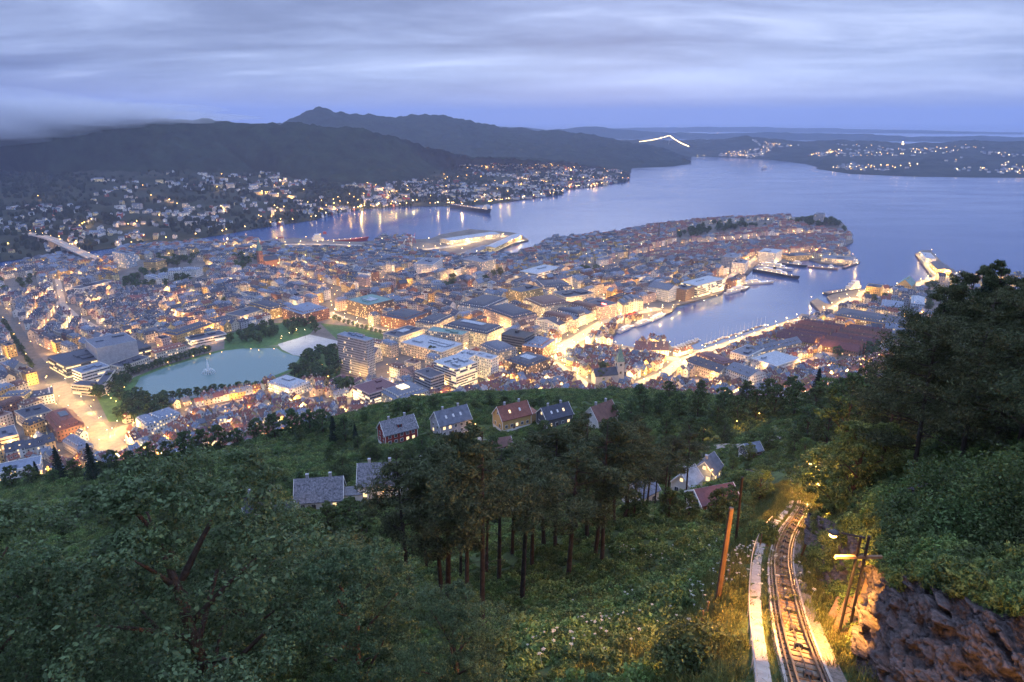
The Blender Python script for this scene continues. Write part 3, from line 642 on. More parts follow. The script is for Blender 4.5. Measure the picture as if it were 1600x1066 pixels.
for c4, hh, lb in [([(227, 431), (247, 438), (255, 433), (236, 426)], 13, 'near end pavilion of the white museum on the hill'), ([(247, 432), (262, 431), (262, 425), (248, 426)], 11, 'short wing of the white museum on the hill'), ([(262, 426), (283, 423), (283, 417), (263, 419)], 17, 'tall centre of the white museum on the hill'), ([(283, 427), (300, 422), (298, 417), (283, 421)], 11, 'long arched wing of the white museum on the hill'), ([(287, 420), (313, 424), (309, 418), (290, 415)], 14, 'far end pavilion of the white museum on the hill')]:
    landmark(c4, hh, 'hip', 'white', 'blue-grey', lb, 'museum_pavilion', 'museum', rh=2.5, lit=0.03, sp=3.4, group='white museum on the hill')
landmark([(76, 557), (100, 575), (236, 540), (204, 529)], 16, 'flat', 'dark grey', 'dark slate', 'long low concert hall with dark glass and glowing foyer', 'concert_hall', 'hall', lit=0.75, style='bands', boxes=5)
landmark([(134, 533), (152, 547), (211, 531), (192, 518)], 32, 'flat', 'grey', 'slate grey', 'raw concrete stage box rising over the dark concert hall', 'concert_hall', 'hall', lit=0.0, boxes=2, style='blank')
landmark([(124, 585), (166, 573), (160, 565), (114, 577)], 16, 'flat', 'white', 'blue-grey', 'office bar with pale striped front at the end of the lake', 'office_building', lit=0.15, style='bands')
landmark([(116, 602), (160, 606), (164, 598), (121, 594)], 12, 'flat', 'cream', 'dark slate', 'front wing of the angled office beside the main road', 'office_building', lit=0.25, style='bands')
landmark([(160, 606), (178, 581), (168, 577), (151, 599)], 12.5, 'flat', 'cream', 'dark slate', 'side wing of the angled office beside the lake trees', 'office_building', lit=0.25, style='bands')
landmark([(181, 578), (228, 560), (222, 553), (180, 567)], 12, 'flat', 'cream', 'dark slate', 'long cream art museum with dark roof along the lake', 'art_museum', 'museum', lit=0.12)
landmark([(230, 554), (290, 541), (280, 534), (240, 545)], 9, 'hip', 'cream', 'red tile', 'low cream villa with red hipped roof on the lake avenue', 'art_museum', 'museum', lit=0.3, rh=3)
landmark([(292, 535), (352, 522), (345, 516), (296, 526)], 8, 'flat', 'white', 'dark slate', 'long white pavilion with lit windows beside the park', 'pavilion', 'pavilion', lit=0.6, style='bands', litmat='window bright')
landmark([(268, 527), (325, 508), (318, 500), (262, 518)], 13, 'hip', 'ochre', 'dark slate', 'ochre floodlit building with long dark roof behind the pavilion', lit=0.3, rh=4)
landmark([(366, 497), (413, 485), (392, 477), (363, 489)], 14, 'flat', 'cream', 'dark slate', 'long cream office bar with even rows of windows', 'office_building', lit=0.2)
landmark([(330, 506), (366, 498), (361, 491), (326, 499)], 11, 'hip', 'beige', 'dark slate', 'low beige building beside the long cream office bar', lit=0.3, rh=3)
landmark([(390, 475), (424, 485), (446, 477), (412, 468)], 17, 'hip', 'ochre', 'dark slate', 'ochre corner block glowing above the lake park', lit=0.5, rh=3.5, cut=0.7)
landmark([(441, 482), (472, 491), (514, 482), (480, 471)], 18, 'hip', 'brick red', 'blue-grey', 'brick hotel with pale slate roof behind the park trees', 'hotel', 'hotel', lit=0.3, rh=4, cut=0.6)
landmark([(540, 468), (574, 478), (616, 468), (582, 460)], 24, 'flat', 'brown', 'green copper', 'dark block with green flat roof and white skylight by the avenue', 'office_building', lit=0.5, extra=courtyard(0.4, 0.3, 'roof pale grey'))
landmark([(86, 673), (133, 663), (112, 641), (70, 650)], 13, 'hip', 'brick red', 'red tile', 'big red-roofed public building beside the main road', 'public_building', lit=0.15, rh=7, cut=0.6, extra=courtyard(0.3, 0.3, 'glass dark', -0.2, 0.9))
landmark([(24, 643), (38, 656), (82, 641), (62, 631)], 14, 'flat', 'beige', 'dark slate', 'dark-roofed station block with glowing entrance', 'public_building', lit=0.6, litmat='window bright')
landmark([(6, 620), (45, 618), (43, 609), (8, 611)], 16, 'hip', 'pale yellow', 'slate grey', 'floodlit yellow building with grey hipped roof', lit=0.4, rh=3)
landmark([(46, 621), (85, 617), (80, 607), (47, 610)], 11, 'hip', 'white', 'dark slate', 'white house with dark roof next to the floodlit yellow building', lit=0.3, rh=3)
landmark([(-10, 742), (66, 726), (62, 713), (-10, 727)], 8, 'flat', 'white', 'blue-grey', 'long station roof with pale blue sheets', 'station_hall', 'station', lit=0.3, boxes=1)
landmark([(-10, 690), (30, 678), (20, 664), (-12, 672)], 12, 'flat', 'cream', 'slate grey', 'cream shopping hall with stepped grey roofs at the station', 'shopping_centre', lit=0.5, style='bands')
landmark([(102, 692), (126, 706), (140, 692), (116, 678)], 9, 'hip', 'grey', 'blue-grey', 'slate-roofed round-fronted library by the junction', 'library', 'library', lit=0.1, rh=7)
landmark([(214, 655), (231, 667), (246, 658), (228, 646)], 12, 'hip', 'white', 'blue-grey', 'near wing of the blue-roofed school by the slope', 'school', 'school', lit=0.4, rh=2.5, cut=0.5)
landmark([(228, 647), (246, 656), (284, 646), (264, 637)], 12.5, 'hip', 'white', 'blue-grey', 'back wing of the blue-roofed school by the park trees', 'school', 'school', lit=0.4, rh=2.5, cut=0.5)
landmark([(418, 599), (448, 606), (490, 600), (448, 585)], 11, 'hip', 'pale blue', 'pale grey', 'pale blue school with light stepped roofs on the lake shore', 'school', 'school', lit=0.35, rh=4, cut=0.5, extra=courtyard(0.35, 0.3, 'roof pale grey', 0.0, 2.0))
landmark([(554, 603), (574, 618), (620, 603), (598, 590)], 17, 'flat', 'pink', 'maroon', 'glowing shop block with lit bands under the slope', 'department_store', 'store', lit=0.8, style='bands', litmat='window bright')
landmark([(505, 597), (554, 599), (562, 592), (540, 583)], 9, 'hip', 'beige', 'maroon', 'long low building with purple-brown hipped roof below the tower', lit=0.2, rh=4)
landmark([(1144, 549), (1166, 558), (1192, 546), (1170, 538)], 15, 'flat', 'white', 'slate grey', 'white hotel cube on the wharf street', 'hotel', 'hotel', lit=0.25)
landmark([(1091, 553), (1135, 570), (1143, 561), (1102, 548)], 13, 'hip', 'brick red', 'maroon', 'long maroon-roofed warehouse lit orange on the wharf', 'warehouse', 'warehouse', lit=0.35, rh=3)
landmark([(1080, 567), (1130, 584), (1138, 573), (1090, 559)], 12, 'gable', 'cream', 'dark slate', 'long navy gabled building with a lit gable end', lit=0.3, rh=6, dormer=5)
landmark([(1172, 553), (1249, 536), (1240, 528), (1180, 542)], 13, 'gable', 'beige', 'slate grey', 'long grey-roofed hotel with a lit row of dormers', 'hotel', 'hotel', lit=0.6, rh=6, dormer=9)
landmark([(1177, 559), (1210, 573), (1247, 561), (1215, 549)], 11, 'flat', 'white', 'pale grey', 'white modern block with blank end wall near the wharf', 'office_building', lit=0.2)
landmark([(1137, 577), (1176, 592), (1191, 580), (1155, 567)], 15, 'gable', 'white', 'slate grey', 'white building with rows of windows and grey gabled roof', lit=0.15, rh=5, dormer=3)
landmark([(1300, 492), (1424, 513), (1430, 498), (1318, 481)], 13, 'hip', 'ochre', 'dark slate', 'long floodlit hotel with lit columns behind the wharf houses', 'hotel', 'hotel', lit=0.6, rh=4, litmat='window bright', cut=0.7)
landmark([(1376, 480), (1412, 483), (1411, 471), (1380, 468)], 11, 'hip', 'pale blue', 'blue-grey', 'grey-blue hall below the fortress tower', lit=0.1, rh=4)
landmark([(1424, 478), (1444, 472), (1445, 463), (1424, 464)], 14, 'hip', 'pale blue', 'pale grey', 'pale blue house beside the fortress trees', lit=0.1, rh=4)
landmark([(1354, 448), (1376, 450), (1381, 446), (1357, 443)], 22, 'flat', 'ochre', 'dark slate', 'square floodlit stone fortress tower at the harbour mouth', 'fortress_tower', 'tower', lit=0.0, boxes=1)
landmark([(1402, 444), (1424, 448), (1430, 442), (1410, 437)], 15, 'gable', 'ochre', 'green copper', 'floodlit medieval hall with steep green roof', 'medieval_hall', 'hall', lit=0.05, rh=11)
landmark([(1186, 393), (1212, 397), (1222, 391), (1197, 388)], 24, 'flat', 'white', 'pale grey', 'white hotel slab with dark stripes on the harbour promontory', 'hotel', 'hotel', lit=0.2)
landmark([(1130, 401), (1150, 404), (1157, 399), (1137, 396)], 28, 'flat', 'grey', 'slate grey', 'grey silo tower converted to flats on the far quay', 'apartment_tower', 'tower', lit=0.25)
landmark([(1144, 410), (1165, 413), (1169, 407), (1150, 404)], 21, 'flat', 'white', 'slate grey', 'pale slab in front of the converted silo tower', 'apartment_tower', 'tower', lit=0.3)
landmark([(1068, 441), (1086, 448), (1130, 437), (1110, 430)], 22, 'flat', 'cream', 'pale grey', 'cream bank building with brightly lit storeys on the quay', 'office_building', lit=0.65, style='bands', litmat='window bright')
landmark([(1053, 450), (1070, 454), (1085, 449), (1066, 444)], 21, 'flat', 'brown', 'dark slate', 'dark brown brick warehouse rising straight from the quay', 'warehouse', 'warehouse', lit=0.06)
landmark([(1018, 449), (1052, 455), (1056, 448), (1024, 441)], 22, 'gable', 'white', 'slate grey', 'white gabled warehouse with balconies on the quay', 'warehouse', 'warehouse', lit=0.2, rh=7)
landmark([(1271, 343), (1285, 345), (1288, 342), (1275, 340.5)], 30, 'flat', 'grey', 'slate grey', 'lone tower block among trees at the tip of the peninsula', 'apartment_tower', 'tower', lit=0.12)
landmark([(690, 373), (700, 377), (778, 366), (768, 362)], 9, 'gable', 'cream', 'pale grey', 'outer floodlit dock shed on the container quay', 'dock_shed', 'shed', lit=0.6, rh=3, litmat='window bright')
landmark([(762, 383), (767, 390), (812, 369), (806, 365)], 11, 'gable', 'ochre', 'pale grey', 'long floodlit dock shed on the pier end', 'dock_shed', 'shed', lit=0.6, rh=3, litmat='window bright')
landmark([(718, 396), (722, 402), (765, 386), (757, 382)], 9, 'gable', 'ochre', 'slate grey', 'inner dock shed behind the long floodlit one', 'dock_shed', 'shed', lit=0.6, rh=3, litmat='window bright')
landmark([(1454, 408), (1462, 420), (1490, 424), (1474, 412)], 10, 'gable', 'ochre', 'dark slate', 'dark-roofed terminal shed on the floodlit cruise pier', 'dock_shed', 'shed', lit=0.6, rh=3)
landmark([(1440, 396), (1448, 405), (1462, 404), (1452, 394)], 12, 'flat', 'white', 'pale grey', 'white terminal at the end of the floodlit cruise pier', 'dock_shed', 'shed', lit=0.7, litmat='window bright')
landmark([(102, 458), (130, 447), (183, 440), (160, 432)], 10, 'flat', 'white', 'dark slate', 'broad dark-roofed school hall with white eaves', 'school', 'school', lit=0.12)
landmark([(182, 396), (202, 398), (204, 393), (184, 391)], 30, 'flat', 'pale blue', 'slate grey', 'stepped pale university block at the bridge end', 'university_block', lit=0.3)
landmark([(226, 409), (240, 412), (256, 405), (246, 402)], 16, 'hip', 'ochre', 'dark slate', 'ochre university building with dark roof at the fjord', 'university_block', lit=0.15, rh=4)
landmark([(1225, 402), (1262, 399), (1260, 394), (1226, 396)], 9, 'flat', 'ochre', 'dark slate', 'low lit ferry hall on the promontory quay', 'dock_shed', 'shed', lit=0.6)
landmark([(1283, 403), (1334, 408), (1336, 402), (1288, 398)], 8, 'flat', 'cream', 'slate grey', 'long pier building with a row of lamps on its roof edge', 'dock_shed', 'shed', lit=0.4)
def church(px, hw, hh, spire, label, wall, sp_col, nave_len, ang, nave_w=14, nave_h=11):
    b = hit_city(*px); z = gz(*b); root = empty('church', (b[0], b[1], z)); tag(root, label, 'church')
    m = MB(); m.box((0, 0), hw, hw, -2, hh, ang); m.build('tower', 'wall ' + wall, root)
    m = MB(); m.box((0, 0), hw * 1.06, hw * 1.06, hh, hh + 1.5, ang); m.box((0, 0), hw, hw, hh + 1.5, hh + spire, ang, taper=0.03); m.build('spire', 'roof ' + sp_col, root)
    m = MB(); ca, sa = math.cos(ang), math.sin(ang)
    for k in range(4):
        q = ang + math.pi / 2 * k; nx, ny = math.cos(q), math.sin(q)
        for f in (0.35, 0.78):
            c = (nx * (hw / 2 + 0.06), ny * (hw / 2 + 0.06)); t = (-ny * hw * 0.14, nx * hw * 0.14)
            m.quad((c[0] - t[0], c[1] - t[1], hh * f), (c[0] + t[0], c[1] + t[1], hh * f), (c[0] + t[0], c[1] + t[1], hh * f + 3), (c[0] - t[0], c[1] - t[1], hh * f + 3))
    tag(m.build('windows', 'glass dark', root), kind='stuff')
    c = (ca * (nave_len / 2 + hw / 2), sa * (nave_len / 2 + hw / 2)); parts = {k: MB() for k in PARTS}
    make_building(dict(x=c[0], y=c[1], w=nave_len, d=nave_w, a=ang, z=0, h=nave_h, roof='gable', rh=8, lit=0.0, along=True, chim=0, sp=4), parts, 0, 0, rng, 1)
    parts['wall'].build('nave_wall', 'wall ' + wall, root); parts['roof'].build('nave_roof', 'roof dark slate', root)
    LM.append(dict(x=b[0] + c[0] * 0.7, y=b[1] + c[1] * 0.7, w=nave_len + hw * 1.5, d=nave_w + 2, a=ang)); return root
church((408, 418), 9, 36, 28, 'red brick church with pointed green spire on the hill', 'brick red', 'green copper', 34, 0.9, 18, 14)
church((967, 592), 9, 24, 20, 'stone church with green copper spire among old wooden houses', 'grey', 'green copper', 30, math.pi + 0.25, 14, 9)
church((202, 470), 6, 15, 14, 'small pale chapel tower among the terraces', 'white', 'blue-grey', 12, 0.4, 9, 7)
def row(c4, h, n, roof, wallset, roofset, name, label, group, rh=5, lit=0.25, jit=2.0, along=None):
    """a terrace: the quad is cut into n narrow houses along its first edge"""
    q = [np.array(p, float) for p in c4]
    for i in range(n):
        a, b = i / n, (i + 1) / n; k = [q[0] + (q[1] - q[0]) * a, q[0] + (q[1] - q[0]) * b, q[3] + (q[2] - q[3]) * b, q[3] + (q[2] - q[3]) * a]
        hh = h + rng.uniform(-jit, jit); S = rect_px(k, h); S['h'] = hh
        S.update(roof=roof if isinstance(roof, str) else rng.choice(roof), wall=rng.choice(wallset), rcol=rng.choice(roofset), rh=rh + rng.uniform(-0.5, 1), lit=lit, dormer=1)
        if along is not None: S['along'] = (S['w'] >= S['d']) == along
        LM.append(S); build_one(S, name, f'{S["wall"]} {label}, {ordinal(i + 1)} house of the row', 'house', group)
row([(874, 508), (936, 482), (900, 474), (836, 500)], 17, 6, ['gable', 'mansard'], ['white', 'cream', 'pink', 'beige'], ['dark slate', 'slate grey', 'brown tile'], 'town_house', 'gabled house fronting the harbour square', 'houses fronting the harbour square', rh=6, lit=0.35, along=False)
row([(974, 478), (1004, 468), (994, 462), (966, 471)], 17, 4, 'mansard', ['cream', 'beige', 'white'], ['slate grey'], 'town_house', 'quay house behind the moored white boats', 'quay houses', rh=4, lit=0.3)
for c4, ww in (([(1212, 526), (1262, 503), (1322, 512), (1272, 537)], 'quayside wooden wharf house with long red-brown gabled roof'), ([(1279, 539), (1329, 513.5), (1395, 523), (1340, 550)], 'rear wooden wharf house with long red-brown gabled roof')): row(c4, 8.5, 11, 'gable', ['red', 'brown', 'ochre'], ['maroon', 'red tile', 'brown tile', 'maroon'], 'wharf_house', ww, 'old wooden wharf houses', rh=7.5, lit=0.12, jit=1.6, along=True)
row([(990, 546), (1046, 548), (1038, 533), (996, 535)], 8, 4, 'gable', ['white', 'pink', 'white', 'red'], ['red tile', 'brown tile'], 'quay_house', 'gabled fish-market house on the inner harbour pier', 'gabled houses on the inner harbour pier', rh=6, lit=0.4, jit=0.5, along=False)
row([(8, 706), (86, 690), (82, 680), (6, 694)], 10, 5, 'gable', ['cream', 'white', 'pale yellow'], ['red tile', 'red tile', 'dark slate'], 'town_house', 'gabled house beside the station roofs', 'houses beside the station', rh=5, lit=0.4, jit=1, along=False)

# streets and quays, kept free of buildings and lined with lamps: (pixels, half width, lamp spacing, power, surface, words)
STREETS = [
    ('main_road', [(86, 597), (100, 618), (118, 636), (140, 660), (164, 686), (186, 708)], 11, 20, 5600, 'street stone', 'the wide main road by the station'),
    ('side_street', [(164, 682), (190, 670), (214, 662)], 7, 20, 5600, 'street stone', 'the street from the junction to the blue-roofed school'),
    ('avenue', [(-5, 480), (22, 512), (48, 556), (75, 588), (88, 598)], 9, 60, 700, 'asphalt', 'the dim avenue beside the terraces'),
    ('terrace_street', [(90, 436), (98, 476), (120, 496), (146, 510), (172, 522)], 5, 50, 500, 'paving', 'the pale street through the terraces'),
    ('park_avenue', [(512, 488), (535, 499), (560, 508), (604, 520), (640, 531)], 8, 18, 4200, 'paving', 'the tree-lined avenue above the lake'),
    ('park_street', [(404, 496), (440, 495), (478, 500), (512, 488), (528, 470), (520, 452), (500, 444), (476, 434), (440, 424), (416, 420)], 6, 26, 1800, 'asphalt', 'the street up to the brick church'),
    ('lake_street', [(228, 566), (262, 552), (300, 543), (350, 532)], 4, 26, 900, 'paving', 'the lake promenade under the museums'),
    ('museum_street', [(100, 582), (200, 553), (240, 540), (300, 522), (360, 506), (404, 496)], 5, 28, 1800, 'asphalt', 'the street behind the museums'),
    ('shopping_street', [(640, 531), (700, 562), (735, 546), (745, 528), (790, 516), (838, 500), (900, 477), (945, 465)], 8, 18, 5200, 'paving', 'the shopping street through the centre'),
    ('main_square', [(745, 528), (786, 536), (818, 552), (868, 548), (900, 538)], 10, 15, 6500, 'paving', 'the bright main square'),
    ('fish_market', [(868, 548), (905, 528), (950, 500), (995, 488), (1030, 482)], 11, 17, 5200, 'paving', 'the harbour-side market street'),
    ('inner_quay', [(868, 552), (930, 540), (985, 548), (1040, 560), (1062, 562)], 8, 14, 4600, 'paving', 'the head of the harbour'),
    ('wharf_street', [(1000, 600), (1036, 586), (1062, 566), (1096, 552), (1140, 538), (1195, 519), (1250, 500)], 8, 16, 4800, 'paving', 'the wharf along the old warehouses'),
    ('fortress_quay', [(1285, 492), (1310, 478), (1330, 466), (1352, 470), (1345, 458), (1395, 452), (1440, 444), (1470, 432), (1495, 430)], 8, 20, 5500, 'paving', 'the quay below the fortress'),
    ('cruise_pier', [(1440, 400), (1452, 416), (1466, 430), (1500, 434)], 7, 20, 6000, 'concrete', 'the cruise pier'),
    ('tower_street', [(560, 592), (590, 582), (620, 572), (648, 566), (690, 562)], 6, 22, 2600, 'asphalt', 'the street below the office tower'),
    ('slope_street', [(556, 626), (585, 632), (610, 632), (640, 622), (690, 606), (735, 598), (780, 582), (830, 582), (866, 566)], 5, 20, 5000, 'asphalt', 'the street under the slope'),
    ('cathedral_street', [(866, 566), (905, 592), (920, 606)], 5, 18, 4500, 'paving', 'the lane past the stone church'),
    ('upper_wharf_lane', [(1036, 586), (1080, 596), (1130, 594), (1200, 580), (1256, 566), (1300, 552)], 5, 22, 3000, 'paving', 'the lane behind the wharf houses'),
    ('old_town_lane', [(290, 640), (330, 640), (370, 628), (420, 618), (470, 622), (520, 632)], 4, 20, 2600, 'paving', 'the lane through the old wooden houses'),
    ('dock_road', [(650, 392), (700, 386), (744, 377), (790, 368)], 10, 26, 7000, 'concrete', 'the container dock'),
    ('dock_edge', [(735, 398), (770, 390), (818, 375)], 6, 22, 7000, 'concrete', 'the floodlit pier edge'),
    ('promontory_quay', [(1064, 462), (1120, 446), (1160, 420), (1180, 404), (1230, 400), (1280, 396)], 6, 30, 3500, 'concrete', 'the far harbour quay'),
    ('promontory_street', [(930, 430), (970, 410), (1010, 398), (1050, 386), (1110, 382), (1180, 376), (1250, 368), (1310, 372)], 5, 44, 1500, 'asphalt', 'the street along the promontory'),
    ('ship_quay', [(340, 392), (420, 384), (500, 382), (570, 384)], 9, 40, 4500, 'concrete', 'the quay of the red ship'),
    ('west_street', [(610, 470), (650, 452), (700, 440), (750, 432), (800, 424)], 5, 40, 1500, 'asphalt', 'the street towards the docks'),
    ('old_street', [(560, 462), (600, 440), (640, 424), (700, 412)], 5, 40, 1500, 'asphalt', 'the street below the brick church'),
]
ST = []
for nm, px, hw_, spc, pw, mt, words in STREETS: ST.append((nm, [hit_city(u, v) for u, v in px], hw_, spc, pw, mt, words))
def strip(name, pl, hw_, mat, dz):
    c = resample(pl, 12); c.append(np.array(pl[-1])); vs = []; q = []
    for i, p in enumerate(c):
        d = c[min(i + 1, len(c) - 1)] - c[max(i - 1, 0)]; d = d / (np.linalg.norm(d) + 1e-9); n = np.array([-d[1], d[0]])
        for s in (-1, 1): e = p + n * s * hw_; vs.append((e[0], e[1], max(gz(*e), gz(*p)) + dz))
        if i: q.append((2 * i - 2, 2 * i - 1, 2 * i + 1, 2 * i))
    tag(obj(name, nmesh(name, vs, q, mat)), kind='structure')
for i, (nm, pl, hw_, spc, pw, mt, w_) in enumerate(ST): strip(nm, pl, hw_, mt, 0.14 + 0.012 * i)

# filler: rows of houses along the directions the photo shows
SEEDS = [  # pixel, pixel (street direction), kind
    ((20, 480), (90, 436), 'terrace'), ((60, 530), (98, 476), 'terrace'), ((150, 470), (240, 455), 'terrace'), ((150, 500), (230, 480), 'terrace'), ((40, 440), (100, 425), 'mixed'), ((240, 500), (330, 480), 'mixed'), ((20, 570), (60, 590), 'town'), ((20, 640), (60, 625), 'town'),
    ((300, 460), (380, 445), 'mixed'), ((400, 450), (470, 470), 'town'), ((460, 420), (560, 450), 'mixed'), ((520, 420), (620, 440), 'town'), ((560, 400), (640, 410), 'mixed'), ((620, 430), (700, 420), 'mixed'), ((700, 450), (770, 430), 'town'), ((760, 425), (830, 405), 'mixed'),
    ((880, 420), (960, 400), 'mixed'), ((960, 440), (1010, 420), 'town'), ((1010, 405), (1080, 390), 'redroof'), ((1100, 385), (1180, 378), 'redroof'), ((1220, 372), (1300, 368), 'redroof'), ((1060, 430), (1110, 415), 'town'), ((930, 450), (980, 440), 'town'),
    ((680, 530), (740, 510), 'town'), ((600, 560), (650, 575), 'town'), ((690, 470), (760, 490), 'town'), ((640, 470), (700, 460), 'town'),
    ((330, 640), (400, 625), 'old'), ((450, 630), (520, 615), 'old'), ((700, 600), (760, 585), 'old'), ((820, 590), (880, 575), 'old'), ((900, 570), (960, 580), 'old'), ((1000, 580), (1050, 590), 'old'), ((1100, 590), (1150, 575), 'old'), ((1230, 560), (1290, 550), 'old'), ((1350, 500), (1400, 505), 'mixed'), ((1480, 470), (1540, 470), 'mixed'), ((580, 640), (640, 635), 'old'), ((350, 430), (420, 440), 'mixed'), ((230, 640), (280, 660), 'old'), ((120, 430), (180, 440), 'mixed'), ((880, 395), (950, 385), 'mixed')]
SD = []
for a, b, k in SEEDS:
    p, q = hit_city(*a), hit_city(*b); SD.append(((p + q) / 2, math.atan2(*(q - p)[::-1]), k))
SDC = np.array([s[0] for s in SD])
KIND = {'terrace': (7.5, 11, 9.5, 8.5, 12, ['gable'], ['white', 'cream', 'pale blue', 'beige', 'pink', 'grey'], ['dark slate', 'dark slate', 'slate grey', 'maroon'], (11, 4)),
        'mixed': (10, 18, 11, 9, 15, ['gable', 'hip', 'mansard'], ['white', 'cream', 'grey', 'beige', 'pink', 'pale yellow', 'ochre'], ['dark slate', 'slate grey', 'blue-grey', 'dark slate', 'red tile'], (12, 6)),
        'town': (14, 26, 13, 13, 19, ['mansard', 'hip', 'flat', 'mansard', 'gable'], ['white', 'cream', 'beige', 'pink', 'ochre', 'grey', 'brick red'], ['dark slate', 'dark slate', 'slate grey', 'blue-grey', 'brown tile'], (14, 9)),
        'redroof': (10, 20, 11, 9, 15, ['gable', 'hip'], ['white', 'cream', 'beige', 'pink', 'grey'], ['red tile', 'red tile', 'brown tile', 'slate grey', 'maroon'], (9, 6)),
        'old': (6.5, 10, 8.5, 6, 9, ['gable'], ['white', 'white', 'cream', 'pale blue', 'beige', 'ochre', 'pale yellow'], ['red tile', 'red tile', 'maroon', 'slate grey', 'blue-grey', 'brown tile'], (5, 3))}
RX0, RY0, RS = -1150.0, 500.0, 3.0
RXX, RYY = np.meshgrid(np.arange(RX0, 1560, RS), np.arange(RY0, 2760, RS))
def poly_mask(poly):
    c = np.zeros(RXX.shape, bool); n = len(poly); j = n - 1
    for i in range(n):
        (xi, yi), (xj, yj) = poly[i], poly[j]; j = i
        if yi == yj: continue
        c ^= ((yi > RYY) != (yj > RYY)) & (RXX < (xj - xi) * (RYY - yi) / (yj - yi) + xi)
    return c
FREE = poly_mask(LAND) & ~poly_mask(LAKE_OUT)
for q in PARKS: FREE &= ~poly_mask(q)
SFREE = np.full(RXX.shape, 1e3)
for nm, pl, sw, *_ in ST:
    for (ax_, ay_), (bx_, by_) in zip(pl, pl[1:]):
        dx, dy = bx_ - ax_, by_ - ay_; t = np.clip(((RXX - ax_) * dx + (RYY - ay_) * dy) / (dx * dx + dy * dy + 1e-9), 0, 1); SFREE = np.minimum(SFREE, np.hypot(RXX - ax_ - t * dx, RYY - ay_ - t * dy) - sw)
def cell(p):
    i = int((p[1] - RY0) / RS + 0.5); j = int((p[0] - RX0) / RS + 0.5)
    return (i, j) if 0 <= i < RXX.shape[0] and 0 <= j < RXX.shape[1] else None
HR = hill(RXX[::5, ::5], RYY[::5, ::5])
def hill_r(x, y):
    k = cell((x, y)); return HR[min(k[0] // 5, HR.shape[0] - 1), min(k[1] // 5, HR.shape[1] - 1)] if k else -50.0
LMA = np.array([(s['x'], s['y'], math.hypot(s['w'], s['d']) / 2) for s in LM])
def blocked(c, hw_, hd_, a, pad=1.5):
    ca, sa = math.cos(a), math.sin(a); pts = [(c[0] + x * ca - y * sa, c[1] + x * sa + y * ca) for x, y in ((0, 0), (-hw_, -hd_), (hw_, -hd_), (hw_, hd_), (-hw_, hd_))]
    R = math.hypot(hw_, hd_)
    near = np.nonzero(np.hypot(LMA[:, 0] - c[0], LMA[:, 1] - c[1]) < LMA[:, 2] + R + 3)[0]
    for i in near:
        S = LM[i]; cb, sb = math.cos(-S['a']), math.sin(-S['a'])
        for p in pts:
            dx, dy = p[0] - S['x'], p[1] - S['y']
            if abs(dx * cb - dy * sb) < S['w'] / 2 + pad and abs(dx * sb + dy * cb) < S['d'] / 2 + pad: return True
        # landmark centre or corners inside the candidate
        cb, sb = math.cos(-a), math.sin(-a); dx, dy = S['x'] - c[0], S['y'] - c[1]
        if abs(dx * cb - dy * sb) < hw_ + 2 and abs(dx * sb + dy * cb) < hd_ + 2: return True
    for p in pts:
        k = cell(p)
        if k is None or not FREE[k] or SFREE[k] < 1.2: return True
    return False
NOBUILD = [[tuple(hit_city(u, v)) for u, v in q] for q in ([(640, 395), (640, 372), (735, 356), (830, 372), (800, 400), (730, 402)], [(1225, 335), (1330, 340), (1332, 372), (1300, 352), (1240, 352)], [(1420, 395), (1500, 395), (1510, 436), (1440, 440)], [(440, 395), (590, 390), (590, 370), (440, 372)], [(1290, 485), (1350, 478), (1352, 450), (1280, 462)], [(180, 412), (310, 398), (330, 445), (190, 458)], [(366, 402), (404, 402), (404, 425), (366, 425)],
            [(880, 548), (960, 505), (1010, 490), (1000, 478), (905, 515), (868, 540)], [(1400, 452), (1490, 438), (1500, 500), (1446, 495), (1446, 460)], [(430, 535), (484, 520), (532, 530), (530, 545), (470, 560), (436, 550)], [(1044, 376), (1100, 352), (1160, 346), (1210, 352), (1130, 370), (1060, 382)], [(1222, 356), (1240, 342), (1310, 342), (1326, 366), (1290, 364)], [(685, 448), (714, 436), (720, 458), (698, 464)], [(742, 444), (786, 426), (798, 438), (760, 452)], [(900, 427), (930, 410), (942, 426), (915, 434)], [(1288, 564), (1330, 546), (1374, 543), (1372, 562), (1310, 574)], [(918, 592), (945, 576), (952, 598), (930, 602)], [(0, 440), (60, 430), (68, 452), (0, 464)])]
NBM = np.zeros(RXX.shape, bool)
for q in NOBUILD: NBM |= poly_mask(q)
FILL = []; LANES = []
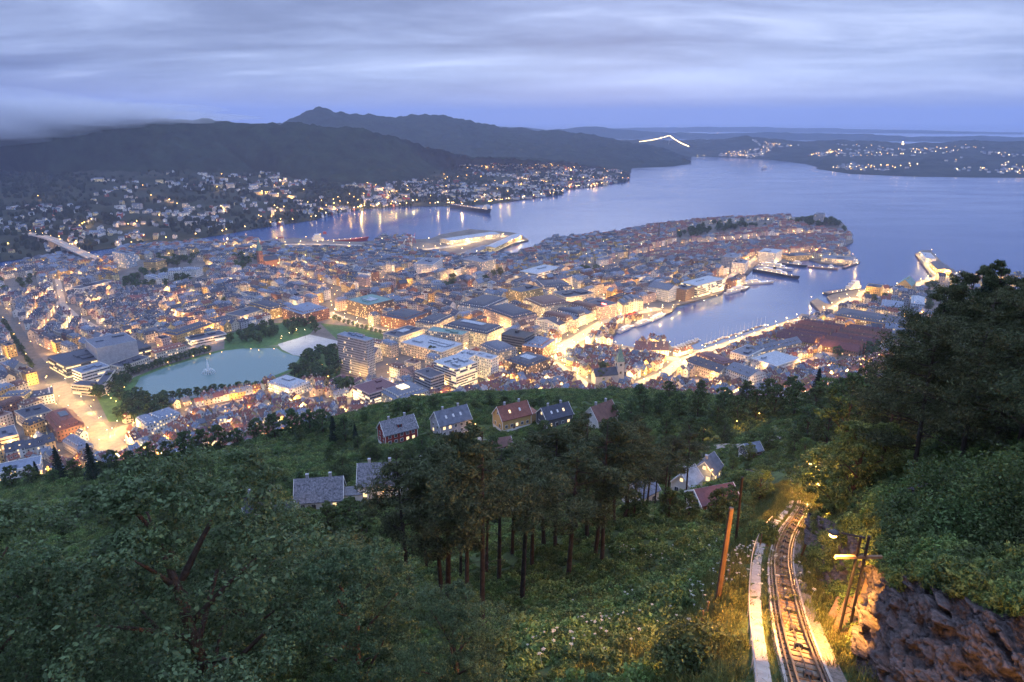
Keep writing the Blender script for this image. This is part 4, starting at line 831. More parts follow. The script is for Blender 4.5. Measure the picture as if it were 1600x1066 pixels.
def fill():
    for si, (c0, a, kind) in enumerate(SD):
        w0, w1, d, h0, h1, roofs, walls, rcols, (street, yard) = KIND[kind]; ca, sa = math.cos(a), math.sin(a); r = random.Random(100 + si)
        ext = 330; yrow = -ext; side = 0
        while yrow < ext:
            xx = -ext + r.uniform(0, 20); run = 0
            while xx < ext:
                w = r.uniform(w0, w1); lx = xx + w / 2; xx += w + (0.4 if r.random() < 0.8 else 2.5); run += w
                if run > 75: xx += street; run = 0
                dd = d * r.uniform(0.88, 1.1); c = (c0[0] + lx * ca - yrow * sa, c0[1] + lx * sa + yrow * ca)
                if not (-1100 < c[0] < 1500 and 540 < c[1] < 2700): continue
                dist2 = ((SDC - np.array(c)) ** 2).sum(1)
                if dist2.argmin() != si: continue
                k = cell(c)
                if k is None or not FREE[k] or NBM[k]: continue
                z = gz(*c); u, v, dep = project(c[0], c[1], z + 8)
                if not (-25 < u < 1625) or v > 735: continue
                k = cell(c)
                if k is None or hill_r(*c) > z + 1.5 or NBM[k] or not FREE[k]: continue
                if blocked(c, w / 2, dd / 2, a): continue
                h = r.uniform(h0, h1); rf = r.choice(roofs); rh = {'gable': dd * r.uniform(0.36, 0.52), 'hip': r.uniform(3, 4.5), 'mansard': r.uniform(3, 4), 'flat': 0}[rf]
                FILL.append(dict(x=c[0], y=c[1], w=w, d=dd, a=a, z=z, h=h, roof=rf, rh=rh, wall=r.choice(walls), rcol=r.choice(rcols), lit=0.07 if kind == 'terrace' else 0.11, kind=kind, dep=dep, u=u, v=v,
                                 dormer=r.choice([0, 1, 1, 2]), along=(w >= dd) if r.random() < 0.7 else (w < dd), size=h * w / dep ** 2))
            side ^= 1
            if not side:
                for k in range(-11, 12):
                    lx = k * 29.0 + (yrow % 13); ly = yrow + d / 2 + street / 2; c = (c0[0] + lx * ca - ly * sa, c0[1] + lx * sa + ly * ca)
                    if ((SDC - np.array(c)) ** 2).sum(1).argmin() != si or cell(c) is None or not FREE[cell(c)]: continue
                    u, v, dep = project(c[0], c[1], gz(*c) + 8)
                    if -10 < u < 1610 and v < 735 and hill_r(*c) < gz(*c) + 1: LANES.append((c, dep))
            yrow += d + (yard if side else street)
fill()
print('filler buildings', len(FILL))
REFS = [('the lake fountain', hit_city(326, 583)), ('the grey office tower', hit_city(556, 588)), ('the brick church', hit_city(408, 418)), ('the stone church', hit_city(967, 592)), ('the black glass cube', hit_city(810, 535)), ('the floodlit ochre block', hit_city(820, 470)), ('the concert hall', hit_city(150, 560)), ('the white museum', hit_city(270, 440)), ('the bank on the quay', hit_city(1095, 460)), ('the fortress tower', hit_city(1366, 462)), ('the peninsula tower block', hit_city(1279, 357)), ('the station roof', hit_city(40, 735)), ('the converted silo tower', hit_city(1143, 425)), ('the layered white block', hit_city(845, 435)), ('the bridge end', hit_city(178, 420)), ('the brick hotel', hit_city(478, 498))]
ROOFWORD = {'gable': 'gabled', 'hip': 'hipped', 'mansard': 'mansard', 'flat': 'flat'}
def place_fill():
    small = sorted([s for s in FILL if s['kind'] in ('terrace', 'old')], key=lambda s: -s['size']); big = sorted([s for s in FILL if s['kind'] not in ('terrace', 'old')], key=lambda s: -s['size'])
    rest = small[300:] + big[300:]; cnt = {}
    chosen = [(s, 'town_house') for s in small[:300]] + [(s, 'apartment_building') for s in big[:300]]
    for s, nm in chosen:
        s['ref'] = min(range(len(REFS)), key=lambda i: math.hypot(s['x'] - REFS[i][1][0], s['y'] - REFS[i][1][1])); s['rd'] = math.hypot(s['x'] - REFS[s['ref']][1][0], s['y'] - REFS[s['ref']][1][1])
    for s, nm in sorted(chosen, key=lambda q: q[0]['rd']):
        desc = f"{s['wall']} {nm.split('_')[-1]} with {s['rcol']} {ROOFWORD[s['roof']]} roof"; k = (desc, s['ref']); cnt[k] = cnt.get(k, 0) + 1
        s['lod'] = 0 if s['dep'] < 1150 else 1
        pos = 'nearest' if cnt[k] == 1 else ordinal(cnt[k]) + ' nearest'
        build_one(s, nm, f"{desc}, {pos} such to {REFS[s['ref']][0]}", 'house' if nm == 'town_house' else 'building', 'small houses of the old quarters' if nm == 'town_house' else 'city blocks')
    parts = {k: MB() for k in PARTS}; r = random.Random(77)
    for s in rest: make_building(s, parts, WIDX[s['wall']], RIDX[s['rcol']], r, 1 if s['dep'] < 1500 else 2)
    root = empty('distant_city_houses'); tag(root, 'mass of farther roofs and walls filling the city between the named blocks', 'houses', kind='stuff')
    for k in PARTS:
        mats = {'wall': ['wall ' + q for q in WALLS], 'trim': ['wall ' + q for q in WALLS], 'roof': ['roof ' + q for q in ROOFS], 'windows': ['glass dark'], 'lit_windows': ['window lit']}[k]
        if parts[k].f: tag(parts[k].build({'wall': 'walls', 'roof': 'roofs', 'trim': 'roof_trim'}.get(k, k), mats, root), kind='stuff')
place_fill()
LIGHTS = {}
def light_data(power, color, r):
    k = (round(power), color, r)
    if k not in LIGHTS:
        l = bpy.data.lights.new('lamp_light', 'POINT'); l.energy = power; l.color = color; l.shadow_soft_size = r; l.cycles.use_multiple_importance_sampling = False; LIGHTS[k] = l
    return LIGHTS[k]
WARM = (1.0, 0.48, 0.11); MIDW = (1.0, 0.585, 0.17); COOL = (1.0, 0.84, 0.58)
# suburb on the far shore and on the island
def far_houses():
    parts = {k: MB() for k in PARTS}; r = random.Random(5); lamps = MB(); n = 0
    Fs = GA[:46]
    for i in range(2600):
        j = int(44 * r.random() ** 1.15); c = r.randint(30, 517); p = Fs[j, c] + (Fs[min(j + 1, 45), c] - Fs[j, c]) * r.random()
        if fbm(p[0] / 160, p[1] / 160, 2, 3) < -0.28: continue
        u, v, dep = project(*p)
        if u < 145 and 272 < v < 322: continue
        if not (-10 < u < 1000): continue
        big = r.random() < 0.12
        S = dict(x=p[0], y=p[1], w=r.uniform(20, 36) if big else r.uniform(9, 15), d=r.uniform(11, 14) if big else r.uniform(8, 10), a=r.uniform(-0.5, 0.5) + (1.57 if r.random() < 0.4 else 0), z=p[2], h=r.uniform(9, 14) if big else r.uniform(5.5, 8), roof='flat' if big and r.random() < 0.5 else 'gable', rh=3.5, lit=0.16)
        make_building(S, parts, WIDX[r.choice(['white', 'white', 'white', 'cream', 'pale yellow', 'grey', 'pale blue', 'red'])], RIDX[r.choice(['dark slate', 'slate grey', 'slate grey', 'brown tile', 'blue-grey'])], r, 2)
    for i in range(3200):
        j = int(44 * r.random() ** 1.3); c = r.randint(30, 517)
        if i < 2300: j = int(min(44, max(1, r.choice([2, 5, 9, 13, 18, 23, 29, 35, 41]) + 2.5 * math.sin(c / 31) + 1.2 * math.sin(c / 11))))
        if i < 2300 and fbm(c / 24, j / 6, 2, 8) < -0.3: continue; p = Fs[j, c] + np.array([r.uniform(-12, 12), r.uniform(-12, 12), 9.0]); u, v, dep = project(*p)
        if u < 145 and 272 < v < 322: continue
        lamps.ball(p, r.uniform(0.8, 1.7), 0 if r.random() < 0.85 else 1, 5, 3)
    for i in range(60):  # along the quays
        c = r.randint(120, 517); p = GA[0, c] + np.array([r.uniform(-5, 5), r.uniform(4, 26), 11.0]); lamps.ball(p, r.uniform(0.8, 1.5), 0 if r.random() < 0.6 else 1, 5, 3)
    for i in range(1700):
        j = int(4 + 52 * r.random() ** 1.2); c = r.randint(4, 470); p = GI[j, c]; u, v, dep = project(*p)
        if fbm(p[0] / 500, p[1] / 500, 2, 6) < 0.02 or not (1060 < u < 1610): continue
        if r.random() < 0.6:
            S = dict(x=p[0], y=p[1], w=r.uniform(10, 20), d=10, a=r.uniform(-0.6, 0.6), z=p[2], h=7, roof='gable', rh=4, lit=0.2); make_building(S, parts, WIDX[r.choice(['white', 'cream', 'grey'])], RIDX['slate grey'], r, 2)
        else: lamps.ball(p + np.array([0, 0, 9]), r.uniform(1.1, 2.0), 0 if r.random() < 0.5 else 1, 5, 3)
    for u, v, z, s in [(1411, 222, 130, 5.0), (1412, 225, 125, 4), (1410, 225, 125, 4), (1062, 238, 20, 3), (1072, 240, 10, 3), (1080, 242, 10, 3), (1090, 243, 10, 3), (1100, 243, 10, 3)]: p = P(u, v, z); lamps.ball((p[0], p[1], z), s * 0.7, 1, 5, 3)
    for i in range(26): p = at_depth(r.uniform(1062, 1126), r.uniform(208, 212), 12600); lamps.ball(p, r.uniform(2.5, 5), 0, 5, 3)
    tr = MB()
    for i in range(7000):
        j = int(45 * r.random()); c = r.randint(10, 517); p = Fs[j, c] + (Fs[min(j + 1, 45), c] - Fs[j, c]) * r.random() + np.array([r.uniform(-9, 9), r.uniform(-9, 9), 0])
        if fbm(p[0] / 90, p[1] / 90, 3, 41) < -0.1 and not (project(*p)[0] < 145): continue
        q = r.uniform(4, 8.5); tr.ball((p[0], p[1], p[2] + q * 0.7), q, 0, 5, 3, r.uniform(0.9, 1.5))
    tag(tr.build('far_shore_trees', 'far forest'), 'dark trees standing between the houses of the far shore', 'trees', kind='stuff')
    root = empty('far_shore_houses'); tag(root, 'countless small pale houses scattered over the far shore and island slopes', 'houses', kind='stuff')
    for k in PARTS:
        mats = {'wall': ['wall ' + q for q in WALLS], 'trim': ['wall ' + q for q in WALLS], 'roof': ['roof ' + q for q in ROOFS], 'windows': ['glass dark'], 'lit_windows': ['window bright']}[k]
        if parts[k].f: tag(parts[k].build({'wall': 'walls', 'roof': 'roofs', 'trim': 'roof_trim'}.get(k, k), mats, root), kind='stuff')
    for i in range(150):
        j = int(40 * r.random() ** 1.5); c = r.randint(60, 517); p = Fs[j, c]; o = bpy.data.objects.new('far_light', light_data(22000, WARM, 1.0)); COL.objects.link(o); o.location = (p[0], p[1] - 8, p[2] + 11); lamps.ball((p[0], p[1] - 8, p[2] + 14), 1.2, 0, 5, 3)
    tag(lamps.build('far_street_lights', ['bulb', 'bulb white']), 'sprinkled yellow lights on the far shore and island slopes', 'lights', kind='stuff')
far_houses()

# ------------------------------------------------------------------ street lamps
LAMP_POLE = {}
def lamp_meshes(h, arm, r, white):
    k = (round(h, 1), arm, round(r, 2), white)
    if k not in LAMP_POLE:
        p = MB(); p.tube([(0, 0, 0), (0, 0, h - 0.4)], [0.11, 0.07], 5); 
        if arm: p.tube([(0, 0, h - 0.5), (0, -arm * 0.6, h + 0.1), (0, -arm, h)], 0.06, 4)
        b = MB(); b.ball((0, -arm, h), r, 0, 6, 4, 0.8)
        c = MB(); c.box((0, -arm), r * 1.4, r * 1.4, h + r * 0.7, h + r * 0.95)
        LAMP_POLE[k] = (p.mesh('pole', 'metal dark'), b.mesh('lamp_globe', 'bulb white' if white else 'bulb'), c.mesh('lamp_cap', 'metal dark'))
    return LAMP_POLE[k]
def lamp(p, z, label, group, power, h=9.0, r=0.35, col=WARM, white=False, arm=1.2, rz=0.0, cat='street lamp', name='street_lamp'):
    root = empty(name, (p[0], p[1], z), rz); tag(root, label, cat, group)
    a, b, c = lamp_meshes(h, arm, r, white); obj('pole', a, root); obj('lamp_globe', b, root); obj('lamp_cap', c, root)
    if power > 0:
        o = bpy.data.objects.new('lamp_light', light_data(power, col, 0.4)); COL.objects.link(o); o.parent = root; o.location = (0, -arm, h - r - 0.45)
    return root
LAMPS = []
def street_lamps():
    r = random.Random(3); n = 0; extra = []
    for nm, pl, hw_, spc, pw, mt, words in ST:
        pts = resample(pl, spc); k = 0
        for i, p in enumerate(pts):
            a, b = pts[max(i - 1, 0)], pts[min(i + 1, len(pts) - 1)]; d = (b - a) / (np.linalg.norm(b - a) + 1e-9); s = 1 if i % 2 else -1
            q = p + np.array([-d[1], d[0]]) * s * (hw_ - 0.8)
            u, v, dep = project(q[0], q[1], gz(*q) + 8)
            if not (-30 < u < 1630): continue
            if hill1(*q) > gz(*q) + 2: continue
            k += 1; LAMPS.append(q); rz = math.atan2(d[1], d[0]) + (0 if s > 0 else math.pi)
            lamp(q, gz(*q), f'{ordinal(k)} lit lamp along {words}', 'lamps along ' + words, pw * 2.5 * r.uniform(0.8, 1.15), 8.5, 0.30 + 0.00022 * dep * r.uniform(0.7, 1.1), MIDW if pw > 4000 else WARM, pw > 4000, 1.4, rz, 'street lamp', 'quay_lamp' if any(q in nm for q in ('quay', 'wharf', 'pier', 'dock', 'harbour')) else 'street_lamp'); n += 1
    return n
print('street lamps', street_lamps())
def lane_lamps():
    """the many lamps in the small streets between the houses: one mesh of globes plus a real light in each"""
    r = random.Random(8); m = MB(); pm = MB(); n = 0; cand = []
    for q, dep in LANES:
        if NBM[cell(q)] or blocked(q, 0.5, 0.5, 0.0, 0.5) or min(math.hypot(q[0] - l[0], q[1] - l[1]) for l in LAMPS) < 14: continue
        cand.append((q, dep))
    r.shuffle(cand); cand = sorted(cand[:900], key=lambda c: c[1])
    root = empty('lane_lamps'); tag(root, 'small lit lamps lining the lanes between the city houses', 'lamps', kind='stuff')
    for i, (q, dep) in enumerate(cand):
        z = gz(*q); hgt = 8.2; m.ball((q[0], q[1], z + hgt), (0.26 + 0.00022 * dep) * r.uniform(0.7, 1.3), 0 if r.random() < 0.75 else 1, 6, 4); pm.tube([(q[0], q[1], z), (q[0], q[1], z + hgt - 0.3)], 0.09, 4)
        if i > 520: continue
        o = bpy.data.objects.new('lane_light', light_data(r.choice((3400, 7000, 11500)), WARM if r.random() < 0.5 else MIDW, 0.5)); COL.objects.link(o); o.parent = root; o.location = (q[0], q[1], z + hgt - 1.4); n += 1
    print('lane lights', n, len(cand))
    tag(m.build('lamp_globes', ['bulb', 'bulb white'], root), kind='stuff'); tag(pm.build('poles', 'metal dark', root), kind='stuff')
lane_lamps()
# park and lakeside globes, harbour floodlights
def px_lamps(lst, words, power, h, r, col, white=False, name='park_lamp', cat='lamp'):
    for i, (u, v) in enumerate(lst):
        p = hit_city(u, v, h); lamp(p, gz(*p), f'{ordinal(i + 1)} glowing lamp {words}', 'lamps ' + words, power, h, r, col, white, 0.0, 0, cat, name)
px_lamps([(302, 556), (281, 545), (262, 566), (392, 545), (404, 547), (428, 545), (439, 529), (463, 516), (422, 512), (346, 550), (328, 553)], 'along the far lake bank and park', 900, 5, 0.42, MIDW)
px_lamps([(194, 605), (192, 617), (169, 617), (173, 622), (181, 627), (146, 625), (201, 621), (205, 630), (216, 624), (257, 626), (154, 653), (214, 652)], 'round the near end of the lake', 1100, 5, 0.42, MIDW)
px_lamps([(276, 636), (298, 630), (309, 627), (334, 625), (350, 620), (420, 607), (473, 586), (482, 600), (510, 556), (503, 570), (525, 572), (430, 612)], 'among the trees on the near lake bank', 1300, 5, 0.45, MIDW)
px_lamps([(820, 478), (836, 472), (806, 482), (1350, 468), (1384, 462), (1404, 458), (1420, 456), (412, 421), (402, 420), (730, 545), (715, 540), (760, 534), (775, 525), (1305, 512), (1330, 516), (1360, 521), (1100, 470), (1120, 462)], 'floodlighting a wall', 5200, 4, 0.4, MIDW, True, 'wall_floodlight', 'floodlight')
px_lamps([(463, 514), (440, 525), (452, 520), (476, 515)], 'on tall masts at the festival square', 3800, 16, 0.4, COOL, True, 'floodlight_mast', 'floodlight')
px_lamps([(684, 316), (757, 304), (700, 312), (645, 313), (722, 318), (618, 316), (592, 318), (745, 312), (563, 322)], 'of the shipyard across the water', 26000, 22, 1.7, MIDW, True, 'floodlight_mast', 'floodlight')
px_lamps([(700, 381), (670, 372), (737, 374), (760, 370), (800, 374), (785, 366), (745, 392), (722, 388)], 'over the container dock', 12000, 16, 0.8, MIDW, True, 'floodlight_mast', 'floodlight')
px_lamps([(392, 386), (402, 382), (432, 372), (478, 370), (500, 366)], 'over the ship quay', 12000, 14, 0.9, MIDW, False, 'floodlight_mast', 'floodlight')
px_lamps([(1188, 400), (1160, 410), (1242, 362), (1166, 404), (1270, 402), (1208, 386), (1340, 411)], 'on the far quay', 7000, 12, 0.7, MIDW, True, 'floodlight_mast', 'floodlight')
px_lamps([(1267, 487), (1288, 482), (1306, 478), (1328, 470), (1352, 463), (1362, 452), (1388, 456), (1418, 434), (1440, 398), (1462, 398), (1484, 424), (1497, 432), (1526, 438), (1536, 448)], 'on the fortress quays', 9000, 10, 0.6, MIDW, True, 'floodlight_mast', 'floodlight')
px_lamps([(1129, 449), (1114, 455), (1098, 460), (1082, 465), (1062, 470), (1051, 480), (1034, 488), (1014, 493), (992, 500), (1166, 443), (1158, 428), (1188, 410), (1214, 408), (1238, 405), (1268, 464), (1286, 458), (1312, 408), (1334, 403), (1300, 405), (1102, 541), (1150, 525), (1200, 508)], 'at the water edge of the harbour', 7000, 7, 0.5, MIDW, True, 'quay_edge_lamp', 'quay lamp')
px_lamps([(52, 365), (50, 368), (58, 367), (86, 360), (106, 363), (146, 362), (30, 372), (12, 380), (205, 378), (214, 362), (236, 352), (258, 354), (275, 350), (335, 352), (352, 342), (440, 308), (462, 300), (408, 338), (486, 338)], 'on the roads across the inlet', 9000, 11, 1.0, WARM, False, 'floodlight_mast', 'floodlight')

# ------------------------------------------------------------------ the long road bridge
def bridge():
    A = [at for at in (P(40, 361, 24), P(56, 366, 26), P(80, 373, 30), P(110, 387, 30), P(140, 401, 27), P(166, 413, 20), P(182, 424, 14))]
    z = [18, 24, 29, 30, 27, 20, 12]; pl = smooth_line([(a[0], a[1], zz) for a, zz in zip(A, z)], 6); root = empty('road_bridge', (pl[20][0], pl[20][1], 0)); off = np.array([pl[20][0], pl[20][1], 0])
    tag(root, 'long lit road bridge on arches crossing the inlet', 'bridge')
    def ribbon(w0, w1, dz0, dz1):
        m = MB(); prev = None
        for i, p in enumerate(pl):
            d = np.array(pl[min(i + 1, len(pl) - 1)]) - np.array(pl[max(i - 1, 0)]); n = np.array([-d[1], d[0], 0]); n /= np.linalg.norm(n); q = np.array(p) - off
            c = [q + n * w0 + (0, 0, dz0), q + n * w1 + (0, 0, dz0), q + n * w1 + (0, 0, dz1), q + n * w0 + (0, 0, dz1)]
            if prev is not None:
                for k in range(4): m.quad(prev[k], prev[(k + 1) % 4], c[(k + 1) % 4], c[k])
            prev = c
        return m
    ribbon(-11, 11, -1.6, 0).build('deck', 'concrete', root); ribbon(-9.5, -1, 0.02, 0.06).build('carriageway', 'paving', root); ribbon(1, 9.5, 0.02, 0.06).build('carriageway', 'paving', root)
    ribbon(-11, -10.6, 0, 1.1).build('railing', 'metal pale', root); ribbon(10.6, 11, 0, 1.1).build('railing', 'metal pale', root); ribbon(-0.4, 0.4, 0, 0.8).build('median', 'metal pale', root)
    for i in range(8, len(pl) - 4, 4):
        p = np.array(pl[i]) - off; m = MB(); d = np.array(pl[i + 1]) - np.array(pl[i - 1]); m.box((p[0], p[1]), 3, 16, -3, p[2] - 1.6, math.atan2(d[1], d[0])); m.build('pier', 'concrete', root)
        if i + 4 < len(pl) - 4:
            q = np.array(pl[i + 4]) - off; m = MB(); pts = []
            for k in range(9): t = k / 8; c = p + (q - p) * t; pts.append((c[0], c[1], 4 + (min(p[2], q[2]) - 7) * math.sin(math.pi * t)))
            m.tube(pts, 1.5, 5); m.build('arch', 'concrete', root)
    for i in range(3, len(pl) - 2, 3):
        p = pl[i]; lamp(p, p[2], f'{ordinal(i // 3)} lamp along the road bridge', 'lamps on the road bridge', 5000, 9, 0.7, WARM, False, 0.0, 0, 'lamp', 'bridge_lamp')
bridge()
def suspension():
    """lit suspension bridge far out over the sound"""
    pa, pb, pc = at_depth(1000, 221.5, 6600), at_depth(1046, 212, 6500), at_depth(1076, 229, 6300); root = empty('suspension_bridge', tuple(pb)); tag(root, 'distant suspension bridge with lights strung on its cables', 'bridge')
    deck = MB(); d0, d1 = pa - pb, pc - pb; zd = -pb[2] + 50
    deck.tube([(d0[0], d0[1], zd), (0, 0, zd + 3), (d1[0], d1[1], zd)], 5, 4); deck.build('deck', 'concrete', root)
    t = MB(); t.box((0, 0), 8, 8, -pb[2], 4); t.build('tower', 'concrete', root)
    for e in (d0, d1):
        c = MB(); pts = [tuple(e * k / 14 - np.array([0, 0, 26 * math.sin(math.pi * k / 14)]) * 0.35) for k in range(15)]; c.tube(pts, 1.2, 4); c.build('cable', 'metal pale', root)
        b = MB()
        for k in range(1, 29): q = e * k / 28 - np.array([0, 0, 26 * math.sin(math.pi * k / 28)]) * 0.35; b.ball((q[0], q[1], q[2] + 2), 2.6, 0, 5, 3)
        tag(b.build('cable_lights', 'bulb white', root), kind='stuff')
suspension()

# ------------------------------------------------------------------ trees and bushes
def leaf_cloud(centres, radii, per, size, flat=1.0, seed=1, thin=1.0, droop=0.0):
    """small leaf faces spread through the volume of many clumps; returns verts, quads"""
    g = np.random.default_rng(seed); n = len(centres) * per; c = np.repeat(centres, per, 0); rr = np.repeat(radii, per)
    d = g.normal(size=(n, 3)); d /= np.linalg.norm(d, axis=1)[:, None]; rad = rr * (0.35 + 0.65 * g.random(n) ** 0.5)
    p = c + d * rad[:, None] * np.array([1, 1, flat])
    nrm = d * 0.7 + g.normal(size=(n, 3)) * 0.6 + np.array([0, 0, 0.35]); nrm /= np.linalg.norm(nrm, axis=1)[:, None]
    t = np.cross(nrm, g.normal(size=(n, 3))); t /= np.linalg.norm(t, axis=1)[:, None] + 1e-9; b = np.cross(nrm, t)
    s = size * np.clip(np.exp(g.normal(size=n) * 0.42), 0.4, 2.1)[:, None]
    V = np.stack([p - t * s, p - b * s * 0.55 * thin + nrm * s * 0.1, p + t * s, p + b * s * 0.55 * thin + nrm * s * 0.1], 1)
    V[..., 2] -= droop * s
    return V.reshape(-1, 3), np.arange(n * 4).reshape(-1, 4)
def limb(m, p0, p1, r0, r1, sag=0.0, n=5, seg=4):
    p0, p1 = np.array(p0, float), np.array(p1, float); pts = []
    for k in range(seg + 1): t = k / seg; q = p0 + (p1 - p0) * t; q[2] += sag * math.sin(math.pi * t); pts.append(tuple(q))
    m.tube(pts, [r0 + (r1 - r0) * k / seg for k in range(seg + 1)], n)
def deciduous(seed, h, cw, nclump, per, leaf, mat, bare=0.25, tight=1.0):
    """tapered trunk with limbs and an uneven crown of lobes; unit: metres"""
    g = random.Random(seed); trunk = MB(); lobes = []
    trunk.tube([(0, 0, -0.8), (0.02 * h * g.uniform(-1, 1), 0.02 * h * g.uniform(-1, 1), h * 0.35), (0.04 * h * g.uniform(-1, 1), 0.03 * h * g.uniform(-1, 1), h * 0.8)], [h * 0.024, h * 0.018, h * 0.006], 7)
    nl = 9 + int(h / 2)
    for i in range(nl):
        q = i * 2.4 + g.uniform(-0.4, 0.4); f = bare + (0.98 - bare) * ((i + 0.5) / nl); wid = cw * (math.sin(math.pi * min(1, (f - bare) / (1.06 - bare) * 0.86 + 0.13)) ** 0.75) * g.uniform(0.72, 1.12)
        e = (math.cos(q) * wid * 0.62, math.sin(q) * wid * 0.62, h * f); limb(trunk, (0, 0, h * max(0.12, f - 0.25)), e, h * 0.011, h * 0.003, h * 0.01, 5, 3); lobes.append((e, wid * 0.5))
    lobes.append(((0, 0, h * 0.93), cw * 0.34)); C = []; R = []
    gg = np.random.default_rng(seed)
    for k in range(nclump):
        e, w = lobes[k % len(lobes)]; d = gg.normal(size=3); d /= np.linalg.norm(d); d[2] = abs(d[2]) * 0.75 if gg.random() < 0.72 else d[2] * 0.6
        C.append(np.array(e) + d * w * (0.55 + 0.5 * gg.random())); R.append(w * gg.uniform(0.24, 0.46) * tight)
    v, q = leaf_cloud(np.array(C), np.array(R), per, leaf, 0.75, seed, 1.0, 0.15)
    return trunk.mesh('trunk', 'bark', True), nmesh('crown', v, q, mat)
def pine(seed, h, cw, bare, ntuft, per, needle):
    """tall bare reddish trunk, irregular horizontal limbs and flat pads of needles"""
    g = random.Random(seed); gg = np.random.default_rng(seed); m = MB(); bx, by = g.uniform(-0.03, 0.03) * h, g.uniform(-0.03, 0.03) * h
    def ax(f): return np.array([bx * math.sin(f * 2.2), by * math.sin(f * 1.7), h * f])
    m.tube([tuple(ax(f) + (0, 0, -0.9 if f == 0 else 0)) for f in (0, 0.2, 0.4, 0.6, 0.8, 0.96)], [h * 0.0145, h * 0.012, h * 0.0105, h * 0.008, h * 0.005, h * 0.0015], 7)
    C = []; R = []; nl = int(26 * (1 - bare) / 0.5)
    for i in range(nl):
        f = bare + (0.97 - bare) * (i + g.random() * 0.6) / nl; rel = (f - bare) / (1 - bare); L = cw * (0.55 + 0.75 * math.sin(math.pi * min(1, rel * 0.9 + 0.18))) * g.uniform(0.55, 1.1) * (1.0 - 0.55 * rel ** 3); q = g.uniform(0, 6.28)
        a = ax(f); e = a + np.array([math.cos(q) * L, math.sin(q) * L, L * g.uniform(-0.05, 0.38)]); limb(m, a, e, h * 0.0042, h * 0.001, -L * 0.06, 4, 4)
        k = max(2, int(ntuft / nl))
        for j in range(k):
            t = 0.38 + 0.66 * (j + g.random()) / k; s = L * 0.22; C.append(a + (e - a) * min(t, 1.03) + np.array([g.uniform(-s, s), g.uniform(-s, s), g.uniform(0, 0.25) * L * 0.4])); R.append(L * g.uniform(0.13, 0.24) + 0.1)
    for i in range(3 + int(bare * 8)):  # dead lower branches
        f = g.uniform(bare * 0.5, bare); q = g.uniform(0, 6.28); L = cw * g.uniform(0.25, 0.6); limb(m, ax(f), ax(f) + np.array([math.cos(q) * L, math.sin(q) * L, L * 0.2]), h * 0.002, h * 0.0007, 0.1, 3, 3)
    v, q = leaf_cloud(np.array(C), np.array(R), per, needle, 0.5, seed, 0.42)
    return m.mesh('trunk', 'pine bark', True), nmesh('crown', v, q, 'needles')
def spruce(seed, h, cw, per, needle):
    g = random.Random(seed); m = MB(); m.tube([(0, 0, -0.8), (0, 0, h * 0.5), (0, 0, h)], [h * 0.016, h * 0.010, h * 0.001], 6); C = []; R = []
    nl = 120
    for i in range(nl):
        f = 0.08 + 0.92 * i / nl; L = cw * (1 - f) ** 0.85 * g.uniform(0.7, 1.12) + 0.1; q = i * 2.39996
        for t in (0.35, 0.65, 0.95): C.append((math.cos(q) * L * t, math.sin(q) * L * t, h * f - L * 0.28 * t)); R.append(L * 0.2 + 0.09)
        if i % 3 == 0: limb(m, (0, 0, h * f), (math.cos(q) * L * 0.9, math.sin(q) * L * 0.9, h * f - L * 0.25), h * 0.002, h * 0.0006, 0, 3, 2)
    v, q = leaf_cloud(np.array(C), np.array(R), per, needle, 0.55, seed, 0.45, 0.3)
    return m.mesh('trunk', 'bark', True), nmesh('crown', v, q, 'spruce needles')
def bush(seed, r, n, per, leaf, mat):
    gg = np.random.default_rng(seed); C = gg.normal(size=(n, 3)); C /= np.linalg.norm(C, axis=1)[:, None]; C[:, 2] = np.abs(C[:, 2]) * 0.8; C *= (r * gg.uniform(0.45, 0.95, n))[:, None]
    v, q = leaf_cloud(C, r * gg.uniform(0.2, 0.42, n), per, leaf, 0.8, seed); return nmesh('foliage', v, q, mat)
PROTO = {
    'maple': [deciduous(21 + i, 14, 6.6, 560, 135, 0.068, 'leaf maple', 0.06, 0.62) for i in range(3)],
    'broad': [deciduous(31 + i, 13, 5.2, 230, 44, 0.20, 'leaf', 0.14, 0.8) for i in range(4)],
    'light': [deciduous(41 + i, 11, 4.6, 230, 56, 0.13, 'leaf bright', 0.12, 0.8) for i in range(3)],
    'city': [deciduous(51 + i, 10, 4.2, 60, 16, 0.55, 'leaf', 0.22) for i in range(3)],
    'pine': [pine(61 + i, 20, 3.7, 0.40 + 0.06 * i, 300, 60, 0.155) for i in range(4)],
    'wide pine': [pine(71 + i, 20, 6.0, 0.12 + 0.05 * i, 560, 56, 0.15) for i in range(3)],
    'spruce': [spruce(81 + i, 15, 3.4, 26, 0.22) for i in range(2)],
}
TREES = []
def tree(kind, p, h, label, group, name=None, wid=1.0, rz=None, idx=None, lean=(0, 0)):
    base = {'maple': 14, 'broad': 13, 'light': 11, 'city': 10, 'pine': 20, 'wide pine': 20, 'spruce': 15}[kind]; k = idx if idx is not None else len(TREES)
    tr, cr = PROTO[kind][k % len(PROTO[kind])]; s = h / base
    root = empty(name or {'maple': 'maple_tree', 'pine': 'pine_tree', 'wide pine': 'pine_tree', 'spruce': 'spruce_tree'}.get(kind, 'leafy_tree'), tuple(p), rng.uniform(0, 6.28) if rz is None else rz, (s * wid, s * wid, s))
    root.rotation_euler = (lean[0], lean[1], root.rotation_euler[2])
    if kind == 'pine': root.rotation_euler = (rng.uniform(-0.05, 0.05), rng.uniform(-0.05, 0.05), root.rotation_euler[2]); root.scale = (s * wid * rng.uniform(0.8, 1.25),) * 2 + (s * rng.uniform(0.88, 1.06),)
    tag(root, label, 'tree', group); obj('trunk', tr, root); obj('crown', cr, root); TREES.append((p, h)); return root
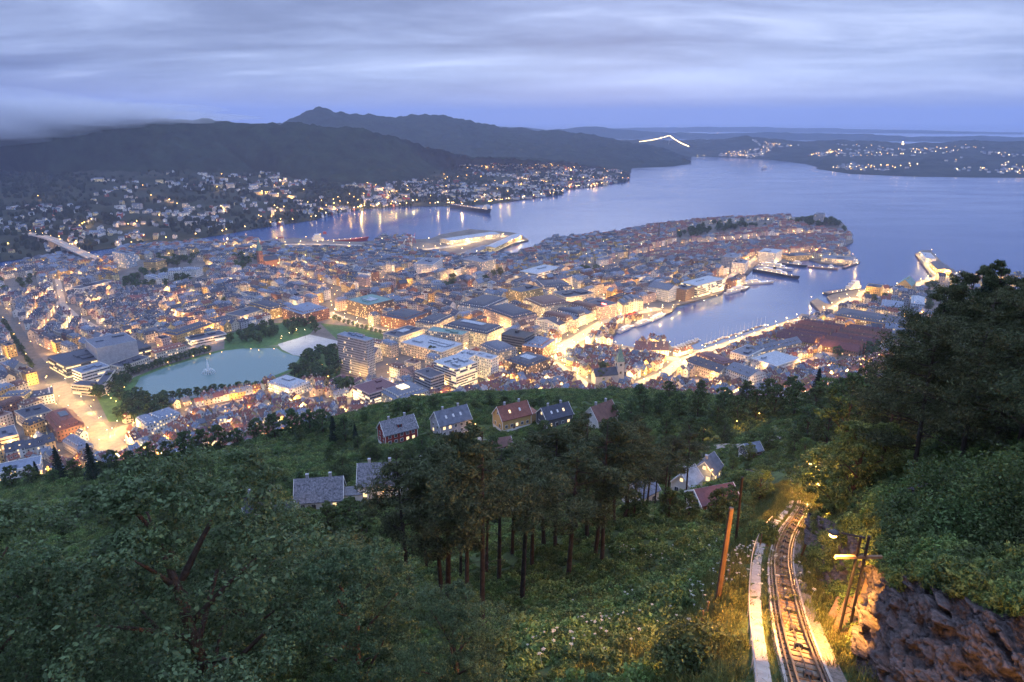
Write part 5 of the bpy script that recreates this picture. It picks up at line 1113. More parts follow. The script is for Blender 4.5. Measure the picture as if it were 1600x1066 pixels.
# city trees: (pixels or a line of pixels, how many, height, words)
def line_px(a, b, n): return [(a[0] + (b[0] - a[0]) * (k + 0.5) / n, a[1] + (b[1] - a[1]) * (k + 0.5) / n) for k in range(n)]
def patch_px(poly, n, seed, gap=5.0):
    r = random.Random(seed); out = []; us = [p[0] for p in poly]; vs = [p[1] for p in poly]
    for _ in range(6000):
        if len(out) >= n: break
        q = (r.uniform(min(us), max(us)), r.uniform(min(vs), max(vs)))
        if in_poly(q[0], q[1], poly) and all(abs(q[0] - o[0]) + abs(q[1] - o[1]) * 1.6 > gap for o in out): out.append(q)
    return out
CITY_TREES = [
    (line_px((206, 586), (330, 549), 17), 9, 'in the row along the far lake bank'), (line_px((224, 631), (420, 606), 15), 10, 'in the row along the near lake bank'), (patch_px([(165, 612), (180, 590), (204, 584), (198, 618)], 9, 1), 11, 'in the clump at the near end of the lake'),
    (patch_px([(150, 620), (200, 622), (262, 632), (255, 655), (175, 662)], 22, 2, 4.5), 13, 'in the dark park beside the main road'), (patch_px([(355, 540), (360, 525), (430, 508), (434, 534)], 20, 3, 4.5), 11, 'in the lit lakeside park'),
    (patch_px([(445, 508), (502, 506), (500, 520), (452, 524)], 8, 4), 13, 'in front of the brick hotel'), (patch_px([(452, 585), (475, 562), (528, 552), (530, 592), (480, 602)], 30, 5, 4.4), 14, 'in the grove between lake and office tower'),
    (line_px((520, 500), (612, 528), 13), 7, 'along the lit avenue above the lake'), (patch_px([(185, 455), (215, 420), (300, 440), (262, 456)], 34, 6, 3.6), 12, 'below the white museum'), (patch_px([(240, 406), (312, 402), (312, 416), (262, 418)], 16, 7, 3.6), 12, 'behind the white museum'),
    (patch_px([(364, 406), (402, 404), (402, 424), (366, 422)], 8, 8), 14, 'beside the brick church'), (line_px((6, 505), (52, 580), 12), 8, 'along the dim avenue beside the terraces'), (patch_px([(0, 442), (60, 432), (66, 450), (0, 462)], 8, 9), 12, 'in the garden above the terraces'),
    (patch_px([(1228, 352), (1245, 346), (1300, 347), (1318, 358), (1318, 366), (1290, 360)], 36, 10, 3.2), 14, 'in the wooded tip of the peninsula'), (patch_px([(1048, 372), (1100, 352), (1160, 348), (1208, 354), (1130, 366), (1060, 378)], 50, 11, 3.2), 13, 'on the wooded crest of the peninsula'),
    (patch_px([(690, 448), (712, 440), (716, 456), (698, 460)], 4, 12), 16, 'in the small square near the docks'), (patch_px([(745, 442), (785, 428), (795, 436), (760, 450)], 6, 13), 13, 'near the layered white block'), (patch_px([(905, 425), (930, 412), (940, 424), (915, 432)], 5, 14), 13, 'on the rise of the promontory'),
    (patch_px([(1290, 562), (1330, 548), (1372, 545), (1370, 560), (1310, 572)], 6, 15), 13, 'behind the wharf houses'), (patch_px([(1420, 465), (1450, 448), (1500, 446), (1540, 462), (1500, 490), (1452, 490)], 26, 16, 4), 13, 'in the fortress grounds'), (patch_px([(922, 590), (945, 578), (950, 596), (930, 600)], 4, 17), 13, 'beside the stone church'),
    ([(668, 558), (675, 562), (536, 616), (530, 612), (352, 476), (580, 496), (1353, 470), (1380, 472), (1364, 474), (590, 488), (546, 612)], 14, 'standing alone between city blocks')]
for pts, hh, words in CITY_TREES:
    for i, q in enumerate(pts):
        p = hit_city(*q); tree('city', (p[0], p[1], gz(*p)), hh * 1.2 * rng.uniform(0.8, 1.15), f'{ordinal(i + 1)} dark green tree {words}', 'city trees ' + words, name='city_tree', wid=1.22)
# hillside trees: kind, base pixel, height
def hill_trees(lst, words, group, start=1):
    for i, (kind, u, v, h, *w) in enumerate(lst):
        p = hit(u, v)
        if p is None: print('no ground', u, v); continue
        kw = {'pine': 'bare-trunked pine', 'wide pine': 'broad dark pine', 'spruce': 'pointed spruce', 'maple': 'dense big-leaved tree', 'broad': 'dark leafy tree', 'light': 'bright green leafy tree'}[kind]
        tree(kind, (p[0], p[1], p[2] - 0.2), h, f'{ordinal(i + start)} {kw} {words}', group, wid=w[0] if w else 1.0)
R2 = random.Random(21)
def jit(lst, n, du, dv):
    return lst + [(k, u + R2.uniform(-du, du), v + R2.uniform(-dv, dv), h * R2.uniform(0.85, 1.15)) for k, u, v, h, *_ in lst for _ in range(n)]
PINES = [(644, 965, 21), (730, 982, 21), (753, 980, 22), (700, 950, 20), (692, 953, 19), (780, 916, 21), (831, 886, 19), (815, 942, 21), (888, 903, 21), (929, 870, 20), (941, 877, 21), (917, 842, 20), (976, 814, 20), (982, 811, 19), (1004, 794, 21), (1010, 797, 20), (1023, 792, 20), (1036, 800, 21), (1041, 796, 21), (1071, 791, 22), (960, 822, 19), (868, 860, 20), (760, 900, 20), (690, 925, 20), (850, 850, 20), (800, 865, 19), (720, 905, 19), (900, 828, 19), (945, 812, 20), (668, 890, 19), (990, 800, 18)]
hill_trees([('pine', u, v, h) for u, v, h in PINES], 'in the dark stand above the clearing', 'tall pines of the clearing')
hill_trees([('spruce', 96, 752, 16), ('spruce', 148, 752, 17), ('spruce', 522, 690, 13), ('spruce', 1272, 640, 19), ('spruce', 60, 752, 10), ('spruce', 556, 690, 9)], 'on the edge of the slope', 'spruces of the slope edge')
BELT = [('broad', u, v, h) for u, v, h in [(20, 762, 10), (50, 758, 9), (118, 748, 9), (178, 738, 10), (205, 735, 9), (232, 726, 10), (262, 718, 9), (290, 712, 12), (318, 708, 12), (345, 704, 13), (372, 700, 10), (402, 690, 13), (430, 688, 14), (458, 682, 14), (485, 680, 13), (505, 678, 13), (540, 690, 12), (352, 700, 8), (470, 690, 8), (570, 660, 6), (-20, 770, 12), (160, 744, 7), (300, 718, 7), (85, 758, 7)]]
hill_trees(BELT, 'in the belt above the old town', 'belt of trees above the old town')
GARDEN = [('broad', u, v, h) for u, v, h in [(560, 705, 7), (660, 712, 9), (690, 722, 9), (640, 725, 8), (610, 735, 8), (720, 700, 7), (580, 720, 8), (525, 740, 5), (470, 758, 5), (850, 690, 10), (900, 685, 10), (770, 720, 10), (740, 745, 10), (960, 660, 9), (985, 665, 11), (1005, 650, 11), (515, 720, 6), (390, 735, 5), (430, 745, 5), (330, 745, 5), (280, 760, 5), (245, 745, 5), (800, 760, 11), (840, 740, 10), (905, 730, 12), (965, 720, 12), (1000, 700, 12), (470, 835, 8), (515, 832, 9), (548, 828, 10), (655, 800, 10), (420, 850, 8), (1045, 815, 6), (1075, 812, 5), (1120, 818, 6), (1140, 800, 6), (1155, 775, 7), (990, 815, 6), (440, 845, 9)]]
GARDEN += [(R2.choice(['light', 'broad']), u, v, R2.uniform(2.2, 4.8), 1.3) for u, v in patch_px([(120, 760), (260, 728), (420, 705), (560, 668), (580, 720), (480, 750), (380, 790), (200, 800)], 42, 31, 12)]
GARDEN += [(R2.choice(['broad', 'broad', 'light']), u, v, R2.uniform(4.0, 8.0), 1.2) for u, v in patch_px([(0, 800), (120, 765), (250, 745), (360, 740), (470, 742), (560, 735), (560, 780), (440, 800), (330, 815), (150, 830), (0, 840)], 46, 47, 13) + patch_px([(540, 690), (600, 715), (760, 700), (960, 680), (1000, 700), (900, 720), (700, 740), (560, 730)], 24, 48, 12) + patch_px([(580, 650), (700, 632), (850, 628), (960, 632), (900, 640), (700, 645)], 12, 49, 12)]
hill_trees(GARDEN, 'among the hillside gardens', 'garden trees of the hillside')
RIGHT = [('broad', u, v, h) for u, v, h in [(1030, 650, 12), (1060, 655, 13), (1090, 650, 13), (1120, 665, 12), (1150, 660, 13), (1040, 690, 12), (1075, 695, 12), (1180, 655, 14), (1210, 650, 14), (1240, 650, 15), (1270, 660, 15), (1300, 665, 15), (1130, 640, 12), (1165, 630, 12), (1200, 628, 12), (1235, 628, 13), (1260, 690, 14), (1290, 700, 15), (1320, 690, 15), (1000, 628, 10), (1045, 622, 10), (1095, 620, 10), (1130, 690, 9), (1240, 715, 9), (1340, 670, 15), (1360, 650, 15), (1310, 640, 14), (1350, 620, 14), (1395, 630, 15), (975, 690, 11), (1010, 730, 9), (1200, 705, 8), (1098, 690, 11), (1060, 720, 8)]]
hill_trees(RIGHT, 'in the wood above the railway', 'leafy wood above the railway')
LIGHTW = [('light', 1186, 782, 7.0, 1.1), ('light', 1300, 815, 9, 1.15), ('light', 1255, 720, 8), ('light', 1330, 790, 8), ('light', 1145, 735, 6), ('light', 1120, 745, 5), ('light', 1290, 640, 14, 1.2), ('light', 1340, 600, 14, 1.2), ('light', 1380, 690, 7), ('light', 1370, 760, 6), ('light', 1170, 720, 7)]
hill_trees(LIGHTW, 'beside the railway cutting', 'lighter trees beside the railway')
RPINE = [('wide pine', 1428, 745, 520, 1.15), ('wide pine', 1500, 728, 490, 1.1), ('wide pine', 1548, 715, 500, 1.1), ('wide pine', 1465, 690, 500, 1.1), ('wide pine', 1590, 700, 500, 1.15), ('wide pine', 1640, 720, 470, 1.15), ('wide pine', 1570, 650, 470, 1.15), ('wide pine', 1440, 660, 530, 1.1), ('spruce', 1500, 650, 424, 0.95), ('spruce', 1588, 650, 408, 1.0), ('wide pine', 1395, 705, 570, 1.1), ('wide pine', 1535, 680, 470, 1.1), ('wide pine', 1630, 640, 440, 1.1), ('broad', 1470, 640, 540, 1.2), ('broad', 1560, 620, 500, 1.2), ('broad', 1620, 600, 480, 1.2), ('broad', 1510, 610, 520, 1.2), ('wide pine', 1502, 700, 436, 0.8), ('wide pine', 1470, 705, 445, 0.8), ('wide pine', 1432, 712, 472, 0.85), ('wide pine', 1392, 720, 535, 0.9), ('wide pine', 1375, 735, 580, 0.9), ('wide pine', 1592, 700, 414, 0.85), ('wide pine', 1562, 695, 440, 0.85), ('wide pine', 1530, 705, 490, 0.9)]
def height_to(p, vtop):
    y = (533 - vtop) / FPX; k = (y * CP - SP) / (CP + y * SP); return max(5.0, CAM_Z + k * p[1] - p[2])
RPINE = [(k, u, v, height_to(hit(u, v), vt - (38 if k == 'wide pine' else 6)), w * (0.86 if k == 'wide pine' else 1)) for k, u, v, vt, w in RPINE]
hill_trees(RPINE, 'on the steep bank over the railway', 'big pines over the railway')
# foreground maples rise from the slope just below the viewpoint
for i, (x, y, h, w, k) in enumerate([(-15.5, 27, 15.0, 1.15, 'maple'), (-23, 22, 14, 1.1, 'maple'), (-7.5, 27, 9.0, 1.0, 'maple'), (-30, 36, 14, 1.1, 'maple'), (-2.5, 24, 6.5, 0.95, 'maple'), (-19, 40, 13, 1.0, 'maple'), (-11, 38, 10, 1.0, 'maple'), (-36, 50, 13, 1.1, 'maple'), (-27, 56, 13, 1.0, 'maple'), (-45, 60, 13, 1.1, 'broad'), (-16, 58, 12, 1.0, 'broad'), (-52, 80, 13, 1, 'broad'), (-35, 84, 13, 1, 'broad'), (-66, 84, 13, 1, 'broad'), (-70, 110, 12, 1, 'broad'), (-95, 115, 12, 1, 'light'), (-50, 115, 12, 1, 'broad'), (-28, 110, 12, 1, 'broad'), (-9, 16, 5, 1.0, 'maple')]):
    tree(k, (x, y, hill1(x, y) - 0.2), h, f'{ordinal(i + 1)} of the dense foreground trees filling the lower left slope', 'dense foreground trees', wid=w)

# undergrowth: bushes, grass and white umbels scattered over the slope
def scatter(name, protos, pts, scl, label, cat='undergrowth', tilt=0.25):
    me = bpy.data.meshes.new(name); me.from_pydata([tuple(p) for p in pts], [], [])
    n = len(pts); a = me.attributes.new('scl', 'FLOAT', 'POINT'); a.data.foreach_set('value', np.asarray(scl, np.float32))
    g = np.random.default_rng(len(name) + n); rot = np.stack([g.uniform(-tilt, tilt, n), g.uniform(-tilt, tilt, n), g.uniform(0, 6.28, n)], -1).astype(np.float32)
    b = me.attributes.new('rot', 'FLOAT_VECTOR', 'POINT'); b.data.foreach_set('vector', rot.ravel())
    c = me.attributes.new('pick', 'INT', 'POINT'); c.data.foreach_set('value', g.integers(0, len(protos), n).astype(np.int32))
    o = obj(name, me); tag(o, label, cat, kind='stuff')
    ng = bpy.data.node_groups.new(name, 'GeometryNodeTree'); ng.interface.new_socket('Geometry', in_out='INPUT', socket_type='NodeSocketGeometry'); ng.interface.new_socket('Geometry', in_out='OUTPUT', socket_type='NodeSocketGeometry')
    N = ng.nodes; L = ng.links; gi = N.new('NodeGroupInput'); go = N.new('NodeGroupOutput'); join = N.new('GeometryNodeJoinGeometry')
    def attr(nm, t): q = N.new('GeometryNodeInputNamedAttribute'); q.data_type = t; q.inputs['Name'].default_value = nm; return q.outputs[0]
    for i, pr in enumerate(protos):
        oi = N.new('GeometryNodeObjectInfo'); oi.inputs['Object'].default_value = pr; oi.inputs['As Instance'].default_value = True
        ip = N.new('GeometryNodeInstanceOnPoints'); L.new(gi.outputs[0], ip.inputs['Points']); L.new(oi.outputs['Geometry'], ip.inputs['Instance'])
        cm = N.new('FunctionNodeCompare'); cm.data_type = 'INT'; cm.operation = 'EQUAL'; L.new(attr('pick', 'INT'), cm.inputs[2]); cm.inputs[3].default_value = i
        L.new(cm.outputs[0], ip.inputs['Selection'])
        er = N.new('FunctionNodeEulerToRotation'); L.new(attr('rot', 'FLOAT_VECTOR'), er.inputs[0]); L.new(er.outputs[0], ip.inputs['Rotation'])
        L.new(attr('scl', 'FLOAT'), ip.inputs['Scale']); L.new(ip.outputs[0], join.inputs[0])
    L.new(join.outputs[0], go.inputs[0]); md = o.modifiers.new('scatter', 'NODES'); md.node_group = ng; return o
def proto_obj(name, me): return bpy.data.objects.new(name, me)   # only a source for the scatter
BUSHES = [proto_obj('bush_source', bush(200 + i, 1.0, 26, 30, 0.085, 'leaf' if i % 2 else 'leaf bright')) for i in range(4)]
def tuft(seed, n, h):
    g = np.random.default_rng(seed); p = g.uniform(-0.35, 0.35, (n, 2)); d = g.normal(size=(n, 2)) * 0.16; w = 0.018; V = np.zeros((n, 4, 3)); hh = h * g.uniform(0.5, 1.1, n); q = g.uniform(0, 6.28, n)
    V[:, 0] = np.c_[p[:, 0] - w * np.cos(q), p[:, 1] - w * np.sin(q), np.zeros(n)]; V[:, 1] = np.c_[p[:, 0] + w * np.cos(q), p[:, 1] + w * np.sin(q), np.zeros(n)]
    V[:, 2] = np.c_[p + d + w * 0.2, hh]; V[:, 3] = np.c_[p + d - w * 0.2, hh]; return nmesh('grass_tuft', V.reshape(-1, 3), np.arange(n * 4).reshape(-1, 4), 'grass')
TUFTS = [proto_obj('grass_source', tuft(i, 60, 0.42)) for i in range(3)]
def umbel(seed):
    g = random.Random(seed); m = MB(); m.tube([(0, 0, 0), (0.03, 0, 0.9)], 0.012, 3)
    for k in range(9):
        q = k * 2.4; r = 0.04 + 0.035 * k ** 0.6; x, y = 0.03 + r * math.cos(q), r * math.sin(q); m.box((x, y), 0.07, 0.07, 0.9 - r * 0.15, 0.93 - r * 0.15, q)
    return m.mesh('umbel', 'umbel')
UMB = [proto_obj('umbel_source', umbel(3))]
HOUSE_SPOTS = [hit(u, v) for u, v in [(622, 690), (705, 675), (800, 665), (868, 665), (940, 665), (596, 768), (500, 785), (660, 745), (410, 800), (435, 808), (1075, 765), (1100, 750), (1095, 790), (1000, 770)]]
HOUSE_SPOTS = [p for p in HOUSE_SPOTS if p is not None]
def undergrowth():
    g = np.random.default_rng(4); P3 = []; S3 = []
    def add(x0, x1, y0, y1, n, s0, s1, hole=-1.0, side=None):
        x = g.uniform(x0, x1, n); y = g.uniform(y0, y1, n)
        td = np.sqrt(((x[:, None] - TX[None, ::3, 0]) ** 2 + (y[:, None] - TX[None, ::3, 1]) ** 2).min(1)); j = ((x[:, None] - TX[None, ::3, 0]) ** 2 + (y[:, None] - TX[None, ::3, 1]) ** 2).argmin(1)
        left = x < TX[::3][j, 0]; ok = np.where(left, td > 6.5 + 1.2 * fbm(x / 4, y / 4, 2, 5) + np.clip((y - 60) / 25, 0, 2), td > 3.4) | (y > TX[-1, 1])
        ok &= fbm(x / 14, y / 14, 3, 31) > hole
        for h in HOUSE_SPOTS: ok &= np.hypot(x - h[0], y - h[1]) > 8
        x, y = x[ok], y[ok]; z = hill(x, y); dep = y * CP - (z - CAM_Z) * SP; u = 800 + FPX * x / np.maximum(dep, 1); vv = 533 - FPX * (y * SP + (z - CAM_Z) * CP) / np.maximum(dep, 1); k = (u > -150) & (u < 1750) & (dep > 8) & ~((u > 1262) & (u < 1372) & (vv > 842) & (vv < 1010) & (dep < 62)) & ~((u > 1325) & (vv > 905 + (u - 1420) * 0.32) & (dep < 40))
        P3.append(np.c_[x, y, z - 0.1][k]); S3.append((g.uniform(s0, s1, len(x)) * (0.75 + 0.5 * (fbm(x / 20, y / 20, 2, 8) + 0.5)))[k])
    add(-45, 62, 10, 70, 7500, 0.45, 1.15); add(-110, 75, 60, 150, 8500, 0.6, 1.5); add(-240, 130, 140, 380, 21000, 0.9, 2.4); add(-260, -60, 160, 330, 4500, 0.8, 1.9)
    add(12, 60, 12, 70, 1800, 0.7, 1.5); add(-240, 130, 150, 385, 900, 2.2, 3.8, 0.05)
    scatter('undergrowth', BUSHES, np.concatenate(P3), np.concatenate(S3), 'low bushes and ferns covering the whole hillside')
    x = g.uniform(-30, 60, 60000); y = g.uniform(12, 150, 60000); d2 = (x[:, None] - TX[None, ::4, 0]) ** 2 + (y[:, None] - TX[None, ::4, 1]) ** 2; td = np.sqrt(d2.min(1)); left_ = x < TX[::4][d2.argmin(1), 0]; ok = (np.where(left_, (td > 2.45) | ((td > 1.1) & (td < 1.35)), td > 1.75)) & (td < 10) & (g.random(60000) < np.clip(1.5 - y / 160, 0.3, 1)); x, y = x[ok][:9000], y[ok][:9000]
    scatter('grass', TUFTS, np.c_[x, y, hill(x, y) - 0.03], g.uniform(0.6, 1.5, len(x)), 'short rough grass on the banks beside the railway', 'grass')
    c = [hit(u, v) for u, v in [(1150, 880), (1165, 900), (1140, 900), (1180, 870), (1060, 935), (1010, 930), (920, 985), (940, 980), (820, 1020), (1155, 865), (980, 860), (1030, 870), (900, 1015), (1130, 930), (1100, 860)]]
    pts = np.concatenate([np.array(q)[None] + np.c_[g.normal(size=(16, 2)) * 2.0, np.zeros(16)] for q in c if q is not None]); pts[:, 2] = hill(pts[:, 0], pts[:, 1]) + 0.45
    scatter('wild_flowers', UMB, pts, g.uniform(0.35, 0.7, len(pts)), 'white umbel flowers among the bushes beside the railway', 'flowers')
undergrowth()

# ------------------------------------------------------------------ haze
def haze():
    m = MB(); m.box((0, 16000), 64000, 56000, -6.0, 760.0); o = m.build('haze', [], None)
    mt = bpy.data.materials.new('haze'); mt.use_nodes = True; nt = mt.node_tree; nt.nodes.clear(); out = nt.nodes.new('ShaderNodeOutputMaterial'); v = nt.nodes.new('ShaderNodeVolumePrincipled')
    v.inputs['Color'].default_value = (0.58, 0.69, 0.96, 1); v.inputs['Density'].default_value = 6.2e-5; v.inputs['Anisotropy'].default_value = 0.2; v.inputs['Density Attribute'].default_value = ''; mt.cycles.homogeneous_volume = True
    nt.links.new(v.outputs[0], out.inputs['Volume']); o.data.materials.append(mt); tag(o, 'thin blue evening haze over the whole view', 'haze', kind='stuff')

# ------------------------------------------------------------------ hillside houses
def hill_house(u, v, L, W, H, rh, yaw, wall, rcol, label, dorm=0, chim=2, base='white', wing=None, skylights=0, lit=0.4, porch=False, dep=None, name='hillside_house'):
    p = hit(u, v) if dep is None else at_depth(u, v, dep)
    root = empty(name, (p[0], p[1], p[2]), yaw); tag(root, label, 'house'); r = random.Random(int(u * 31 + v)); hl, hw_ = L / 2, W / 2; T = 0.22
    m = MB(); m.box((0, 0), L + 0.1, W + 0.1, -5, 0.7); m.build('foundation', 'wall ' + base, root)
    m = MB(); m.box((0, 0), L, W, 0.7, H)
    for s in (-1, 1): m.tri((s * hl, -hw_, H), (s * hl, hw_, H), (s * hl, 0, H + rh - 0.1))
    wl = m.build('wall', 'wall ' + wall, root)
    tm = MB()
    for sx in (-1, 1):
        for sy in (-1, 1): tm.box((sx * (hl + 0.02), sy * (hw_ + 0.02)), 0.22, 0.22, 0.7, H)
    tm.build('corner_boards', 'white paint', wl)
    o = 0.5; e = H - o * rh / hw_; rf = None
    for sy in (-1, 1):
        m = MB(); a = [(-hl - o, sy * (hw_ + o), e), (hl + o, sy * (hw_ + o), e), (hl + o, 0, H + rh), (-hl - o, 0, H + rh)]; m.hexa([(x, y, z - 0.05) for x, y, z in a], [(x, y, z + T) for x, y, z in a]); rf = m.build('roof_slope', 'roof ' + rcol, root)
        bg = MB()
        for sx in (-1, 1): bg.hexa([(sx * (hl + o), sy * (hw_ + o), e - 0.2), (sx * (hl + o + 0.12), sy * (hw_ + o), e - 0.2), (sx * (hl + o + 0.12), 0, H + rh - 0.2), (sx * (hl + o), 0, H + rh - 0.2)], [(sx * (hl + o), sy * (hw_ + o), e + T + 0.03), (sx * (hl + o + 0.12), sy * (hw_ + o), e + T + 0.03), (sx * (hl + o + 0.12), 0, H + rh + T + 0.03), (sx * (hl + o), 0, H + rh + T + 0.03)])
        bg.build('barge_boards', 'white paint', rf)
        for k in range(skylights):
            x = (k + 0.5) / skylights * L * 0.7 - L * 0.35; t = 0.45; y = sy * hw_ * (1 - t); z = H + rh * t; q = MB(); n = rh / hw_
            q.hexa([(x - 0.45, y - 0.5 * sy, z + 0.5 * n + T), (x + 0.45, y - 0.5 * sy, z + 0.5 * n + T), (x + 0.45, y + 0.5 * sy, z - 0.5 * n + T), (x - 0.45, y + 0.5 * sy, z - 0.5 * n + T)], [(x - 0.45, y - 0.5 * sy, z + 0.5 * n + T + 0.12), (x + 0.45, y - 0.5 * sy, z + 0.5 * n + T + 0.12), (x + 0.45, y + 0.5 * sy, z - 0.5 * n + T + 0.12), (x - 0.45, y + 0.5 * sy, z - 0.5 * n + T + 0.12)])
            q.build('skylight', 'window lit' if r.random() < 0.4 else 'metal pale', rf)
        for k in range(dorm):
            x = ((k + 0.5) / dorm - 0.5) * L * 0.8; y0 = sy * hw_ * 0.72; z0 = H + rh * 0.28; q = MB(); q.box((x, sy * hw_ * 0.42), 1.9, hw_ * 0.62, z0, z0 + 1.5); d = q.build('dormer', 'wall ' + wall, root)
            q = MB(); q.box((x, sy * hw_ * 0.40), 2.3, hw_ * 0.72, z0 + 1.5, z0 + 1.7); q.build('dormer_roof', 'roof ' + rcol, d)
            q = MB(); q.box((x, sy * (hw_ * 0.73 + 0.03)), 1.3, 0.06, z0 + 0.35, z0 + 1.3); q.build('pane', 'window lit' if r.random() < lit else 'glass dark', d)
    for k in range(chim):
        q = MB(); x = (-0.25 + 0.5 * k) * L; q.box((x, 0.3), 0.8, 0.8, H + rh * 0.6, H + rh + 1.3); q.box((x, 0.3), 0.95, 0.95, H + rh + 1.3, H + rh + 1.5); q.build('chimney', 'wall grey', root)
    def win(c, nx, ny, w=1.15, h=1.35):
        tx, ty = -ny, nx; f = MB(); f.box((c[0] + nx * 0.05, c[1] + ny * 0.05), w + 0.24 if abs(tx) > 0.5 else 0.1, w + 0.24 if abs(ty) > 0.5 else 0.1, c[2] - 0.12, c[2] + h + 0.12); fr = f.build('window', 'white paint', root)
        g = MB(); off = 0.11; a, b = (c[0] + nx * off - tx * w / 2, c[1] + ny * off - ty * w / 2), (c[0] + nx * off + tx * w / 2, c[1] + ny * off + ty * w / 2); lit_ = r.random() < lit
        for s0, s1 in ((0, 0.47), (0.53, 1)):
            g = MB(); p0 = (a[0] + (b[0] - a[0]) * s0, a[1] + (b[1] - a[1]) * s0); p1 = (a[0] + (b[0] - a[0]) * s1, a[1] + (b[1] - a[1]) * s1); g.quad((*p0, c[2]), (*p1, c[2]), (*p1, c[2] + h), (*p0, c[2] + h)); g.build('pane', 'window lit' if lit_ else 'glass dark', fr)
    fl = max(1, int((H - 0.7) / 2.6))
    for f in range(fl):
        z = 1.5 + f * 2.6
        for k in range(int(L / 3)):
            x = ((k + 0.5) / int(L / 3) - 0.5) * L * 0.92; win((x, -hw_, z), 0, -1); win((x, hw_, z), 0, 1)
        for k in range(2):
            y = (k - 0.5) * W * 0.45; win((-hl, y, z), -1, 0); win((hl, y, z), 1, 0)
    win((-hl, 0, H + rh * 0.25), -1, 0, 1.0, 1.1); win((hl, 0, H + rh * 0.25), 1, 0, 1.0, 1.1)
    q = MB(); q.box((-L * 0.1, -hw_ - 0.05), 1.05, 0.12, 0.4, 2.6); q.build('door', 'old wood', root)
    if porch:
        q = MB(); q.box((0, -hw_ - 1.6), L * 0.5, 3.0, 0.3, 0.7); b = q.build('terrace', 'old wood', root); q = MB(); q.box((0, -hw_ - 3.05), L * 0.5, 0.1, 0.7, 1.6); q.build('railing', 'white paint', b)
    if wing:
        wl_, ww, wh, sx = wing; q = MB(); q.box((sx * (hl + wl_ / 2), 0.4), wl_, ww, -4, wh); g = q.build('side_wing', 'wall ' + wall, root); q = MB(); q.box((sx * (hl + wl_ / 2), 0.4), wl_ + 0.5, ww + 0.6, wh, wh + 0.25); q.build('wing_roof', 'roof ' + rcol, g)
    return root
hill_house(622, 688, 15, 9, 6.2, 4.6, math.radians(32), 'red', 'mottled slate', 'dark red wooden house with grey roof on the green slope', dorm=1, porch=True, lit=0.3)
hill_house(705, 674, 15.5, 9.5, 6.4, 5.0, math.radians(32), 'grey', 'slate grey', 'grey-blue wooden house with grey roof and white skylights', dorm=0, skylights=3, porch=True, lit=0.3, base='white')
hill_house(800, 664, 15, 9, 5.8, 4.8, math.radians(30), 'ochre', 'red tile', 'yellow house with bright red tiled roof', skylights=2, wing=(5, 7, 4.5, 1), lit=0.3)
hill_house(866, 662, 14, 9, 5.2, 4.2, math.radians(30), 'dark grey', 'dark slate', 'dark house with navy roof and lit skylights beside the yellow one', skylights=3, lit=0.5)
hill_house(938, 664, 13, 9, 5.4, 5.2, math.radians(40), 'white', 'brown tile', 'white house with brown-red roof half hidden by pine tops', lit=0.15)
hill_house(596, 770, 13, 9.5, 5.6, 5.2, math.radians(4), 'white', 'mottled slate', 'white duplex with patched slate roof and lit balcony', dorm=0, wing=(4, 6, 4, 1), porch=True, lit=0.5, base='cream')
hill_house(502, 788, 14, 9, 4.0, 5.4, math.radians(8), 'white', 'mottled slate', 'long white cottage under a mottled slate roof', chim=2, wing=(6, 5, 3.6, 1), lit=0.2)
hill_house(668, 752, 9, 7, 4.2, 4.0, math.radians(18), 'pale blue', 'blue-grey', 'small pale blue house peeping between the trees', chim=1, wing=(3, 4, 3, -1), lit=0.2)
hill_house(404, 808, 7, 6, 4.4, 3.6, math.radians(20), 'white', 'dark slate', 'small white gabled house with dark roof at the lower slope', chim=1, lit=0.3)
hill_house(440, 816, 7, 5, 3.4, 2.4, math.radians(24), 'dark grey', 'dark slate', 'low dark outbuilding beside the small white gabled house', chim=0, lit=0.0, name='outbuilding')
hill_house(1072, 768, 8, 6.5, 4.4, 3.6, math.radians(50), 'white', 'pale grey', 'white gabled house with pale roof below the railway', chim=1, lit=0.3)
hill_house(1105, 748, 8, 6.5, 4.4, 3.6, math.radians(55), 'pale blue', 'slate grey', 'grey-blue gabled house behind the white one near the railway', chim=1, lit=0.3)
hill_house(1112, 790, 9, 6, 2.8, 2.0, math.radians(18), 'brown', 'maroon', 'low house with purple-red roof beside the railway trees', chim=0, lit=0.1)
hill_house(1000, 785, 8, 6.5, 4.4, 3.4, math.radians(40), 'white', 'blue-grey', 'pale house seen through the pine trunks', chim=1, lit=0.4)
hill_house(1172, 712, 6, 5, 3, 2.2, math.radians(20), 'dark grey', 'blue-grey', 'small shed with a blue roof beside the upper road', chim=0, lit=0.0, name='garden_shed')
hill_house(782, 705, 8, 6, 3.6, 2.4, math.radians(20), 'white', 'brown tile', 'small white outbuilding lit from its yard below the yellow house', chim=0, lit=0.5, name='outbuilding')
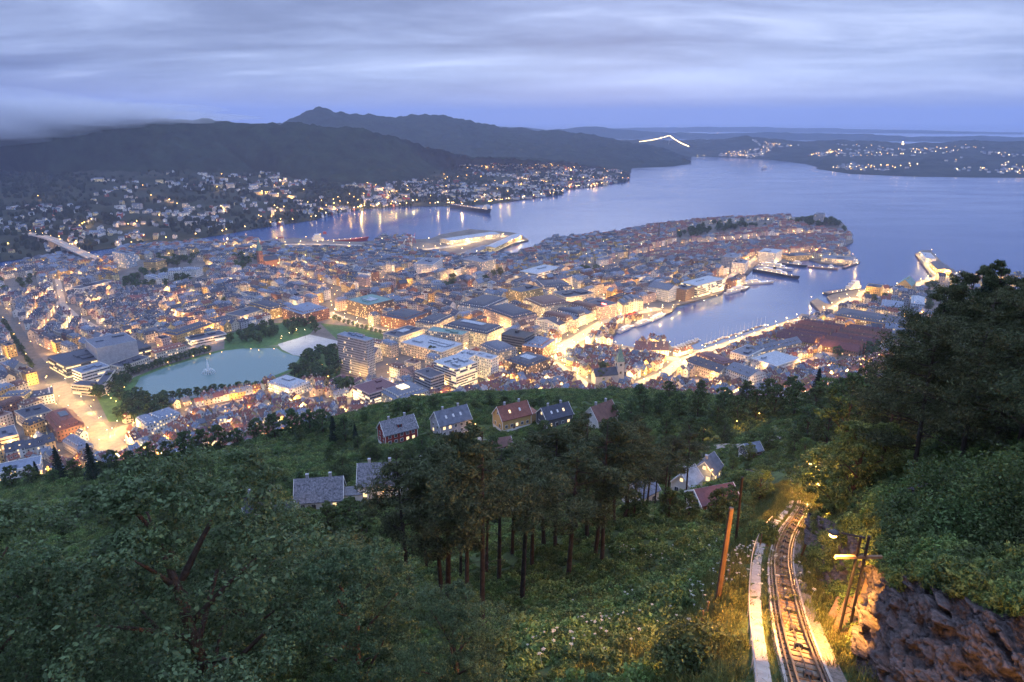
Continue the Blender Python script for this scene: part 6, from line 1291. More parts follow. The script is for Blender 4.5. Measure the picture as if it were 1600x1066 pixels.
# lamps between the houses and along the hillside road
for i, (u, v, pw, words) in enumerate([(743, 676, 500, 'between the grey and yellow houses'), (738, 702, 600, 'on the drive below the grey house'), (850, 664, 420, 'in front of the dark house'), (956, 655, 260, 'beside the white house among pine tops'), (1111, 752, 700, 'above the low purple-roofed house'), (600, 786, 320, 'under the balcony of the white duplex'), (443, 803, 260, 'by the low outbuilding'), (1100, 685, 800, 'on the wooded road'), (1150, 672, 900, 'under the trees beyond the road bend'), (1185, 660, 800, 'deep in the wood above the railway'), (1060, 705, 900, 'on the road behind the white gabled house'), (860, 700, 300, 'below the dark house'), (640, 765, 220, 'in the yard of the pale blue house')]):
    p = hit(u, v); lamp(p, p[2], f'small lamp {words}', 'hillside lamps', pw, 4.2, 0.20, WARM, False, 0.0, 0, 'lamp', 'garden_lamp')
def hill_road(px, w):
    pl = []
    for u, v in px:
        p = hit(u, v)
        if p is not None: pl.append(p)
    pl = smooth_line(pl, 8); vs = []; q = []
    for i, p in enumerate(pl):
        d = pl[min(i + 1, len(pl) - 1)] - pl[max(i - 1, 0)]; n = np.array([-d[1], d[0], 0]); n /= np.linalg.norm(n)
        for s in (-1, 0, 1): e = p + n * s * w; vs.append((e[0], e[1], hill1(e[0], e[1]) + 0.5))
        if i: k = 3 * i; q += [(k - 3, k - 2, k + 1, k), (k - 2, k - 1, k + 2, k + 1)]
    tag(obj('hillside_road', nmesh('hillside_road', vs, q, 'paving')), kind='structure')
hill_road([(1010, 745), (1040, 735), (1070, 722), (1095, 708), (1120, 700), (1160, 698), (1200, 690), (1225, 680)], 2.6)
hill_road([(700, 730), (735, 705), (745, 690), (760, 688)], 2.0)

# ------------------------------------------------------------------ the funicular railway
def funicular():
    pl = np.array(TRACK); s = np.r_[0, np.cumsum(np.linalg.norm(np.diff(pl, axis=0), axis=1))]
    def at(d): return np.array([np.interp(d, s, pl[:, k]) for k in range(3)])
    def fr(d): 
        a, b = at(max(d - 0.4, 0)), at(min(d + 0.4, s[-1])); t = (b - a) / np.linalg.norm(b - a); n = np.array([t[1], -t[0], 0]); n /= np.linalg.norm(n); return at(d), t, n, np.cross(n, t)
    root = empty('funicular_track', tuple(pl[30])); off = pl[30]; tag(root, 'narrow curving funicular track with rails, sleepers and cable rollers', 'railway')
    ds = np.arange(0, s[-1] - 0.5, 1.2)
    def ribbon(name, w0, w1, z0, z1, mat, parent=root):
        m = MB(); prev = None
        for d in ds:
            p, t, n, up = fr(d); p = p - off; c = [p + n * w0 + up * z0, p + n * w1 + up * z0, p + n * w1 + up * z1, p + n * w0 + up * z1]
            if prev is not None:
                for k in range(4): m.quad(prev[k], prev[(k + 1) % 4], c[(k + 1) % 4], c[k])
            prev = c
        return m.build(name, mat, parent)
    ribbon('track_bed', -0.86, 0.86, -0.6, 0.0, 'track ballast')
    ribbon('edge_beam', -0.97, -0.85, -0.6, 0.07, 'concrete'); ribbon('edge_beam', 0.85, 0.96, -0.6, 0.07, 'concrete')
    ribbon('gravel_shoulder', 0.96, 1.6, -0.7, -0.04, 'gravel')
    for w in (-0.5, 0.5): ribbon('rail', w - 0.05, w + 0.05, 0.1, 0.25, 'rail steel')
    for w in (-0.72, 0.72): ribbon('guard_rail', w - 0.035, w + 0.035, 0.05, 0.16, 'rail steel')
    ribbon('cable', -0.025, 0.025, 0.14, 0.19, 'metal dark')
    sl = MB(); sl.box((0, 0), 1.7, 0.24, 0.005, 0.05); sm = sl.mesh('sleeper', 'old wood')
    rl = MB(); rl.box((-0.14, 0), 0.06, 0.42, 0.02, 0.26); rl.box((0.14, 0), 0.06, 0.42, 0.02, 0.26)
    rl.tube([(-0.12, 0, 0.2), (0.12, 0, 0.2)], 0.13, 8); rl.box((0.32, 0.1), 0.26, 0.1, 0.02, 0.14); rm = rl.mesh('cable_roller', 'metal dark')
    for i, d in enumerate(np.arange(2, s[-1] - 1, 0.8)):
        if i > 200: break
        p, t, n, up = fr(d); o = obj('sleeper', sm, root); o.matrix_local = Matrix(((n[0], t[0], up[0], p[0] - off[0]), (n[1], t[1], up[1], p[1] - off[1]), (n[2], t[2], up[2], p[2] - off[2]), (0, 0, 0, 1)))
    for i, d in enumerate(np.arange(3, s[-1] - 1, 3.6)):
        if i > 42: break
        p, t, n, up = fr(d + (0.6 if i % 2 else 0)); o = obj('cable_roller', rm, root); o.matrix_local = Matrix(((n[0], t[0], up[0], p[0] - off[0]), (n[1], t[1], up[1], p[1] - off[1]), (n[2], t[2], up[2], p[2] - off[2]), (0, 0, 0, 1)))
    # concrete walkway on the left with a white lit stretch and a handrail
    wk = empty('walkway', tuple(off)); tag(wk, 'pale concrete stepped walkway with handrail beside the funicular track', 'walkway')
    for i, d in enumerate(np.arange(0.5, min(s[-1], 128), 1.5)):
        p, t, n, up = fr(d); q, t2, n2, _ = fr(min(d + 1.5, s[-1])); wide = 0.85 if 44 < d < 72 else 0.62; o0 = -2.3 if 44 < d < 72 else -2.05
        a, b = p + n * o0 - off, p + n * (o0 + wide) - off; c, e = q + n2 * (o0 + wide) - off, q + n2 * o0 - off; z = -0.02 - 0.05 * (i % 2)
        m = MB(); tz = max(a[2], c[2]) - 0.12 + z; m.hexa([(*x[:2], tz - 0.9) for x in (a, b, c, e)], [(a[0], a[1], tz + 0.1), (b[0], b[1], tz + 0.1), (c[0], c[1], tz - 0.45), (e[0], e[1], tz - 0.45)]); m.build('concrete_slab', 'plaza stone' if 44 < d < 72 else 'concrete', wk)
    m = MB(); m.tube([tuple(fr(d)[0] - fr(d)[2] * 2.15 - off + (0, 0, 0.75)) for d in np.arange(1, 66, 3)], 0.03, 4); m.build('handrail', 'metal pale', wk)
    for d in np.arange(1, 66, 3): p = fr(d)[0] - fr(d)[2] * 2.15 - off; m = MB(); m.tube([(p[0], p[1], p[2] - 0.4), (p[0], p[1], p[2] + 0.75)], 0.025, 4); m.build('rail_post', 'metal pale', wk)
    ld = MB()
    for d in np.arange(44, 56, 0.8): p, t, n, up = fr(d); ld.tube([tuple(p - n * 1.15 - off + (0, 0, -0.1)), tuple(p - n * 1.45 - off + (0, 0, -0.1))], 0.05, 4)
    tag(ld.build('ladder_rungs', 'old wood', wk), kind='stuff')
    return fr, s
FR, SL = funicular()
# ------------------------------------------------------------------ rock cutting
def cliff(name, rows, amp, nsub, seed, label):
    G = np.array([[at_depth(*c) for c in r] for r in rows]); r, c = G.shape[:2]
    a = np.linspace(0, c - 1, (c - 1) * nsub + 1); b = np.linspace(0, r - 1, (r - 1) * nsub + 1); H = np.zeros((r, len(a), 3))
    for i in range(r):
        for k in range(3): H[i, :, k] = np.interp(a, np.arange(c), G[i, :, k])
    F = np.zeros((len(b), len(a), 3))
    for j in range(len(a)):
        for k in range(3): F[:, j, k] = np.interp(b, np.arange(r), H[:, j, k])
    g = np.random.default_rng(seed); nrm = np.array([-0.75, -0.35, 0.55]); du = np.linalg.norm(np.diff(F, axis=1), axis=-1).mean(); dv = np.linalg.norm(np.diff(F, axis=0), axis=-1).mean(); fz, fx = np.meshgrid(np.arange(F.shape[0]) * -dv, np.arange(F.shape[1]) * du, indexing='ij'); fx = fx + 0.35 * fz
    seeds = np.c_[g.uniform(fx.min(), fx.max(), 240), g.uniform(fz.min(), fz.max(), 240)]; d = ((fx[..., None] - seeds[:, 0]) ** 2 + ((fz[..., None] - seeds[:, 1]) * 0.6) ** 2); k1 = d.argmin(-1); blk = g.uniform(-1, 1, 240)[k1]
    tilt = g.uniform(-0.35, 0.35, 240)[k1] * (fx - seeds[:, 0][k1]); disp = amp * (0.75 * blk + 1.1 * tilt + 0.35 * fbm(fx * 0.4, fz * 0.4, 3, seed))
    s2 = np.c_[g.uniform(fx.min(), fx.max(), 1500), g.uniform(fz.min(), fz.max(), 1500)]; wx = fx + 0.3 * fbm(fx * 2, fz * 2, 3, seed + 3); d2 = ((wx[..., None] - s2[:, 0]) ** 2 + ((fz[..., None] - s2[:, 1]) * 0.5) ** 2); k2 = d2.argmin(-1); dd = np.sort(np.partition(d2, 1, -1)[..., :2], -1)
    crack = np.clip((np.sqrt(dd[..., 1]) - np.sqrt(dd[..., 0])) / 0.12, 0, 1)
    disp = disp + 0.16 * amp * g.uniform(-1, 1, 1500)[k2] + 0.2 * amp * g.uniform(-1, 1, 1500)[k2] * (fz - s2[:, 1][k2]) - 0.16 * amp * (1 - crack) + 0.07 * amp * fbm(fx * 7, fz * 7, 3, seed + 1)
    F += disp[..., None] * nrm
    me = grid_mesh(name, F, 'rock', smooth=False); o = obj(name, me); tag(o, label, 'rock'); return F
FACE = cliff('rock_cliff', [[(1352, 855, 41), (1400, 845, 37), (1480, 855, 32.5), (1560, 872, 29.5), (1660, 880, 27)], [(1342, 930, 36.5), (1400, 930, 31.5), (1480, 950, 27.5), (1560, 960, 25.5), (1660, 970, 24)], [(1338, 1010, 32), (1385, 1040, 27.5), (1460, 1050, 25), (1560, 1060, 23.5), (1660, 1070, 22.5)], [(1338, 1060, 29), (1390, 1120, 24.5), (1460, 1150, 22.5), (1560, 1160, 21), (1660, 1170, 20)]], 0.8, 56, 3, 'dark blocky rock face in the lower right corner')
FACE2 = cliff('rock_wall', [[(1262, 800, 72), (1300, 815, 58), (1345, 840, 47), (1385, 850, 42)], [(1258, 850, 62), (1290, 880, 51), (1328, 900, 43.5), (1362, 905, 39)], [(1262, 905, 54), (1288, 930, 46.5), (1318, 950, 40), (1350, 965, 35.5)], [(1270, 945, 49), (1290, 970, 43), (1316, 1000, 36.5), (1344, 1030, 31.5)]], 0.8, 36, 7, 'orange-lit rock wall of the railway cutting')
cliff('rock_outcrop', [[(1390, 775, 46), (1430, 760, 46), (1465, 745, 47)], [(1395, 800, 44), (1435, 785, 44), (1470, 765, 45)], [(1398, 830, 42), (1440, 815, 42), (1475, 790, 43)]], 0.5, 26, 9, 'pinkish bare rock outcrop on the bank above the cutting')
def ferns():
    g = np.random.default_rng(6); out = []
    for F, n, lim in ((FACE, 5200, 0), (FACE2, 260, 1)):
        q = F.reshape(-1, 3)[g.integers(0, F.shape[0] * F.shape[1], n)]
        for p in q:
            u, v, dep = project(*p); edge = 905 + (u - 1420) * 0.32 + 26 * float(fbm(p[0] / 1.5, p[2] / 1.5, 3, 2))
            if (lim == 0 and v < edge and g.random() < 0.34) or (lim == 1 and fbm(p[0] / 1.3, p[2] / 1.3, 3, 5) > 0.0): out.append(p)
    out = np.array(out); scatter('ferns', BUSHES, out, g.uniform(0.25, 0.75, len(out)), 'ferns and small shrubs rooted on the ledges of the rock cutting', 'ferns', 0.7)
ferns()
def chute():
    root = None
    a = [(1288, 1000, 36.2), (1302, 1012, 35.0), (1314, 1022, 34.0), (1330, 1020, 33.6)]; b = [(1318, 938, 39.8), (1336, 928, 39.6), (1352, 915, 39.4), (1364, 905, 39.2)]
    p0 = at_depth(*a[1]); root = empty('timber_chute', tuple(p0)); tag(root, 'steep timber boards lit orange against the rock wall', 'timber boards')
    for i, (q, w) in enumerate(zip(a, b)):
        s, e = at_depth(*q) - p0, at_depth(*w) - p0; d = e - s; n = np.cross(d, [0, 0, 1.0]); n /= np.linalg.norm(n); up = np.cross(n, d); up /= np.linalg.norm(up); up *= 1 if up[2] > 0 else -1
        m = MB(); k = 0.34; m.hexa([s - n * k, s + n * k, e + n * k, e - n * k], [s - n * k + up * (0.12 + 0.1 * (i % 2)), s + n * k + up * 0.12, e + n * k + up * 0.12, e - n * k + up * (0.12 + 0.1 * (i % 2))]); m.build('board', 'old wood', root)
chute()
# ------------------------------------------------------------------ masts and poles by the track
def lattice_mast():
    b = at_depth(1322, 975, 35.2); top = at_depth(1352, 838, 33.2)
    root = empty('lamp_mast', tuple(b)); tag(root, 'twin-legged lattice mast with a glowing lamp arm over the track', 'lamp mast'); d = top - b
    for sx in (-0.2, 0.2): m = MB(); m.tube([(sx * 1.25 - d[0] * 0.2, -d[1] * 0.2, -d[2] * 0.2), (d[0] + sx, d[1], d[2])], [0.08, 0.07], 6); m.build('leg', 'metal dark', root)
    for k in range(1, 9): f = k / 9; m = MB(); s = 0.35 * (1 - f) + 0.22 * f; z = d * f; m.tube([(z[0] - s, z[1], z[2]), (z[0] + s, z[1], z[2] + 0.25 * (1 if k % 2 else -1))], 0.025, 4); m.build('brace', 'metal dark', root)
    c = d * 0.76; m = MB(); m.box((c[0] - 0.1, c[1]), 2.3, 0.14, c[2], c[2] + 0.14); m.build('crossarm', 'old wood', root)
    m = MB(); a = np.array([d[0], d[1], d[2] - 0.1]); e = a + np.array([-1.25, -0.1, 0.35]); m.tube([tuple(a), tuple(e)], 0.05, 5); m.build('lamp_arm', 'metal dark', root)
    m = MB(); m.ball(tuple(e + np.array([-0.35, 0, 0.02])), 0.26, 0, 8, 6, 0.45); hd = m.build('lamp_head', 'metal dark', root)
    m = MB(); m.ball(tuple(e + np.array([-0.38, 0, -0.13])), 0.19, 0, 8, 5, 0.55); m.build('lamp_glass', 'bulb', hd)
    sp = bpy.data.lights.new('lamp_spot', 'SPOT'); sp.energy = 12000; sp.color = (1.0, 0.40, 0.075); sp.spot_size = math.radians(156); sp.spot_blend = 0.35; sp.shadow_soft_size = 0.12; sp.cycles.use_multiple_importance_sampling = False
    l = bpy.data.objects.new('lamp_light', sp); COL.objects.link(l); l.parent = root; l.location = tuple(e + np.array([-0.4, 0, -0.32])); l.rotation_euler = (math.radians(22), math.radians(26), 0)
lattice_mast()
def pole(u, v, dep, top, r, label, lean=None):
    b = at_depth(u, v, dep); b[2] = hill1(b[0], b[1]); t = at_depth(top[0], top[1], dep * 0.955); h = np.linalg.norm(t - b)
    root = empty('wooden_pole', tuple(b)); tag(root, label, 'pole'); d = t - b; m = MB(); m.tube([tuple(-d / h * 1.0), (0, 0, 0), tuple(d * 0.5), tuple(d)], [r * 1.15, r * 1.1, r, r * 0.85], 8); m.build('shaft', 'pole wood', root)
    m = MB(); e = d * 1.004; m.tube([tuple(d * 0.99), tuple(e)], [r * 1.0, r * 0.7], 8); m.build('pole_cap', 'metal dark', root)
pole(1118, 968, 42, (1143, 794), 0.17, 'tall leaning wooden pole standing left of the funicular track')
pole(1152, 828, 82, (1160, 746), 0.16, 'second wooden pole farther down by the leafy bush')
pole(1249, 880, 58, (1259, 850), 0.09, 'short lit stake leaning beside the rock cutting')
def track_lamp(d, side, h, pw, label):
    p, t, n, up = FR(d); q = p + n * side; lamp(q, q[2] - 0.4, label, 'lamps along the funicular', pw * 6.5, h, 0.17, (1.0, 0.43, 0.09), False, 1.0, math.atan2(-n[0] * np.sign(side), n[1] * np.sign(side)), 'lamp', 'railway_lamp')
for d, sd, h, pw, lb in [(70, 2.9, 6.0, 700, 'first lamp beside the funicular below the lattice mast'), (100, 3.0, 6.0, 850, 'lamp beside the funicular at the first bend'), (116, 3.2, 6.0, 800, 'lamp beside the funicular past the yellow bush'), (134, 3.4, 6, 700, 'lamp beside the funicular before the tunnel of trees'), (154, 3.4, 6, 600, 'last lamp beside the funicular under the trees'), (1.0, 2.6, 3.2, 330, 'lamp beside the funicular nearest the viewpoint')]: track_lamp(d, sd, h, pw, lb)
def fence(px, label, dep=None):
    pts = [hit(u, v) for u, v in px]; root = empty('wire_fence', tuple(pts[0])); tag(root, label, 'fence')
    for p in resample([tuple(q) for q in pts], 2.4): z = hill1(p[0], p[1]); q = np.array(p) - pts[0]; q[2] = z - pts[0][2]; m = MB(); m.tube([(q[0], q[1], q[2] - 0.3), (q[0], q[1], q[2] + 1.2)], 0.05, 5); m.build('fence_post', 'old wood', root)
    for k in (0.45, 1.05): m = MB(); m.tube([(p[0] - pts[0][0], p[1] - pts[0][1], hill1(p[0], p[1]) + k - pts[0][2]) for p in resample([tuple(q) for q in pts], 2.4)], 0.015, 3); m.build('wire', 'metal dark', root)
fence([(1086, 1005), (1105, 965), (1122, 940), (1140, 905)], 'thin wire fence on short posts beside the tall pole')
fence([(1186, 862), (1192, 840), (1200, 825)], 'grey wooden fence beside the lit track bend')
# single shrubs that stand out
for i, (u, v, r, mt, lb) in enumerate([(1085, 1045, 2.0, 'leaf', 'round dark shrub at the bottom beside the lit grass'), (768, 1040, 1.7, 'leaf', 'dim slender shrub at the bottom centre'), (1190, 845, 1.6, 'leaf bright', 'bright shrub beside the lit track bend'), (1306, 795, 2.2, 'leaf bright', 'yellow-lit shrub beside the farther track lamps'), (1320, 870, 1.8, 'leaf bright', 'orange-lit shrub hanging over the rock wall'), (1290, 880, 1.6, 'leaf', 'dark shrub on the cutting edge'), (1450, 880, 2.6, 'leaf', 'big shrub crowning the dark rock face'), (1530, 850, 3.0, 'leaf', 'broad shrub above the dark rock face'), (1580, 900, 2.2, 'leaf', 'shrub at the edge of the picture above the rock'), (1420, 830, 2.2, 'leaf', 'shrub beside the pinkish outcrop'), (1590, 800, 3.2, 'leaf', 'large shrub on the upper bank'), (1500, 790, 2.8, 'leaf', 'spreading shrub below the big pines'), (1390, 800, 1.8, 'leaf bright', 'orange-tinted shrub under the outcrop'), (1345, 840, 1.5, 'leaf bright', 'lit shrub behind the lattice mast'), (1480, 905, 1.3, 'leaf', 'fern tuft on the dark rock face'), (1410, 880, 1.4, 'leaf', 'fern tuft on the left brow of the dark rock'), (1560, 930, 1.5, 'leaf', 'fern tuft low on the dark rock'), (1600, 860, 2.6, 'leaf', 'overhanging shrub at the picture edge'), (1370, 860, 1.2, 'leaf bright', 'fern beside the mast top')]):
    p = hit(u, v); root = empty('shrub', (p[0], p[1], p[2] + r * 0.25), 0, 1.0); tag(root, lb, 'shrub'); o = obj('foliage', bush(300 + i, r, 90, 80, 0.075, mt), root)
    m = MB()
    for k in range(6): q = k * 1.05; m.tube([(0, 0, -r * 0.5), (math.cos(q) * r * 0.5, math.sin(q) * r * 0.5, r * 0.4)], [0.04, 0.015], 4)
    m.build('stems', 'bark', root)

# ------------------------------------------------------------------ ships and boats
def hull_mesh(L, B, z0, z1, bow=0.22, m=None):
    m = m or MB(); n = 12; top = []; bot = []
    for s in (1, -1):
        for k in range(n + 1):
            t = k / n if s > 0 else 1 - k / n; x = -L / 2 + L * t; w = B / 2 * min(1, (1 - t) / bow) ** 0.6 if t > 1 - bow else B / 2 * (0.9 + 0.1 * min(1, t / 0.1)); top.append((x, s * w, z1 + (z1 - z0) * 0.25 * max(0, (t - 0.75) / 0.25))); bot.append((x - (0.04 * L if t > 0.8 else 0), s * w * 0.82, z0))
    for k in range(len(top)): j = (k + 1) % len(top); m.quad(bot[k], bot[j], top[j], top[k])
    m.poly(top); return m
def ship(u, v, ang_px, B, hull, deckh, sup, label, name='ship', cat='ship', z_m=0, mast=True, lights=0, funnel=None, supcol='hull white'):
    a, b = P(u, v, 0), P(*ang_px, 0); c = (a + b) / 2; d = b - a; L = float(np.linalg.norm(d)); root = empty(name, (c[0], c[1], 0), math.atan2(d[1], d[0])); tag(root, label, cat)
    hull_mesh(L, B, -1.5, deckh).build('hull', hull, root); m = MB(); m.box((-L * 0.04, 0), L * 0.84, B * 0.84, deckh - 0.02, deckh + 0.12); m.build('deck', 'deck', root)
    z = deckh + 0.12; last = None
    for k, (x0, x1, wf, hh) in enumerate(sup):
        zz = z if k == 0 or sup[k - 1][0] != x0 and sup[k - 1][1] != x1 and x0 > sup[k - 1][1] else last
        m = MB(); m.box(((x0 + x1) / 2 * L, 0), (x1 - x0) * L, B * wf, zz, zz + hh, 0, 0, 0.97); s_ = m.build('superstructure', supcol, root); g = MB()
        n = max(2, int((x1 - x0) * L / 3))
        for fl in range(max(1, int(hh / 2.8))):
            for sy in (-1, 1):
                for i in range(n): x = (x0 + (x1 - x0) * (i + 0.5) / n) * L; y = sy * (B * wf / 2 + 0.03); zc = zz + 1.1 + fl * 2.7; g.quad((x - 0.8, y, zc), (x + 0.8, y, zc), (x + 0.8, y, zc + 1.0), (x - 0.8, y, zc + 1.0))
        tag(g.build('cabin_windows', 'window lit', s_), kind='stuff'); last = zz + hh
    if funnel: m = MB(); m.box((funnel * L, 0), L * 0.05 + 1, B * 0.3, last - 1, last + 5, 0, 0, 0.8); m.build('funnel', hull, root)
    if mast: m = MB(); xm = (sup[-1][0] + sup[-1][1]) / 2 * L; m.tube([(xm, 0, last), (xm, 0, last + max(4, L * 0.09))], 0.18, 5); m.build('mast', 'metal pale', root)
    if lights:
        g = MB(); k = 0
        for i in range(lights):
            x = (-0.45 + 0.85 * (i + 0.5) / lights) * L; g.ball((x, -B * 0.42, deckh + 2.2), 0.45, 0, 5, 3)
        tag(g.build('deck_lights', 'bulb white', root), kind='stuff')
        for x in (-0.25, 0.2): l = bpy.data.objects.new('lamp_light', light_data(2600, MIDW, 0.5)); COL.objects.link(l); l.parent = root; l.location = (x * L, 0, deckh + 9)
    return root
ship(485, 382, (577, 375), 20, 'hull red', 7, [(-0.46, -0.28, 0.8, 9), (-0.44, -0.32, 0.7, 6), (-0.42, -0.34, 0.6, 4)], 'red offshore ship with white bridge at the left quay', lights=9, funnel=-0.25)
ship(706, 324, (768, 334), 26, 'hull dark', 13, [(0.34, 0.44, 0.7, 10), (0.36, 0.42, 0.6, 5)], 'long dark floating dock lit along its edge across the water', lights=9)
ship(1290, 461, (1345, 452), 15, 'hull dark', 4, [(0.12, 0.42, 0.8, 6), (0.18, 0.38, 0.7, 5), (0.24, 0.36, 0.6, 4)], 'supply ship with tall white bridge below the fortress tower', lights=7, supcol='hull white')
ship(1178, 424, (1250, 437), 14, 'hull dark', 6, [(-0.4, 0.2, 0.8, 4), (-0.3, 0.1, 0.7, 3)], 'long dark passenger ship moored across the harbour', lights=8, funnel=-0.05)
ship(1184, 417, (1240, 424), 13, 'hull white', 5, [(-0.4, 0.25, 0.8, 5), (-0.3, 0.15, 0.7, 3)], 'white passenger ship behind the long dark one', lights=5, funnel=-0.1)
ship(1128, 446, (1210, 442), 12, 'hull white', 3.5, [(-0.35, 0.2, 0.7, 3), (0.0, 0.16, 0.5, 2.5)], 'white ferry with a lit deck by the far quay', lights=6)
ship(1134, 460, (1170, 450), 10, 'hull white', 3, [(-0.4, 0.25, 0.85, 4), (-0.2, 0.15, 0.7, 2.5)], 'white excursion boat moored beside the lit bank building', lights=4)
ship(1016, 503, (1040, 492), 8.5, 'hull white', 2.6, [(-0.42, 0.28, 0.85, 2.6), (-0.3, 0.16, 0.75, 2.2)], 'white fast ferry nearest the white gabled warehouse', lights=2)
ship(992, 511, (1017, 502), 8.5, 'hull white', 2.6, [(-0.42, 0.28, 0.85, 2.6), (-0.3, 0.16, 0.75, 2.2)], 'white fast ferry second along the lit quay', lights=2)
ship(966, 521, (990, 510), 8, 'hull white', 2.4, [(-0.42, 0.28, 0.85, 2.4), (-0.3, 0.16, 0.75, 2.0)], 'white fast ferry by the red market tents', lights=2)
ship(1205, 411, (1262, 418), 11, 'hull dark', 4, [(0.1, 0.32, 0.7, 5), (0.14, 0.28, 0.6, 3)], 'dark coastal boat at the promontory quay', lights=3)
ship(1262, 418, (1310, 422), 10, 'deck', 3, [(0.15, 0.35, 0.7, 4), (0.2, 0.3, 0.6, 3)], 'brown barge off the promontory pier', lights=3)
ship(1318, 420, (1344, 410), 8, 'hull dark', 3, [(0.0, 0.3, 0.7, 4), (0.1, 0.25, 0.6, 3)], 'tug with bright lamp at the pier tip', lights=2)
ship(1190, 264, (1199, 263), 14, 'hull white', 6, [(-0.4, 0.3, 0.8, 8), (-0.3, 0.2, 0.7, 5)], 'small white ship heading out across the open sound', lights=0, funnel=-0.2)
def boat(c, ang, L, label, group, mastfrac=0.0, col='hull white'):
    root = empty('moored_boat', (c[0], c[1], 0), ang); tag(root, label, 'boat', group); hull_mesh(L, L * 0.3, -0.4, 0.9 + L * 0.03).build('hull', col, root)
    m = MB(); m.box((-L * 0.05, 0), L * 0.4, L * 0.2, 0.9, 2.1 + L * 0.05, 0, 0, 0.85); m.build('cabin', 'hull white', root)
    if mastfrac: m = MB(); m.tube([(L * 0.05, 0, 1), (L * 0.05, 0, L * mastfrac)], [0.12, 0.07], 5); m.build('mast', 'metal pale', root); m = MB(); m.tube([(L * 0.05, 0, 2.6), (-L * 0.4, 0, 2.7)], 0.09, 5); m.build('boom', 'metal pale', root)
rb = random.Random(9)
for i, (u, v) in enumerate(line_px((930, 536), (966, 516), 9) + line_px((920, 530), (950, 515), 8)): boat(P(u, v, 0), rb.uniform(0.6, 1.0), rb.uniform(8, 12), f'{ordinal(i + 1)} small boat moored at the head of the harbour', 'small boats at the harbour head')
for i, (u, v) in enumerate(line_px((1052, 545), (1092, 530), 9)): boat(P(u, v, 0), rb.uniform(2.2, 2.8), rb.uniform(9, 13), f'{ordinal(i + 1)} boat on the inner pontoon beyond the gabled pier houses', 'boats on the inner pontoon', 1.3 if i % 3 == 0 else 0)
for i, (u, v) in enumerate(line_px((1100, 540), (1198, 508), 15)): boat(P(u, v - rb.uniform(0, 2), 0), math.atan2(*(P(1200, 508) - P(1098, 541))[::-1]) + rb.uniform(-0.1, 0.1), rb.uniform(8.5, 12), f'{ordinal(i + 1)} sailing boat moored along the old wharf', 'sailing boats along the old wharf', rb.uniform(1.3, 1.7), rb.choice(['hull white', 'hull dark', 'deck']))
def pontoon(a, b, w, label):
    p, q = P(*a, 0.6), P(*b, 0.6); c = (p + q) / 2; d = q - p; root = empty('pontoon', (c[0], c[1], 0), math.atan2(d[1], d[0])); tag(root, label, 'pontoon'); L = float(np.linalg.norm(d)); m = MB(); m.box((0, 0), L, w, -0.5, 0.7); m.build('deck', 'old wood', root)
    for k in range(5): m = MB(); m.tube([((k / 4 - 0.5) * L * 0.94, w * 0.4, -1), ((k / 4 - 0.5) * L * 0.94, w * 0.4, 1.8)], 0.14, 6); m.build('mooring_post', 'old wood', root)
pontoon((1046, 550), (1088, 533), 9, 'broad timber pontoon with boats beyond the gabled pier houses'); pontoon((938, 531), (962, 517), 4, 'narrow pontoon at the head of the harbour')
def tents():
    for i, (u, v) in enumerate([(978, 497), (984, 494), (991, 492), (972, 500)]):
        p = hit_city(u, v); root = empty('market_tent', (p[0], p[1], 3.1), 0.6); tag(root, f'{ordinal(i + 1)} red market tent on the lit quay', 'tent', 'red market tents'); m = MB(); m.box((0, 0), 9, 7, 3, 6.2, 0, 0, 0.08); m.build('canopy', 'hull red', root)
        for x in (-4, 4):
            for y in (-3, 3): m = MB(); m.tube([(x, y, 0), (x, y, 3)], 0.08, 5); m.build('leg', 'metal pale', root)
tents()
def fountain():
    p = hit_city(326, 583); root = empty('fountain', (p[0], p[1], 3.1)); tag(root, 'white fountain jet in the middle of the lake', 'fountain'); g = np.random.default_rng(2)
    m = MB(); m.tube([(0, 0, 0), (0, 0, 6), (0, 0, 13), (0, 0, 19)], [2.0, 1.7, 1.1, 0.3], 8); m.build('jet', 'fountain water', root)
    m = MB()
    for k in range(16):
        q = k * math.pi / 8; pts = [(math.cos(q) * 8 * t, math.sin(q) * 8 * t, 18 * t * (1 - t) * 1.2) for t in np.linspace(0, 1, 7)]; m.tube(pts, [0.3, 0.28, 0.25, 0.25, 0.25, 0.3, 0.34], 4)
    tag(m.build('spray', 'fountain water', root), kind='stuff')
fountain()
def chimney_stack():
    p = hit_city(1029, 376); root = empty('factory_chimney', (p[0], p[1], gz(*p))); tag(root, 'slim dark factory chimney on the promontory shore', 'chimney'); m = MB(); m.tube([(0, 0, -2), (0, 0, 42)], [2.4, 1.6], 10); m.build('shaft', 'wall brown', root); m = MB(); m.tube([(0, 0, 42), (0, 0, 43.5)], [1.9, 1.9], 10); m.build('rim', 'metal dark', root)
chimney_stack()
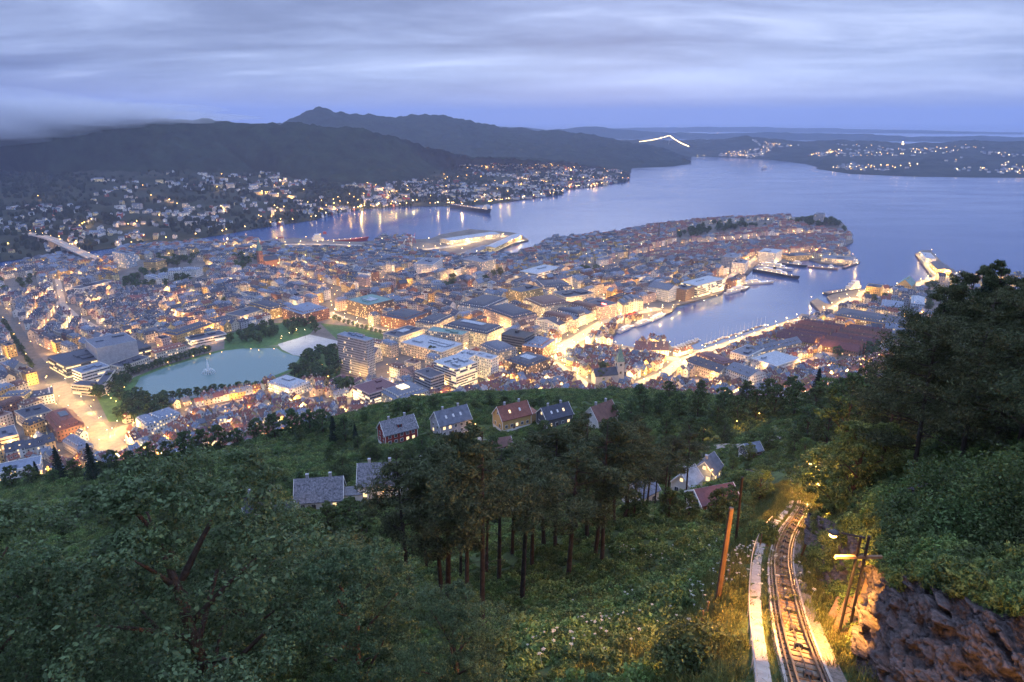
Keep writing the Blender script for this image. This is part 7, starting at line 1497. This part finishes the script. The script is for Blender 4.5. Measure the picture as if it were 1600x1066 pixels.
def crane(u, v, h, label):
    p = hit_city(u, v); root = empty('dock_crane', (p[0], p[1], 3.1), rng.uniform(0, 3)); tag(root, label, 'crane')
    for x in (-4, 4):
        for y in (-4, 4): m = MB(); m.tube([(x, y, 0), (x * 0.4, y * 0.4, h * 0.55)], 0.5, 5); m.build('leg', 'hull red', root)
    m = MB(); m.box((0, 0), 5, 4, h * 0.55, h * 0.7); m.build('cab', 'hull white', root); m = MB(); m.tube([(0, 0, h * 0.65), (h * 0.55, 0, h)], [0.7, 0.35], 5); m.build('jib', 'hull red', root)
for a in [(647, 380, 26, 'red dock crane on the container quay'), (632, 378, 22, 'smaller red dock crane beside the container quay'), (755, 316, 34, 'crane beside the floating dock across the water'), (590, 382, 18, 'crane behind the red offshore ship')]:
    crane(*a)
def mist():
    """low cloud lying on the wooded hill top at the left"""
    mt = bpy.data.materials.new('mist'); mt.use_nodes = True; nt = mt.node_tree; nt.nodes.clear(); out = nt.nodes.new('ShaderNodeOutputMaterial'); v = nt.nodes.new('ShaderNodeVolumePrincipled')
    v.inputs['Color'].default_value = (0.9, 0.94, 1, 1); v.inputs['Density'].default_value = 0.0017; v.inputs['Anisotropy'].default_value = 0.55; v.inputs['Density Attribute'].default_value = ''; nt.links.new(v.outputs[0], out.inputs['Volume']); mt.cycles.homogeneous_volume = True
    root = empty('mist_bank', (0, 0, 0)); tag(root, 'low grey cloud lying on the wooded hill top', 'mist', kind='stuff')
    g = np.random.default_rng(12)
    for i in range(13):
        u = -170 + 36 * i + g.uniform(-15, 15); vv = 188 - 0.02 * u - 6 * (i % 3); dist = 3350 + g.uniform(0, 500); f = max(0.28, 1 - max(0, u + 60) / 420); rx, ry, rz_ = g.uniform(300, 520) * (0.5 + 0.5 * f), 330, g.uniform(80, 115) * f
        d = ray(u, vv); t = dist / math.hypot(d[0], d[1]); m = MB(); m.ball((0, 0, 0), 1, 0, 40, 24); V = np.array(m.v); V *= (1 + 0.55 * fbm(V[:, 0] * 2.2 + i * 9, V[:, 2] * 2.2 + V[:, 1] * 1.7, 4, i))[:, None]; m.v = [tuple(p) for p in V]
        me = m.mesh('mist_lobe', [], True); me.materials.append(mt); o = obj('mist_lobe', me, root, (d[0] * t, d[1] * t, CAM_Z + d[2] * t)); o.scale = (rx, ry, rz_); o['kind'] = 'stuff'
mist()
haze()
